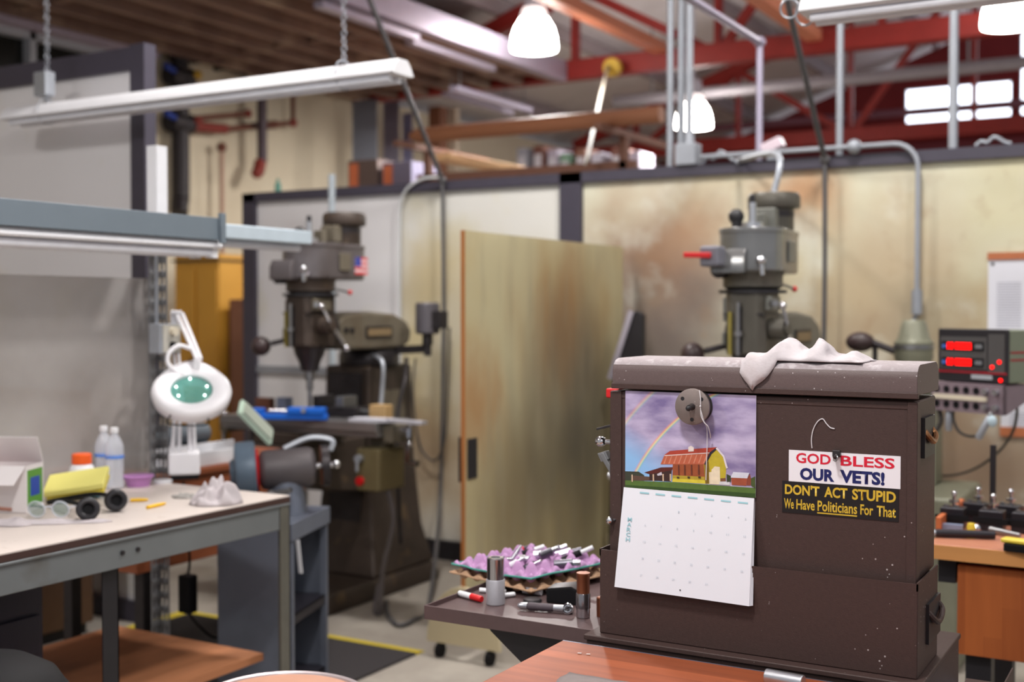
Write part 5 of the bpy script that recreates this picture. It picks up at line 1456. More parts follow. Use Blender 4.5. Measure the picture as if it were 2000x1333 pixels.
# black guard leaning behind the screen
t = thing('machine_guard', 'black sheet metal guard between the plywood screen and the right milling machine', 'guard', (onY(1230, 650, 5.75).x, 5.75, 0))
zg = onY(1238, 608, 5.75).z
m = MB(); m.prism([(-0.13, 0), (0.07, 0), (0.07, zg - 0.02), (0.05, zg), (0.02, zg), (-0.10, zg - 0.36)], 0, 0.05, 'xz'); m.build('guard_body', BLACKP, t, bevel=0.006)
m = MB(); m.bar((-0.112, -0.006, zg - 0.36), (0.012, -0.006, zg + 0.0), 0.01, 0.03); m.build('worn_edge', mat('worn_lilac', (170, 164, 176), 0.5, 0.2), t)

# yellow cabinet far left, blurred behind the magnifier lamp
p0 = onX(350, 498, -7.6); p1 = onX(447, 500, -7.6)
yc0 = onY(342, 600, 7.3)
t = thing('storage_cabinet', 'tall mustard yellow cabinet far behind the magnifier lamp', 'cabinet', (yc0.x, 7.3, 0))
zc = onY(390, 497, 7.3).z; wc = onY(428, 600, 7.3).x - yc0.x
YC = mat('mustard', (206, 152, 58), 0.5, 0, 0.08, 3)
m = MB(); m.box(0, wc, 0, 0.5, 0.0, zc); m.build('body', YC, t, bevel=0.01)
for k in (0, 1):
    m = MB(); m.box(0.02 + k * wc / 2, wc / 2 - 0.01 + k * wc / 2, -0.018, 0, 0.1, zc - 0.12); d_ = m.build('door', YC, t, bevel=0.004)
    m = MB(); m.box(wc / 2 - 0.05 + k * 0.07, wc / 2 - 0.03 + k * 0.07, -0.04, -0.018, zc * 0.5, zc * 0.5 + 0.14); m.build('handle', DARKST, d_)
m = MB(); m.box(-0.01, wc + 0.01, -0.03, 0.5, zc - 0.06, zc - 0.045); m.build('top_trim', DARKST, t)
xx = onY(452, 600, 7.2).x
t = thing('brown_locker', 'brown locker standing right of the mustard cabinet at the far left', 'locker', (yc0.x + wc + 0.06, 7.35, 0))
zl = onY(460, 585, 7.35).z
m = MB(); m.box(0, 0.5, 0, 0.4, 0, zl); m.build('body', mat('locker_brown', (136, 92, 72), 0.5), t, bevel=0.01)
m = MB(); m.box(0.03, 0.47, -0.015, 0, 0.08, zl - 0.05); m.build('door', mat('locker_brown', (136, 92, 72)), t, bevel=0.004)
# far left office counter seen through the hazy shield: rust cabinet and dark machine
t = thing('rust_cabinet', 'rust-red cabinet with dark frame, blurred behind the hazy plastic shield', 'cabinet', (-4.9, 3.1, 0))
zz = onY(40, 610, 3.1).z
m = MB(); m.box(-0.16, 0.16, 0, 0.35, 0, zz - 0.06); m.build('body', mat('rust_red', (156, 84, 62), 0.6), t)
m = MB(); m.box(-0.2, 0.22, 0.0, 0.36, zz - 0.06, zz); m.box(0.16, 0.24, 0.0, 0.3, 0, zz - 0.1); m.build('frame', BLACKP, t)

t = thing('low_cabinet', 'low brown cabinet dimly visible through the hazy plastic shield', 'cabinet', (-6.6, 3.5, 0))
m = MB(); m.box(0, 2.0, 0, 0.45, 0.05, 1.16); m.build('body', mat('dim_brown', (112, 84, 66), 0.6), t, bevel=0.01)
for k in range(3):
    m = MB(); m.box(0.03 + k * 0.66, 0.64 + k * 0.66, -0.015, 0, 0.1, 1.1); d_ = m.build('door', mat('dim_brown', (112, 84, 66)), t, bevel=0.004)
m = MB(); m.box(0.02, 1.98, 0.03, 0.42, 0, 0.05); m.build('plinth', BLACKP, t)

# ================================================================= RIGHT: BENCH, TOOL HOLDERS, READOUT
RB = 3.62; RBZ = onY(1900, 1070, RB).z
bx0 = onY(1812, 1085, RB).x
MAP = mat_wood('bench_oak', (110, 50, 28), (176, 98, 52), axis=2, width=0.05, rough=0.4, length=0.7)
MAPT = mat_wood('bench_oak_top', (150, 92, 78), (188, 128, 100), axis=0, width=0.05, rough=0.35, length=0.9)
t = thing('wooden_workbench', 'butcher block bench with a stave drawer front at the right edge, carrying black tool holders', 'workbench', (bx0, RB, 0))
m = MB(); m.box(0, 1.5, 0, 0.62, RBZ - 0.042, RBZ); tp = m.build('worktop', MAPT, t, bevel=0.003)
m = MB(); m.box(0.001, 1.5, -0.004, 0.0, RBZ - 0.043, RBZ - 0.002); m.build('front_edge', mat('edge_oak', (202, 142, 84), 0.5, 0, 0.15, 10, stretch=(0.4, 1, 3)), t)
px0 = onY(1870, 1110, RB + 0.03).x - bx0
zf0 = onY(1920, 1285, RB + 0.03).z
m = MB(); m.box(px0, px0 + 0.62, 0.03, 0.5, zf0, RBZ - 0.06); m.build('drawer_front', MAP, t, bevel=0.003)
for x in (px0 + 0.02, 1.38):
    for y in (0.06, 0.52):
        m = MB(); m.box(x, x + 0.07, y, y + 0.07, 0, RBZ - 0.042); m.build('leg', BLACKP, t)
m = MB(); m.box(0.02, 0.07, 0.05, 0.55, RBZ - 0.12, RBZ - 0.042); m.build('end_rail', BLACKP, t)
m = MB(); m.box(-0.016, 0.0, 0.2, 0.62, RBZ - 0.03, RBZ + 0.045); m.box(0.0, 1.5, 0.605, 0.62, RBZ, RBZ + 0.03); m.build('back_lip', mat('lip_wood', (190, 104, 60), 0.5, 0, 0.2), t, bevel=0.002)
# black quick-change tool holders in a row
def rb(px, py): return onZ(px, py, RBZ + 0.0006)
TH = mat('holder_black', (44, 42, 48), 0.35, 0.4, 0.2)
locs = [(1862, 1042), (1908, 1036), (1938, 1030), (1972, 1040), (2004, 1030)]
labs = ['black quick-change tool holder nearest the tool chest, in the row on the bench', 'black tool holder second from the tool chest in the row on the bench', 'black tool holder third from the tool chest in the row on the bench', 'black tool holder fourth from the tool chest in the row on the bench', 'black tool holder fifth from the tool chest in the row on the bench', 'black tool holder at the right edge of the photo in the row on the bench']
for i, ((px, py), lb) in enumerate(zip(locs, labs)):
    p = rb(px, py)
    t = thing('tool_holder', lb, 'tool holder', (ray(px, py).x / ray(px, py).y * (RB + 0.32 + 0.13 * (i % 2)), RB + 0.32 + 0.13 * (i % 2), RBZ + 0.0006), R(random.uniform(-14, 14)), 'quick-change tool holders')
    m = MB(); m.box(-0.036, 0.036, -0.03, 0.03, 0, 0.062); m.build('holder_body', TH, t, bevel=0.004)
    m = MB(); m.box(-0.05, 0.05, -0.034, -0.029, 0.022, 0.04); m.build('tool_slot', BLACK, t)
    m = MB(); m.cyl((0.0, 0.01, 0.062), (0.0, 0.01, 0.10), 0.006, n=10); m.cyl((0.0, 0.01, 0.074), (0.0, 0.01, 0.082), 0.016, n=18); m.sph((0, 0.01, 0.103), 0.009); m.build('height_stud', CHROME, t)
    for x in (-0.02, 0.012):
        m = MB(); m.cyl((x, -0.012, 0.062), (x, -0.012, 0.07), 0.006, n=10); m.build('set_screw', STEEL, t)
a = rb(1827, 1050); b = rb(1943, 1054); a.z += 0.013; b.z += 0.013
t = thing('boring_bar', 'black knurled bar lying along the bench front, before the tool holders', 'boring bar', a)
m = MB(); m.cyl((0, 0, 0), b - a, 0.012, n=20); m.build('shank', TH, t)
m = MB(); m.cyl((b - a) * -0.04, (0, 0, 0), 0.009, n=16); m.build('end_stub', GALV, t)
p = rb(1870, 1043)
m = MB(); m.box(-0.05, 0.01, -0.012, 0.012, 0, 0.022); o = m.build('steel_block', mat('blue_grey_block', (140, 150, 176))); o.location = (p.x, p.y + 0.035, RBZ + 0.0006); tag(o, 'pale blue steel block behind the black knurled bar', 'block')
m = MB(); m.lathe([(0.012, 0), (0.013, 0.02), (0.010, 0.03)], (0, 0, 0)); o = m.build('end_cap', mat('yellow_cap', (216, 190, 60), 0.5)); o.location = (p.x + 0.035, p.y + 0.03, RBZ + 0.0006); tag(o, 'small yellow cap behind the black knurled bar', 'cap')
m = MB(); m.sph((0, 0, 0.014), 0.014); o = m.build('steel_ball', CHROME); q = rb(1904, 1045); o.location = (q.x, q.y + 0.03, RBZ + 0.0006); tag(o, 'shiny steel ball between the first two tool holders', 'ball')
q = rb(1985, 1078)
t = thing('hand_brush', 'black brush with a yellow handle at the right edge of the bench', 'brush', (q.x + 0.02, q.y, RBZ + 0.0006), R(-12))
m = MB(); m.box(-0.05, 0.12, -0.022, 0.022, 0, 0.022); m.build('bristles', BLACK, t, bevel=0.003)
m = MB(); m.box(-0.06, 0.14, -0.02, 0.02, 0.0225, 0.036); m.build('handle', mat('yellow_handle', (222, 196, 70), 0.4), t, bevel=0.006)
q = rb(1965, 1050)
m = MB(); m.cyl((-0.05, 0.03, 0.012), (0.04, -0.02, 0.010), 0.010, 0.007, 14); o = m.build('chuck_key', STEEL); o.location = (q.x, q.y + 0.01, RBZ + 0.001); tag(o, 'small steel rod lying between the tool holders and the brush', 'tool')

# digital readout on an arm from the right milling machine's partition
DY = 4.95
d0 = onY(1833, 643, DY); d1 = onY(1966, 650, DY); dz0 = onY(1830, 742, DY).z
t = thing('digital_readout', 'grey-green digital readout with glowing red digits, mounted on a wall arm at right', 'digital readout', (d0.x, DY, dz0), R(-30))
dw, dh = 0.318, d0.z - dz0
DRC = mat('readout_green', (118, 126, 108), 0.5, 0, 0.06)
m = MB(); m.box(0, dw, 0.012, 0.17, 0, dh); m.build('case', DRC, t, bevel=0.006)
m = MB(); m.box(-0.003, dw + 0.003, 0, 0.014, -0.003, dh + 0.003); bz = m.build('bezel', BLACKP, t, bevel=0.006)
m = MB(); m.box(0.012, dw * 0.72, -0.002, 0.0, dh * 0.24, dh * 0.86); m.box(dw * 0.74, dw - 0.01, -0.002, 0, dh * 0.20, dh * 0.92); m.build('face_panel', mat('readout_face', (74, 72, 72), 0.5), bz)
DIG = mat('red_digits', (220, 10, 8), 0.4, emit=((255, 10, 8), 2.6))
for z in (0.67, 0.36):
    m = MB(); m.box(0.02, dw * 0.68, -0.004, -0.002, dh * (z - 0.075), dh * (z + 0.095)); ds = m.build('display_window', BLACK, bz)
    for i, s in enumerate((0.15, 0.20, 0.27, 0.31, 0.35, 0.39, 0.43, 0.47)):
        q = MB(); w_ = dw * 0.030; h_ = dh * 0.12; x = dw * s; z_ = dh * (z - 0.05); e = 0.0032
        for (xa, xb, za, zb) in ((0, w_, 0, e), (0, w_, h_ / 2 - e / 2, h_ / 2 + e / 2), (0, w_, h_ - e, h_), (0, e, 0, h_), (w_ - e, w_, 0, h_)):
            q.box(x + xa, x + xb, -0.0052, -0.004, z_ + za, z_ + zb)
        q.build('digit', DIG, ds)
    m = MB(); m.cyl((dw * 0.10, -0.002, dh * z), (dw * 0.10, -0.006, dh * z), 0.008, n=16); m.build('blue_button', mat('blue_button', (70, 110, 190), 0.4), bz)
    m = MB(); m.box(dw * 0.56, dw * 0.66, -0.006, -0.004, dh * (z - 0.03), dh * (z + 0.05)); m.build('unit_panel', mat('unit_grey', (110, 112, 116), 0.5), ds)
for (x, z) in ((0.80, 0.30), (0.90, 0.40), (0.92, 0.06)):
    m = MB(); m.cyl((dw * x, -0.002, dh * z), (dw * x, -0.005, dh * z), 0.007, n=12); m.build('indicator', DIG, bz)
m = MB(); m.box(dw * 0.5, dw * 0.8, -0.002, 0, dh * 0.06, dh * 0.14); m.build('key_strip', mat('key_grey', (160, 164, 170), 0.5), bz)
REDS = mat('dark_red_stripe', (150, 26, 40), 0.5)
m = MB(); m.box(0.0, dw, -0.002, 0.0, dh * 0.165, dh * 0.20); m.build('red_stripe', REDS, bz)
for z in (0.42, 0.56):
    m = MB(); m.box(dw, dw + 0.0015, 0.02, 0.16, dh * z, dh * (z + 0.035)); m.build('red_stripe', REDS, t)
# its arm
M30 = Matrix.Rotation(R(30), 4, 'Z')
pa = Vector((dw * 0.5, 0.16, 0.08)); pw = M30 @ (Vector((d0.x, PY - 0.032, dz0 + 0.08)) + Vector((0.35, 0, 0)) - Vector((d0.x, DY, dz0)))
m = MB(); m.bar(pa, pw, 0.05, 0.04); m.build('wall_arm', BLACKP, t)
# collet rack under the readout
cz1 = -0.004; ch = 0.112
t2 = thing('collet_rack', 'grey metal rack with two rows of round collet holes mounted under the digital readout', 'collet rack', (d0.x, DY, dz0 - 0.006), R(-30))
CRM = mat('rack_mauve', (128, 112, 120), 0.5, 0.1, 0.1)
m = MB(); m.box(-0.015, dw + 0.0, -0.02, 0.0, -ch, 0.0); m.box(-0.015, dw, 0.0, 0.15, -0.004, 0.0); m.prism([(-0.02, -ch), (0.0, -ch), (0.15, -0.05), (0.15, 0.0), (-0.02, 0.0)], dw - 0.003, dw, 'yz'); rk = m.build('rack_body', CRM, t2)
m = MB(); m.box(0.0, dw * 0.78, -0.026, -0.02, -ch * 0.58, -ch * 0.42); m.build('label_strip', mat('cream_strip', (206, 196, 176), 0.5), rk)
for r_ in range(2):
    for k in range(7):
        x = 0.012 + k * (dw - 0.03) / 6.2; z = -ch * (0.24 + 0.52 * r_)
        if k < 5:
            q = MB(); q.torus((x, -0.021, z), 0.0125, 0.002, (0, 1, 0), 18, 6); q.lathe([(0.0125, 0), (0.0125, -0.0012)], (x, -0.0195, z), (0, 1, 0), 18); q.build('collet_hole', BLACK, rk)
        else:
            q = MB(); q.cyl((x, -0.02, z), (x, -0.038, z), 0.0125, 0.011, 18); q.build('collet', ALU, rk)
# wrenches / hose loops hanging from the rack
for k, (x0, y0, x1, y1, lb) in enumerate(((1852, 800, 1853, 842, 'grey spanner handle hanging under the collet rack, left one'), (1935, 810, 1910, 858, 'grey spanner handle hanging slanted under the collet rack, right one'))):
    yk = DY - (0.02, 0.17)[k]; a = onY(x0, y0, yk); b = onY(x1, y1, yk); a.z = min(a.z, dz0 - 0.006 - ch - 0.001)
    t3 = thing('spanner', lb, 'hand tool', a, 0, 'handles hanging under the collet rack')
    m = MB(); m.lathe([(0.009, 0), (0.013, 0.01), (0.014, (b - a).length * 0.9), (0.010, (b - a).length)], (0, 0, 0), b - a, 14); m.build('grip', GALV, t3)
    m = MB(); m.sph((0, -0.004, 0.004), 0.010, n=10); m.build('eye', STEEL, t3)
for k, (pts, rr, lb) in enumerate((([(1828, 790), (1836, 806), (1838, 824), (1830, 838), (1822, 842)], 0.010, 'short thick dark hose loop between the chest and the collet rack'), ([(1862, 800), (1862, 820), (1872, 842), (1890, 852), (1912, 850), (1930, 830), (1938, 808)], 0.006, 'dark cable loop hanging under the collet rack'))):
    m = MB(); m.tube([onY(x, y, DY + 0.02 - 0.0016 * max(0, x - 1840)) for x, y in pts], rr)
    tag(m.build('hanging_cable', mat('dark_cable', (66, 62, 60), 0.5)), lb, 'cable')
m = MB(); m.tube([onY(1985, 770, DY + 0.1), onY(1986, 810, DY + 0.15), onY(1975, 850, DY + .3), onY(1945, 888, DY + .5), onY(1900, 918, DY + .7), onY(1850, 930, DY + .9), onY(1800, 925, DY + 1.1)], 0.006)
tag(m.build('hanging_cable', mat('dark_cable', (66, 62, 60))), 'long black cable sagging from the readout towards the tool chest', 'cable')
p = onZ(1940, 1000, RBZ)
m = MB(); pp = onY(1940, 870, RB + 0.585); m.cyl((pp.x, RB + 0.585, RBZ), (pp.x, RB + 0.585, pp.z), 0.010, n=12)
tag(m.build('steel_post', BLACKP), 'thin black post standing at the back of the right bench', 'post')
t = thing('plastic_bag_tag', 'crumpled pale blue tag hanging right of the spanner handles', 'tag', onY(1938, 818, DY - 0.2))
m = MB(); m.sph((0, 0, -0.01), 0.016, (1.1, 0.5, 1.4), 10); m.build('tag_body', mat('pale_blue', (176, 196, 206), 0.5), t)
m = MB(); m.cyl((0, 0, 0.005), (0.0, 0.0, 0.04), 0.0015, n=6); m.build('tag_wire', STEEL, t)

# wall charts
def chart(lb, px0, py0, py1, wid, top_c, bottom_c, rows):
    a = onY(px0, py0, PY - 0.012); b = onY(px0, py1, PY - 0.012)
    h = a.z - b.z
    t = thing('wall_chart', lb, 'chart', (a.x, PY - 0.002, b.z), 0)
    m = MB(); m.box(0, wid, -0.004, 0, 0, h); m.build('sheet', mat('chart_paper', (218, 218, 226), 0.5, 0, 0.02), t)
    if top_c:
        m = MB(); m.box(-0.003, wid + 0.003, -0.012, 0, h - 0.005, h + 0.03); m.build('top_strip', top_c, t)
    if bottom_c:
        m = MB(); m.box(-0.003, wid + 0.003, -0.012, 0, -0.045, 0.0); m.build('bottom_strip', bottom_c, t)
    q = MB()
    for r_ in range(rows):
        for cidx in range(3):
            q.box(0.04 + cidx * 0.15, 0.15 + cidx * 0.15, -0.0046, -0.004, h - 0.12 - r_ * 0.0125, h - 0.1145 - r_ * 0.0125)
    q.build('printed_rows', mat('chart_ink', (168, 168, 180), 0.5), t)
    for x in (0.02, wid - 0.02):
        m = MB(); m.cyl((x, -0.004, h - 0.025), (x, -0.008, h - 0.025), 0.008, n=10); m.build('pin', DARKST, t)
chart('white printed chart with a brown top strip on the partition above the digital readout', 1930, 506, 645, 0.52, mat('chart_strip', (176, 104, 66), 0.5), None, 18)
chart('lower white printed sheet with a brown bottom strip on the partition behind the readout', 1955, 760, 834, 0.5, None, mat('chart_strip', (176, 104, 66)), 8)

# small grinder / drill head behind the chest, fed by the conduit
gx = onY(1785, 640, 5.6)
t = thing('surface_grinder', 'grey-green machine motor head with a dark ball handle, fed by conduit behind the chest', 'machine', (gx.x, 5.6, 0))
GG = mat('machine_grey_green', (128, 128, 110), 0.45, 0.15, 0.2, 9)
m = MB(); m.box(-0.25, 0.25, -0.3, 0.3, 0, 0.75); m.build('base', GG, t, bevel=0.02)
m = MB(); m.box(-0.09, 0.09, 0.05, 0.22, 0.75, 1.28); m.build('column', GG, t, bevel=0.01)
m = MB(); zt_ = onY(1785, 630, 5.6).z; zb_ = onY(1785, 700, 5.6).z
m.lathe([(0.045, zt_ + 0.01), (0.055, zt_ - 0.005), (0.07, zt_ - 0.07), (0.085, zt_ - 0.09), (0.085, zb_), (0.06, zb_ - 0.06), (0.06, 1.2)], n=26); m.build('motor_head', GG, t)
m = MB(); m.lathe([(0.088, zt_ - 0.1), (0.088, zt_ - 0.12)], n=26); m.build('motor_band', STEEL, t)
hb = onY(1682, 668, 5.6)
m = MB(); m.cyl((-0.06, 0, zb_ + 0.02), (hb.x - gx.x + 0.05, -0.02, hb.z), 0.016); m.cyl((-0.17, -0.01, zb_ + 0.07), (-0.17, -0.01, zb_ - 0.08), 0.012); m.build('handle_arm', DARKST, t)
m = MB(); m.sph((hb.x - gx.x, -0.02, hb.z), 0.052, (1.3, 1, 0.9)); m.build('ball_handle', mat('dark_brown_knob', (60, 46, 46)), t)

# ================================================================= OVERHEAD: PIPES, CONDUITS, DROPS, STRIP LIGHTS
PT = PZ      # top of the rear partition
def hung(name, lb, cat, pts, r, mt, group=None, smooth=0):
    m = MB(); m.tube(pts, r, 10, smooth=smooth)
    return tag(m.build(name, mt, sharp=60), lb, cat, group)
def roofz(x): return zr(x) + 0.08
# vertical conduit drops from the roof to the partition top
for px, lb, r, gy in ((1306, 'white conduit drop, leftmost of the close pair left of the junction box', 0.019, 0.02), (1321, 'grey conduit drop, right one of the close pair left of the junction box', 0.022, 0.07),
                      (1640, 'white conduit drop reaching the partition top right of the black cable', 0.018, 0.0), (1862, 'grey conduit drop near the right edge crossing the bright windows', 0.022, 0.0)):
    x = onY(px, 230, PY).x
    hung('conduit_drop', lb, 'conduit', [(x, PY + gy, PT), (x, PY + gy, roofz(x) - 0.02)], r, CONDUIT, 'conduit drops to the partition top')
xj = onY(1346, 290, PY).x
t = thing('junction_box', 'white conduit drop ending in a square junction box on the partition top', 'junction box', (xj, PY, PT))
jz = onY(1340, 282, PY).z - PT
m = MB(); m.box(-0.065, 0.055, -0.05, 0.05, 0.0, jz); m.build('box', CONDUIT, t, bevel=0.006)
m = MB(); m.cyl((0, 0, jz), (0, 0, jz + 0.07), 0.03, 0.024); m.build('hub', CONDUIT, t)
m = MB(); m.cyl((0, 0, jz + 0.07), (0, 0, roofz(xj) - PT - 0.02), 0.02); m.build('riser_pipe', CONDUIT, t)
# run overhead that turns down at the partition
xr = onY(1484, 80, PY).x; zr_ = onY(1488, 82, PY).z
m = MB(); m.tube([(xr + 0.03, 2.2, zr_), (xr, PY - 0.02, zr_)], 0.02, 10, smooth=0); m.tube([(xr, PY, zr_), (xr, PY, PT)], 0.018, 10, smooth=0); m.sph((xr, PY, zr_), 0.032)
tag(m.build('conduit_run', PURP), 'lilac-grey overhead conduit that turns down to the partition above the right milling machine', 'conduit')
# horizontal conduit along the partition top, bending down to the small machine
xa = onY(1360, 300, PY).x; xe = onY(1793, 330, PY - 0.06).x; zc_ = PT + 0.035
zm_ = 0
t = thing('conduit_run', 'grey conduit along the partition top that bends down the stained panel at right', 'conduit', (0, 0, 0))
zk = onY(1790, 590, PY - 0.06).z
pts = [(xa + 0.05, PY - 0.06, zc_), (xe - 0.12, PY - 0.06, zc_)]
for a_ in range(0, 91, 15):
    pts.append((xe - 0.12 + 0.12 * math.sin(R(a_)), PY - 0.06, zc_ - 0.12 + 0.12 * math.cos(R(a_))))
pts += [(xe, PY - 0.06, zk)]
m = MB(); m.tube(pts, 0.013, 10, smooth=0); m.build('pipe', CONDUIT, t)
m = MB(); m.cyl((xe, PY - 0.06, zk - 0.06), (xe, PY - 0.06, zk + 0.06), 0.027); m.build('coupling', CONDUIT, t)
m = MB(); m.sph((onY(1674, 292, PY).x, PY - 0.06, zc_), 0.038); m.build('coupling', CONDUIT, t)
m = MB(); m.tube([(xe, PY - 0.06, zk - 0.06), (xe - 0.01, PY - 0.1, zk - 0.10), (gx.x, 5.6, zt_ + 0.0)], 0.013); m.build('flexible_tail', GALV, t)
# small light on the partition top near the junction
p = onY(1520, 290, PY + 0.1)
t = thing('flood_light', 'small pale flood light on the partition top above the right milling machine', 'light', (p.x, PY + 0.02, PT))
m = MB(); m.box(-0.03, 0.03, -0.02, 0.02, 0, 0.02); m.build('bracket', GALV, t)
m = MB(); m.bar((-0.06, 0, 0.055), (0.05, 0, 0.10), 0.07, 0.06); m.build('light_body', mat('pale_pink_body', (214, 196, 206), 0.45), t, bevel=0.01)
# flexible feed to the right machine's motor
a = onY(1440, 300, PY - 0.04); b = Vector(m2.location) + Vector((0.13, 0.27, 2.066))
hung('motor_cable', 'grey flexible cable from the partition top down to the right milling machine motor', 'cable', [(a.x, PY - 0.045, PT - 0.004), (a.x + 0.06, PY - 0.12, PT + 0.0), (b.x - 0.02, b.y + 0.12, b.z + 0.18), b], 0.014, CONDUIT, None, 6)
# messy wires on the partition top
for k, (x0, x1, lb) in enumerate(((1372, 1440, 'tangled grey wires on the partition top right of the junction box'), (1905, 1975, 'loose grey wire arching over the partition top at far right'))):
    q0 = onY(x0, 300, PY + 0.02).x; q1 = onY(x1, 300, PY + 0.02).x
    hung('loose_wire', lb, 'wire', [(q0 + (q1 - q0) * i / 6, PY + 0.02, PT + 0.010 + (0.028 if k else 0.045) * math.sin(math.pi * i / 6) * (1 + 0.5 * math.sin(i * 2.3))) for i in range(7)], 0.009, CONDUIT, None, 5)
# thin flexible conduit on the cream panel
xs2 = onY(783, 500, PY - 0.03).x
hung('flexible_conduit', 'thin pale conduit running over the partition top and down the seam of the left panels', 'conduit', [(xs2 + 0.3, PY - 0.045, PT + 0.02), (xs2 + 0.16, PY - 0.05, PT + 0.012), (xs2 + 0.03, PY - 0.05, PT - 0.08), (xs2, PY - 0.045, PT - 0.3), (xs2, PY - 0.045, 1.2)], 0.009, mat('pale_conduit', (204, 206, 208), 0.5), None, 6)
# pole behind the left machine
xp = onY(648, 380, 5.98).x; zp = onY(648, 341, 5.98).z
hung('steel_pole', 'pale blue-grey pole standing behind the left milling machine', 'pole', [(xp, 5.98, 0), (xp, 5.98, zp)], 0.022, mat('pale_blue_pole', (184, 194, 202), 0.5))
# pale blue strip light continuing beyond the shelf beam
a = onX(436, 455, -3.35); 
t = thing('strip_light', 'pale blue-white light rail reaching from the shelf beam towards the left milling machine', 'strip light', (-3.24, TY1 + 0.1, a.z))
yq = onX(588, 465, -3.24).y - TY1 - 0.1
m = MB(); m.box(-0.06, 0.06, 0, yq, -0.035, 0.02); m.build('housing', mat('pale_blue_rail', (190, 204, 214), 0.45), t, bevel=0.006)
m = MB(); m.cyl((0, 0.02, -0.05), (0, yq - 0.02, -0.05), 0.016); m.build('tube', mat('unlit_tube', (226, 228, 236)), t)
# hanging strip light on chains (unlit)
fy = 3.99
f0 = onY(22, 222, fy); f1 = onY(788, 128, fy)
def chain(m, x, y, z0, z1):
    n = int((z1 - z0) / 0.032)
    for i in range(n):
        z = z0 + 0.032 * (i + 0.5)
        ax_ = (1, 0, 0) if i % 2 else (0, 1, 0)
        m.torus((x, y, z), 0.013, 0.0032, ax_, 8, 4)
t = thing('strip_light', 'long white strip light hanging on two chains above the white workbench', 'strip light', ((f0.x + f1.x) / 2, fy, f1.z))
hl = (f1.x - f0.x) / 2
m = MB(); m.prism([(-0.055, 0.0), (-0.075, -0.035), (-0.06, -0.04), (0.06, -0.04), (0.075, -0.035), (0.055, 0.0), (0.03, 0.025), (-0.03, 0.025)], -hl, hl, 'yz'); m.build('housing', WHITEP, t, bevel=0.003)
for y in (-0.032, 0.032):
    m = MB(); m.cyl((-hl + 0.04, y, -0.052), (hl - 0.04, y, -0.052), 0.014); m.build('tube', mat('unlit_tube', (226, 228, 236)), t)
cxs = [onY(93, 210, fy).x - t.location.x, onY(672, 140, fy).x - t.location.x]
for i, cx_ in enumerate(cxs):
    m = MB(); top = min(EAVE - 0.02, zr(cx_ + t.location.x) + 0.1) - t.location.z if cx_ + t.location.x > -5.75 else EAVE - 0.02 - t.location.z
    chain(m, cx_, 0, 0.02, top)
    m.torus((cx_, 0, -0.01), 0.062, 0.003, (1, 0, 0), 16, 4)
    ch_ = m.build('chain', GALV, t)
bxp = onY(88, 165, fy) - Vector(t.location)
m = MB(); m.box(bxp.x - 0.05, bxp.x + 0.04, -0.03, 0.03, bxp.z - 0.06, bxp.z + 0.06); pb = m.build('plug_box', GALV, t, bevel=0.006)
m = MB(); m.tube([(bxp.x, 0, bxp.z - 0.06), (bxp.x - 0.06, 0.02, bxp.z - 0.12), (-hl + 0.02, 0, 0.01)], 0.004); m.build('pigtail', STEEL, pb)
# strip light at the top edge, right
f0 = onY(1542, 14, 3.86)
t = thing('strip_light', 'white strip light with looped wires at the top edge, right of centre', 'strip light', (f0.x, 3.86, f0.z))
m = MB(); m.prism([(-0.055, 0.0), (-0.075, -0.035), (-0.06, -0.04), (0.06, -0.04), (0.075, -0.035), (0.055, 0.0), (0.03, 0.025), (-0.03, 0.025)], 0.05, 2.3, 'yz'); m.build('housing', WHITEP, t, bevel=0.003)
for y in (-0.032, 0.032):
    m = MB(); m.cyl((0.08, y, -0.052), (2.25, y, -0.052), 0.014); m.build('tube', mat('unlit_tube', (226, 228, 236)), t)
m = MB(); m.torus((0.0, 0, -0.005), 0.03, 0.004, (0, 1, 0.3), 16, 5); m.torus((0.05, 0, -0.03), 0.035, 0.004, (0.4, 1, 0.3), 16, 5); m.build('wire_loop', GALV, t)
for x in (0.3, 2.0):
    m = MB(); chain(m, x, 0, 0.02, roofz(f0.x + x) - f0.z - 0.05); m.build('chain', GALV, t)

# black power drops: slanting cable, clamp on the partition top, then straight down
def drop(lb, top_px, mid_px, y_top, bottom):
    q = onY(mid_px[0], mid_px[1], PY - 0.07)
    e = onY(top_px[0], top_px[1], y_top)
    d_ = (e - q); e2 = q + d_ * 1.75
    k = (zr(e2.x) + 0.1 - q.z) / (e2.z - q.z) if e2.z > zr(e2.x) + 0.1 else 1.0
    e2 = q + (e2 - q) * min(1, k)
    m = MB(); m.tube([e2, q + (e2 - q) * 0.5, q], 0.015, 8, smooth=0)
    m.sph(q, 0.026)
    m.tube([q] + [Vector(p) for p in bottom], 0.012, 8, smooth=5)
    return tag(m.build('power_cable', mat('grey_black_cable', (84, 82, 84), 0.5), sharp=80), lb, 'cable', 'power cables slung over the partition')
ql = onY(866, 360, PY - 0.07)
zf_ = 0.02
def fl(px, py, z=0.014): return onZ(px, py, z)
drop('black power cable slung from the roof, dropping beside the left milling machine', (722, 0), (864, 352), 5.2,
     [(ql.x, PY - 0.07, 1.6), (ql.x - 0.01, PY - 0.07, 0.9), (ql.x - 0.02, PY - 0.09, 0.3), fl(838, 1180), fl(810, 1210), fl(778, 1222), fl(757, 1200), fl(755, 1175)])
qr = onY(1612, 312, PY - 0.07)
drop('black power cable slung from the roof, dropping left of the bent conduit', (1537, 0), (1611, 312), 5.4, [(qr.x, PY - 0.07, 1.6), (qr.x - 0.01, PY - 0.07, 1.0), (qr.x - 0.01, PY - 0.1, 0.4), (qr.x - 0.02, PY - 0.2, 0.015)])
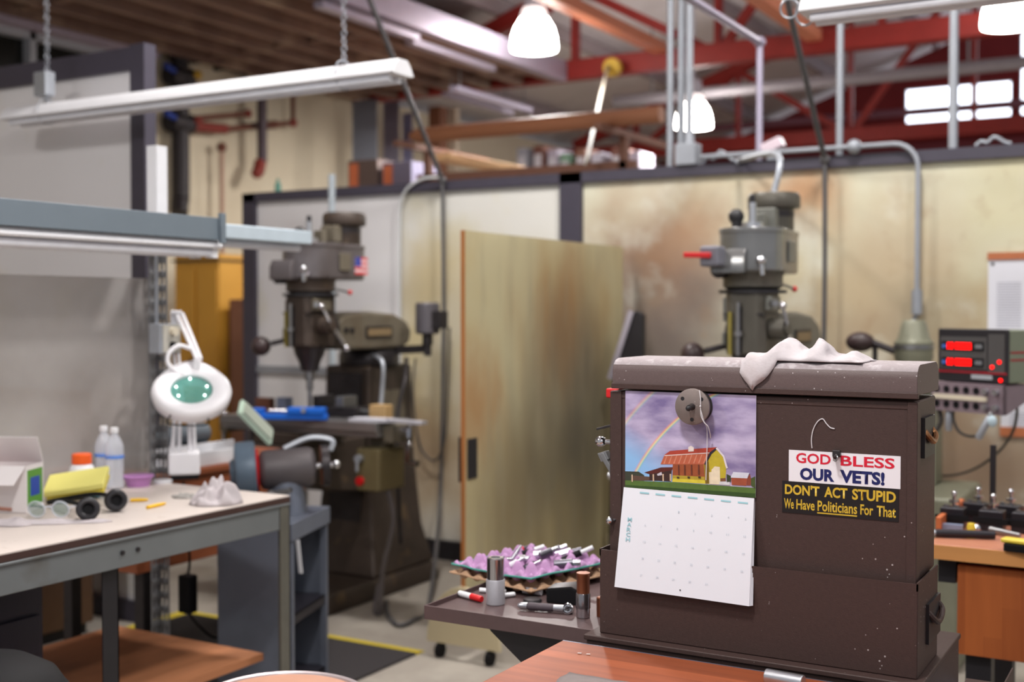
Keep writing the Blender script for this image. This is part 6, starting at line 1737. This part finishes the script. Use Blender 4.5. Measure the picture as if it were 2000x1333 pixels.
# coiled cable near the left machine, hanging on the cream panel
q = lambda px, py: onY(px, py, PY - 0.06)
hung('hanging_cable', 'thin dark cable looping down the cream panel beside the left milling machine', 'cable', [q(878, 640), q(874, 760), q(868, 860), q(850, 900), q(824, 880), q(812, 830), q(806, 760), q(812, 700)], 0.007, mat('dark_cable', (66, 62, 60)), None, 6)
# hose from the machine to the floor
o1 = Vector(m1.location)
hung('air_hose', 'grey hose hanging in front of the left milling machine column down to the floor', 'hose', [o1 + Vector((0.62, -0.02, 0.655)), o1 + Vector((0.64, -0.0, 0.5)), o1 + Vector((0.56, 0.02, 0.25)), o1 + Vector((0.52, 0.05, 0.03)), o1 + Vector((0.45, 0.1, 0.016)), o1 + Vector((0.40, 0.2, 0.115))], 0.012, mat('grey_hose', (96, 90, 92), 0.5), None, 6)

# ---- pipes on the left wall
WPX = WX + 0.14
WP = lambda px, py: onX(px, py, WPX)
PIPEB = mat('black_pipe', (46, 40, 42), 0.5, 0.2, 0.25, 6)
RUSTY = mat('rusty_pipe', (112, 66, 52), 0.6, 0.2, 0.3, 8)
t = thing('drain_pipe', 'thick black vertical pipe with blue valves on the cream wall at upper left', 'pipe', (WPX, WP(352, 200).y, 0))
y_ = t.location.y
def LP(px, py):
    a = WP(px, py); return Vector((0, a.y - y_, a.z))
m = MB(); xz = LP(352, 300).z
m.tube([(0, 0, EAVE - 0.1), (0, 0, LP(352, 370).z), (0.02, -0.03, LP(352, 392).z), (0.06, -0.08, LP(352, 420).z)], 0.082, 14, smooth=4); pb = m.build('pipe', PIPEB, t)
for py in (150, 240):
    m = MB(); z = LP(352, py).z; m.cyl((0, -0.14, z), (0, 0.12, z), 0.10, 0.10, 16); m.sph((0.06, 0.02, z - 0.05), 0.05); v_ = m.build('valve', DARKST, pb, sharp=60)
    m = MB(); m.cyl((0.08, -0.15, z + 0.02), (0.1, -0.28, z + 0.05), 0.028); m.build('valve_handle', mat('valve_blue', (36, 62, 150), 0.45), v_)
    m = MB(); m.sph((0.09, 0.13, z + 0.03), 0.05); m.build('valve_cap', mat('rust_red_fitting', (128, 46, 36), 0.5) if py > 200 else mat('valve_yellow', (190, 150, 50), 0.5), v_)
for z in (LP(352, 110).z,):
    m = MB(); m.cyl((0, 0, z - 0.04), (0, 0, z + 0.04), 0.098, n=18); m.build('flange', PIPEB, pb)
t = thing('pipe_run', 'rust brown pipe running right from the blue valve then up the cream wall', 'pipe', (WPX, y_, 0))
m = MB(); m.tube([LP(372, 246), LP(440, 252), LP(572, 240), Vector((0, LP(572, 240).y, EAVE - 0.1))], 0.028, 10, smooth=0); m.build('pipe', RUSTY, t, sharp=70)
m = MB(); m.tube([LP(372, 232), LP(480, 222)], 0.024, 10, smooth=0); m.build('pipe', RUSTY, t)
for ef in (lambda q: q.sph(LP(572, 240), 0.05), lambda q: q.sph(LP(484, 222), 0.045), lambda q: q.cyl(LP(372, 246), LP(440, 252), 0.05)):
    m = MB(); ef(m); m.build('fitting', mat('rust_red_fitting', (128, 46, 36), 0.5), t)
m = MB(); m.box(-0.138, 0.0, LP(540, 243).y - 0.02, LP(540, 243).y + 0.02, LP(540, 243).z - 0.04, LP(540, 243).z + 0.04); m.build('wall_bracket', RUSTY, t)
t = thing('sprinkler_pipe', 'dark vertical pipe with a red end valve hanging on the cream wall', 'pipe', (WPX + 0.12, y_, 0))
m = MB(); yv_ = LP(494, 200).y; m.box(-0.258, 0.0, yv_ - 0.02, yv_ + 0.02, 3.4, 3.44); m.cyl((0, yv_, LP(494, 318).z), (0, yv_, EAVE - 0.1), 0.05, n=14); m.build('pipe', mat('dark_mauve_pipe', (74, 60, 66), 0.5, 0.2, 0.2), t)
m = MB(); m.cyl((0, yv_ - 0.03, LP(490, 318).z), (0.02, yv_ - 0.08, LP(486, 338).z), 0.06); m.sph((0.02, yv_ - 0.10, LP(486, 340).z), 0.06); m.build('end_valve', mat('rust_red_fitting', (128, 46, 36)), t)
t = thing('stub_pipe', 'thin faded rust pipe with a knob rising on the cream wall above the partition', 'pipe', (WPX, y_, 0))
m = MB(); yv_ = LP(433, 300).y; m.box(-0.138, 0, yv_ - 0.02, yv_ + 0.02, 2.4, 2.44); m.cyl((0, yv_, 0.9), (0, yv_, LP(433, 292).z), 0.022, n=10); m.build('pipe', mat('faded_rust', (176, 140, 122), 0.6), t)
m = MB(); m.sph((0, yv_, LP(433, 288).z), 0.05); m.build('knob', RUSTY, t)
t = thing('side_pipe', 'thin dark pipe branching right of the thick black pipe under the deck', 'pipe', (WPX, y_, 0))
m = MB(); m.tube([LP(374, 122), LP(404, 118), LP(440, 132), LP(480, 148)], 0.02, 8, smooth=3); m.build('pipe', PIPEB, t)
m = MB(); m.box(-0.138, 0, LP(440, 132).y - 0.02, LP(440, 132).y + 0.02, LP(440, 132).z - 0.02, LP(440, 132).z + 0.02); m.build('wall_bracket', PIPEB, t)
# small green bottle-like fitting on top of the rear partition, left
p = onY(540, 362, PY)
m = MB(); m.lathe([(0.022, 0), (0.022, 0.05), (0.01, 0.07), (0.01, 0.09)], (p.x, PY + 0.015, PT), n=14); tag(m.build('fitting', mat('sea_green', (90, 140, 124), 0.5)), 'small green fitting on the top rail at the left end of the rear partition', 'fitting')

# ---- rails under the deck
for k, (a0, a1, dx, lb) in enumerate((((622, 8), (793, 76), 0, 'lilac rail under the brown deck, nearest piece'), ((800, 80), (938, 137), 0, 'lilac rail under the brown deck, farther piece'), ((870, 185), (985, 222), 0.0, 'pair of lilac rails low beside the deck, left one'), ((885, 172), (1010, 218), 0, 'pair of lilac rails low beside the deck, right one'))):
    zz_ = 3.86 if k < 2 else 3.72
    A_ = onZ(*a0, zz_); B_ = onZ(*a1, zz_)
    m = MB(); m.bar(A_, Vector((A_.x, B_.y, zz_)), 0.09, 0.05)
    hr = thing('ceiling_rail', lb, 'rail', (0, 0, 0), 0, 'rails under the brown deck')
    m.build('rail', PURP, hr)
    for f in (0.08, 0.92):
        m = MB(); yy = A_.y + (B_.y - A_.y) * f; m.cyl((A_.x, yy, zz_), (A_.x, yy, EAVE + 0.01 if A_.x < -5.8 else roofz(A_.x)), 0.008, n=6); m.build('hanger_rod', STEEL, hr)
# orange painted ties running lengthwise to the truss
for k, (px, py, lb) in enumerate(((1290, 95, 'orange-pink steel tie meeting the nearer truss above the conduit pair'), (1590, 70, 'orange-pink steel tie meeting the nearer truss at right'))):
    e = onY(px, py, 11.02)
    m = MB(); m.box(e.x - 0.07, e.x + 0.07, 4.5, 11.02, e.z - 0.05, e.z + 0.05)
    tr_ = thing('roof_tie', lb, 'roof tie', (0, 0, 0), 0, 'roof ties')
    m.build('tie_bar', mat('salmon_steel', (206, 130, 100), 0.5, 0.1, 0.12), tr_)
    m = MB(); m.cyl((e.x, 5.0, e.z), (e.x, 5.0, roofz(e.x)), 0.012, n=8); m.build('hanger_rod', STEEL, tr_)
# slanting pale strap and yellow pulley
a = onY(1187, 128, 10.85); b = onY(1146, 318, 7.6)
t = thing('hanging_strap', 'pale slanting strap with a yellow pulley hanging from the nearer truss', 'strap', a)
m = MB(); m.bar((0, 0, 0), b - a, 0.05, 0.01, (0, 1, 0)); m.build('strap', mat('pale_strap', (138, 130, 118), 0.6), t)
m = MB(); m.cyl((0.06, -0.05, -0.03), (0.06, 0.02, -0.03), 0.09, n=20); m.build('pulley', mat('pulley_yellow', (206, 170, 60), 0.5), t)

# ---- storage rack behind the partition: brown pipe, timber, boxes
t = thing('storage_rack', 'steel rack posts behind the partition holding the brown tube and timber', 'rack', (0, 8.0, 0))
RK = mat('rack_brown', (120, 84, 70), 0.6)
xl = onY(850, 300, 8.3).x; xr2 = onY(1230, 300, 8.3).x
for x in (xl, xr2):
    for y in (0.0, 0.9):
        m = MB(); m.box(x - 0.03, x + 0.03, y - 0.03 + 0.2, y + 0.03 + 0.2, 0, 2.84); m.build('post', RK, t)
for y in (0.2, 1.1):
    m = MB(); m.box(xl - 0.1, xr2 + 0.1, y - 0.03, y + 0.03, 2.60, 2.66); m.build('rail', RK, t)
for x in (xl, xr2):
    m = MB(); m.box(x - 0.03, x + 0.03, -0.25, 1.13, 2.84, 2.885); m.build('arm', RK, t)
A_ = onY(802, 264, 8.0); B_ = onY(1292, 236, 8.0)
m = MB(); m.lathe([(0.03, 0), (0.062, 0.09), (0.062, (B_ - A_).length)], (A_.x, 8.0, 2.885 + 0.063), (1, 0, 0), 22)
tag(m.build('brown_tube', mat('brown_tube', (148, 98, 70), 0.5, 0, 0.15, 4, stretch=(0.5, 4, 4)), sharp=60), 'long brown tube with a pointed end lying on the rack above the partition', 'tube')
zt2 = 2.66
A_ = onY(852, 285, 8.05)
e0 = onZ(850, 283, 2.84); e1 = onZ(1055, 333, 2.84)
m = MB(); ti = Vector((e0.x, 8.2, 2.74)); 
m.bar((onY(860, 290, 8.15).x, 8.15, 2.79), (onY(1040, 331, 9.3).x, 9.3, 2.75), 0.2, 0.055)
o = m.build('timber_board', mat('pale_timber', (226, 188, 142), 0.6, 0, 0.12, 5, stretch=(3, 0.4, 3)), bevel=0.004)
tag(o, 'pale timber board under the pointed end of the brown tube', 'board')
# boxes on a far shelf by the corrugated panels
YB = 8.7
t = thing('shelf_unit', 'far storage shelf behind the partition holding orange-tabbed boxes', 'shelf', (onY(672, 350, YB).x, YB, 0))
sx_ = onY(835, 350, YB).x - t.location.x; szt = onY(700, 372, YB).z
for x in (0.02, sx_ - 0.02):
    for y in (0.02, 0.48):
        m = MB(); m.box(x - 0.02, x + 0.02, y - 0.02, y + 0.02, 0, szt); m.build('post', RK, t)
for z in (szt - 0.03, szt - 0.9):
    m = MB(); m.box(0, sx_, 0, 0.5, z, z + 0.03); m.build('shelf_board', RK, t)
OR = mat('orange_tab', (226, 128, 88), 0.5)
for k, (x0, x1, y0, cc, lb) in enumerate(((675, 733, 314, (112, 96, 92), 'dark box with an orange tab on the far shelf, left one'), (742, 800, 318, (128, 124, 148), 'pale lilac box with an orange tab on the far shelf, right one'))):
    a = onY(x0, y0, YB); b = onY(x1, y0, YB)
    t3 = thing('storage_box', lb, 'box', (a.x, YB + 0.03, szt), 0, 'boxes on the far shelf')
    w_ = b.x - a.x; h_ = a.z - szt
    m = MB(); m.box(0, w_, 0, 0.4, 0.001, h_); m.build('box', mat('far_box_%d' % k, cc, 0.6), t3, bevel=0.006)
    m = MB(); m.box(w_ * 0.06, w_ * 0.36, -0.006, 0, 0.02, h_ * 0.9); m.build('orange_tab', OR, t3)
# corrugated translucent panels far behind
for k, (x0, x1, y0, y1, yy, lb, cc) in enumerate(((688, 737, 198, 312, 10.6, 'corrugated pale blue panel standing far behind the partition, widest one', (196, 202, 216)), (748, 780, 200, 312, 11.4, 'narrow pale lilac corrugated panel right of the wide one', (196, 192, 214)), (786, 806, 222, 300, 11.5, 'narrowest bluish panel beside the dark gap', (190, 188, 226)))):
    a = onY(x0, y0, yy); b = onY(x1, y1, yy)
    n_ = max(6, int((b.x - a.x) / 0.022))
    m = MB()
    V0 = []
    for i in range(n_ * 2 + 1):
        x = a.x + (b.x - a.x) * i / (n_ * 2); y = yy + (0.02 if i % 2 else 0)
        V0.append((x, y))
    lo = [m.bm.verts.new((x, y, 0)) for x, y in V0]; hi = [m.bm.verts.new((x, y, a.z)) for x, y in V0]
    for i in range(len(V0) - 1):
        m._f([lo[i], lo[i + 1], hi[i + 1], hi[i]])
    tag(m.build('corrugated_panel', mat('corr_%d' % k, cc, 0.35, 0.1, 0.05), solid=0.006), lb, 'panel', 'corrugated panels')
# brown posts and clutter beyond
for k, (px, py0, w_, yy, cc, lb) in enumerate(((848, 190, 0.16, 11.6, (120, 76, 54), 'brown timber post far behind the pointed tube'), (882, 185, 0.1, 11.8, (186, 170, 150), 'pale post beside the brown timber post far behind'))):
    a = onY(px, py0, yy); m = MB(); m.box(a.x - w_ / 2, a.x + w_ / 2, yy, yy + w_, 0, 3.9)
    tag(m.build('timber_post', mat('post_%d' % k, cc, 0.6)), lb, 'post')
cl = [((150, 150, 160), 1020, 290), ((110, 70, 60), 1052, 285), ((170, 160, 176), 1080, 292), ((120, 150, 130), 1104, 300), ((130, 90, 76), 1135, 290), ((180, 176, 190), 1165, 298), ((116, 76, 66), 1205, 288), ((160, 150, 166), 1240, 296)]
names_ = ['grey', 'brown', 'lilac', 'green-grey', 'tan', 'pale', 'dark brown', 'mauve']
for k, (cc, px, py) in enumerate(cl):
    yy = 12.2
    a = onY(px - 11, py, yy); b = onY(px + 9, py, yy)
    t3 = thing('stock_bin', names_[k] + ' storage bin far behind the partition, under the brown tube', 'bin', (a.x, yy, 0), 0, 'far storage bins')
    m = MB(); m.box(0, b.x - a.x, 0, 0.4, 0, a.z); m.build('bin_body', mat('bin_%d' % k, cc, 0.6), t3, bevel=0.01)
    m = MB(); m.box(0.02, b.x - a.x - 0.02, -0.01, 0, a.z - 0.3, a.z - 0.1); m.build('bin_label', mat('bin_label', (186, 182, 190), 0.6), t3)
# grey roof ducts crossing the far bay
for k, (py0, py1, yy, rr, lb) in enumerate(((176, 140, 13.5, 0.07, 'long grey pipe crossing the far bay under the farther truss'), (248, 215, 18.5, 0.06, 'thin mauve pipe along the red far wall'))):
    a = onY(1200, py0, yy); b = onY(2100, py1, yy); zz_ = (a.z + b.z) / 2
    t3 = thing('roof_pipe', lb, 'pipe', (0, yy, zz_))
    m = MB(); m.cyl((a.x, 0, 0), (5.0, 0, 0), rr, n=14); m.build('pipe', mat('roof_pipe_%d' % k, ((150, 144, 150), (130, 84, 100))[k], 0.5, 0.3), t3)
    for x in (a.x + 0.5, -2.2, 2.0):
        m = MB(); m.cyl((x, 0, 0), (x, 0, roofz(x) - zz_), 0.012, n=6); m.build('hanger_rod', STEEL, t3)
# diagonal brace cable at the left partition post
a = onX(304, 82, WX + 0.3); b = onX(256, 0, WX + 0.9)

# ================================================================= THINGS ON THE SIDE TRAY
TS = TZ - 0.006 + 0.0006            # tray surface
def tr_(px, py): return onZ(px, py, TS)
PULP = mat('purple_pulp', (176, 136, 176), 0.9, 0, 0.12, 60, bump=0.3, stains=(((140, 96, 140), 20, 0.5, 0.75, 0.5),))
PULPB = mat('tan_pulp', (186, 150, 120), 0.9, 0, 0.12, 60, bump=0.3)
ec = Vector((-1.565, 2.815, 0)); erz = R(-16); ES = 0.30
def egg(name, label, z0, matl, rim, sz=ES, hp=0.036, dz=0.0):
    t = thing(name, label, 'egg tray', (ec.x, ec.y, z0), erz)
    def fn(u, v):
        x, y = (u - 0.5) * sz, (v - 0.5) * sz
        e = min(u, 1 - u, v, 1 - v)
        k = 6
        c = math.cos(2 * math.pi * u * k) * math.cos(2 * math.pi * v * k)
        a = (0.5 + 0.5 * math.cos(2 * math.pi * u * k)) * (0.5 + 0.5 * math.cos(2 * math.pi * v * k))
        b = (0.5 - 0.5 * math.cos(2 * math.pi * u * k)) * (0.5 - 0.5 * math.cos(2 * math.pi * v * k))
        h = 0.020 + hp * a ** 0.8 - 0.016 * b
        if e < 0.04:
            h = 0.020 + (h - 0.020) * (e / 0.04) * 0.9
        h += 0.003 * noise.noise(Vector((u * 6, v * 6, z0 * 9)))
        lift = 0.02 * max(0, (u - 0.55)) ** 1.0 if dz else 0
        return (x, y, h + lift)
    m = MB(); m.grid(fn, 70, 70); m.build('pulp_tray', matl, t, solid=0.0016, sharp=180)
    m = MB()
    hs = sz / 2
    N_ = 20
    pts = []
    for (a0, b0, a1, b1) in ((0, 0, 1, 0), (1, 0, 1, 1), (1, 1, 0, 1), (0, 1, 0, 0)):
        for i in range(N_):
            u = a0 + (a1 - a0) * i / N_; v = b0 + (b1 - b0) * i / N_
            q_ = fn(u, v); pts.append((q_[0] * 1.012, q_[1] * 1.012, q_[2]))
    m.tube(pts, 0.0028, 6, closed=True, smooth=0); m.build('rim', rim, t)
    return t, fn
egg('egg_tray', 'tan pulp egg tray under the purple one on the brown side tray', TS - 0.0005, PULPB, PULPB, ES * 1.02, 0.02)
et, efn = egg('egg_tray', 'purple pulp egg tray full of small cutting tools on the brown side tray', TS + 0.022, PULP, mat('teal_rim', (70, 140, 130), 0.8, 0, 0.3, 30), ES, 0.030, 1)
# small tools lying in the egg tray
SILV = mat('bright_tool_steel', (196, 196, 204), 0.25, 0.9, 0.1); DKT = mat('dark_tool_steel', (92, 90, 98), 0.3, 0.8, 0.2)
def cutter(lb, u, v, ang, tilt, L1, r1, L2, r2, m1_, m2_, cap=None):
    x, y, z = efn(u, v)
    M = Matrix.Rotation(erz, 3, 'Z')
    p = M @ Vector((x, y, 0)); 
    t = thing('cutting_tool', lb, 'cutting tool', (ec.x + p.x, ec.y + p.y, TS + 0.022 + max(z, 0.030) + r1 * 0.5), R(ang), 'cutting tools in the egg tray')
    d_ = Vector((math.cos(R(tilt)), 0, math.sin(R(tilt))))
    m = MB(); m.cyl(d_ * -L1 * 0.5, d_ * L1 * 0.5, r1, n=16); m.build('shank', m1_, t, bevel=0.001)
    m = MB(); m.cyl(d_ * L1 * 0.5, d_ * (L1 * 0.5 + L2), r2, n=14); m.build('cutting_end', m2_, t, bevel=0.0006)
    if cap:
        m = MB(); m.cyl(d_ * (-L1 * 0.5 - 0.008), d_ * -L1 * 0.5, r1 * 1.1, n=12); m.build('cap', cap, t)
cs = [('dark round cutter at the back of the egg tray, tilted up', 0.42, 0.86, 40, 18, 0.045, 0.011, 0.02, 0.007, DKT, SILV, None),
      ('thick dark cutter at the centre back of the egg tray', 0.60, 0.80, 35, 14, 0.05, 0.013, 0.03, 0.008, SILV, DKT, None),
      ('long dark tool with white tip pointing up at the right of the egg tray', 0.80, 0.70, 28, 24, 0.06, 0.009, 0.035, 0.006, BLACK, WHITEP, None),
      ('white tipped tool at the left back of the egg tray', 0.26, 0.70, 42, 16, 0.035, 0.008, 0.03, 0.006, BLACK, WHITEP, None),
      ('bright silver pin standing up behind the silver cylinder in the egg tray', 0.33, 0.45, 62, 50, 0.04, 0.006, 0.015, 0.004, SILV, SILV, None),
      ('silver sleeve lying in the middle of the egg tray', 0.50, 0.62, 30, 8, 0.04, 0.012, 0.02, 0.008, SILV, CHROME, None),
      ('dark sleeve near the right corner of the egg tray', 0.90, 0.50, 25, 6, 0.05, 0.012, 0.02, 0.008, DKT, SILV, None),
      ('small red-capped tool at the front of the egg tray', 0.55, 0.22, 20, 30, 0.03, 0.008, 0.018, 0.005, WHITEP, SILV, RED),
      ('small bright chuck near the front corner of the egg tray', 0.36, 0.24, 10, 10, 0.028, 0.010, 0.02, 0.006, SILV, CHROME, None),
      ('silver tipped tool at the right front of the egg tray', 0.72, 0.26, 15, 26, 0.032, 0.009, 0.02, 0.006, DKT, CHROME, None),
      ('tiny dark cutter with red cap at the far left of the egg tray', 0.12, 0.82, 50, 12, 0.022, 0.006, 0.014, 0.004, DKT, DKT, RED),
      ('stubby grey cutter right of centre in the egg tray', 0.68, 0.50, 50, 18, 0.035, 0.011, 0.02, 0.007, DKT, SILV, None),
      ('short polished bush left of centre in the egg tray', 0.46, 0.42, 5, 4, 0.025, 0.011, 0.01, 0.008, CHROME, SILV, None)]
for c_ in cs:
    cutter(*c_)
# silver stepped cylinder
p = tr_(963, 1182)
t = thing('metal_cylinder', 'tall silver stepped metal cylinder standing at the front of the brown side tray', 'metal part', (p.x, p.y + 0.012, TS))
m = MB(); m.lathe([(0.0225, 0), (0.0235, 0.001), (0.0235, 0.060), (0.0225, 0.062)], n=32); m.build('base_section', mat('matte_alu', (188, 186, 192), 0.5, 0.6, 0.08, 90), t)
m = MB(); m.lathe([(0.0215, 0.062), (0.0215, 0.113), (0.0185, 0.116), (0.012, 0.116), (0.012, 0.112), (0.0, 0.112)], n=32, cap=False); m.build('polished_section', CHROME, t)
# marker
a = tr_(897, 1166); b = tr_(941, 1178); a.z = b.z = TS + 0.0085
t = thing('marker_pen', 'white marker pen with red cap lying left of the silver cylinder', 'marker', a)
d_ = (b - a); l_ = d_.length; d_.normalize()
m = MB(); m.lathe([(0.0065, 0), (0.0078, 0.002), (0.0078, l_ * 0.55)], (0, 0, 0), d_, 18); m.build('barrel', WHITEP, t)
m = MB(); m.lathe([(0.0083, l_ * 0.55), (0.0083, l_ * 0.97), (0.007, l_)], (0, 0, 0), d_, 18); m.build('cap', RED, t)
# white tubes
for (x0, y0, x1, y1, r_, lb) in ((937, 1158, 988, 1162, 0.006, 'white plastic tube behind the silver cylinder'), (975, 1170, 1005, 1166, 0.006, 'short white plastic tube right of the silver cylinder'), (1022, 1160, 1058, 1164, 0.0085, 'white sleeve standing between the egg tray and the black block')):
    a = tr_(x0, y0); b = tr_(x1, y1); a.z = b.z = TS + r_ + 0.0003
    m = MB(); m.cyl((0, 0, 0), b - a, r_, n=16); o = m.build('plastic_tube', WHITEP, bevel=0.001); o.location = a
    tag(o, lb, 'tube', 'white tubes on the tray')
p = tr_(1040, 1176); m = MB(); m.lathe([(0.022, 0), (0.024, 0.003), (0.022, 0.008), (0.012, 0.011)], n=24); o = m.build('steel_disc', DARKST); o.location = (p.x, p.y, TS); tag(o, 'flat dark round disc in front of the white sleeve', 'disc')
# black block
p = tr_(1085, 1180)
t = thing('black_block', 'black wedge-topped block between the egg tray and the copper cylinders', 'block', (p.x + 0.005, p.y + 0.03, TS), R(10))
m = MB(); m.prism([(-0.035, 0), (0.045, 0), (0.045, 0.036), (0.03, 0.043), (-0.03, 0.034), (-0.035, 0.028)], -0.028, 0.035, 'xz'); m.build('body', BLACK, t, bevel=0.003)
m = MB(); m.prism([(-0.036, 0.028), (-0.031, 0.0345), (0.03, 0.0437), (0.046, 0.0366), (0.046, 0.038), (0.03, 0.0455), (-0.032, 0.0365), (-0.037, 0.029)], -0.028, 0.035, 'xz'); m.build('top_plate', DARKST, t)
# utility knife / indicator handle
a = tr_(1012, 1192); b = tr_(1118, 1200); a.z = b.z = TS + 0.011
a.y = max(a.y, TY0 + 0.022); b.y = max(b.y, TY0 + 0.022)
d_ = (b - a); l_ = d_.length; d_.normalize()
t = thing('ratchet', 'ratchet with dark grip and chrome round head lying at the front of the side tray', 'ratchet', a)
m = MB(); m.lathe([(0.007, l_ * 0.17), (0.0095, l_ * 0.2), (0.0095, l_ * 0.62), (0.008, l_ * 0.66)], (0, 0, 0), d_, 18); m.build('grip', mat('mauve_grip', (76, 66, 72), 0.6), t)
m = MB(); m.lathe([(0.005, 0), (0.0085, l_ * 0.06), (0.0085, l_ * 0.17)], (0, 0, 0), d_, 16); m.build('end_cap', ALU, t)
m = MB(); m.cyl(d_ * l_ * 0.66, d_ * l_ * 0.84, 0.008, 0.009, 16); m.build('neck', ALU, t)
m = MB(); c_ = d_ * l_ * 0.92; n_ = Vector((d_.y * 0.5, -0.9, 0.45)).normalized(); m.lathe([(0.0125, -0.009), (0.0138, -0.007), (0.0138, 0.004), (0.0115, 0.006), (0.0095, 0.004), (0.0, 0.004)], c_, n_, 26, cap=False); h_ = m.build('head', CHROME, t)
m = MB(); m.cyl(c_ + n_ * 0.004, c_ + n_ * 0.0085, 0.0055, n=14); m.bar(c_ + n_ * 0.007 + Vector((-0.007, 0, -0.004)), c_ + n_ * 0.007 + Vector((0.007, 0, 0.005)), 0.004, 0.003); m.build('switch', DARKST, h_)
# copper and chrome stacked cylinders
p = tr_(1139, 1206); py_ = max(p.y, TY0 + 0.028)
COP = mat('copper', (150, 92, 66), 0.35, 0.75, 0.15, 30)
t = thing('stacked_bushing', 'stack of copper and chrome bushings standing beside the riser cabinet', 'bushing', (p.x, py_, TS))
m = MB(); m.lathe([(0.0155, 0), (0.0165, 0.001), (0.0165, 0.022)], n=26); m.build('chrome_section', CHROME, t)
m = MB(); m.lathe([(0.0175, 0.022), (0.0175, 0.056), (0.0165, 0.058)], n=26); m.build('chrome_section', mat('dark_chrome', (150, 146, 150), 0.2, 0.95, 0.1), t)
m = MB(); m.lathe([(0.0155, 0.058), (0.0155, 0.098), (0.0165, 0.10), (0.0165, 0.106), (0.0, 0.106)], n=26); m.build('copper_section', COP, t)
m = MB(); m.lathe([(0.012, 0), (0.0125, 0.044), (0.010, 0.046)], n=22); o = m.build('copper_bushing', COP); o.location = (min(p.x + 0.034, TX1 - 0.014), py_ + 0.03, TS)
tag(o, 'short copper bushing tucked behind the bushing stack against the cabinet', 'bushing')
m = MB(); m.box(-0.05, 0.0, -0.01, 0.015, 0, 0.085); o = m.build('paper_card', mat('grey_card', (168, 164, 170), 0.6)); o.location = (TX1 - 0.006, TY0 + 0.16, TS)
tag(o, 'grey box standing at the back of the tray behind the bushing stack', 'box')
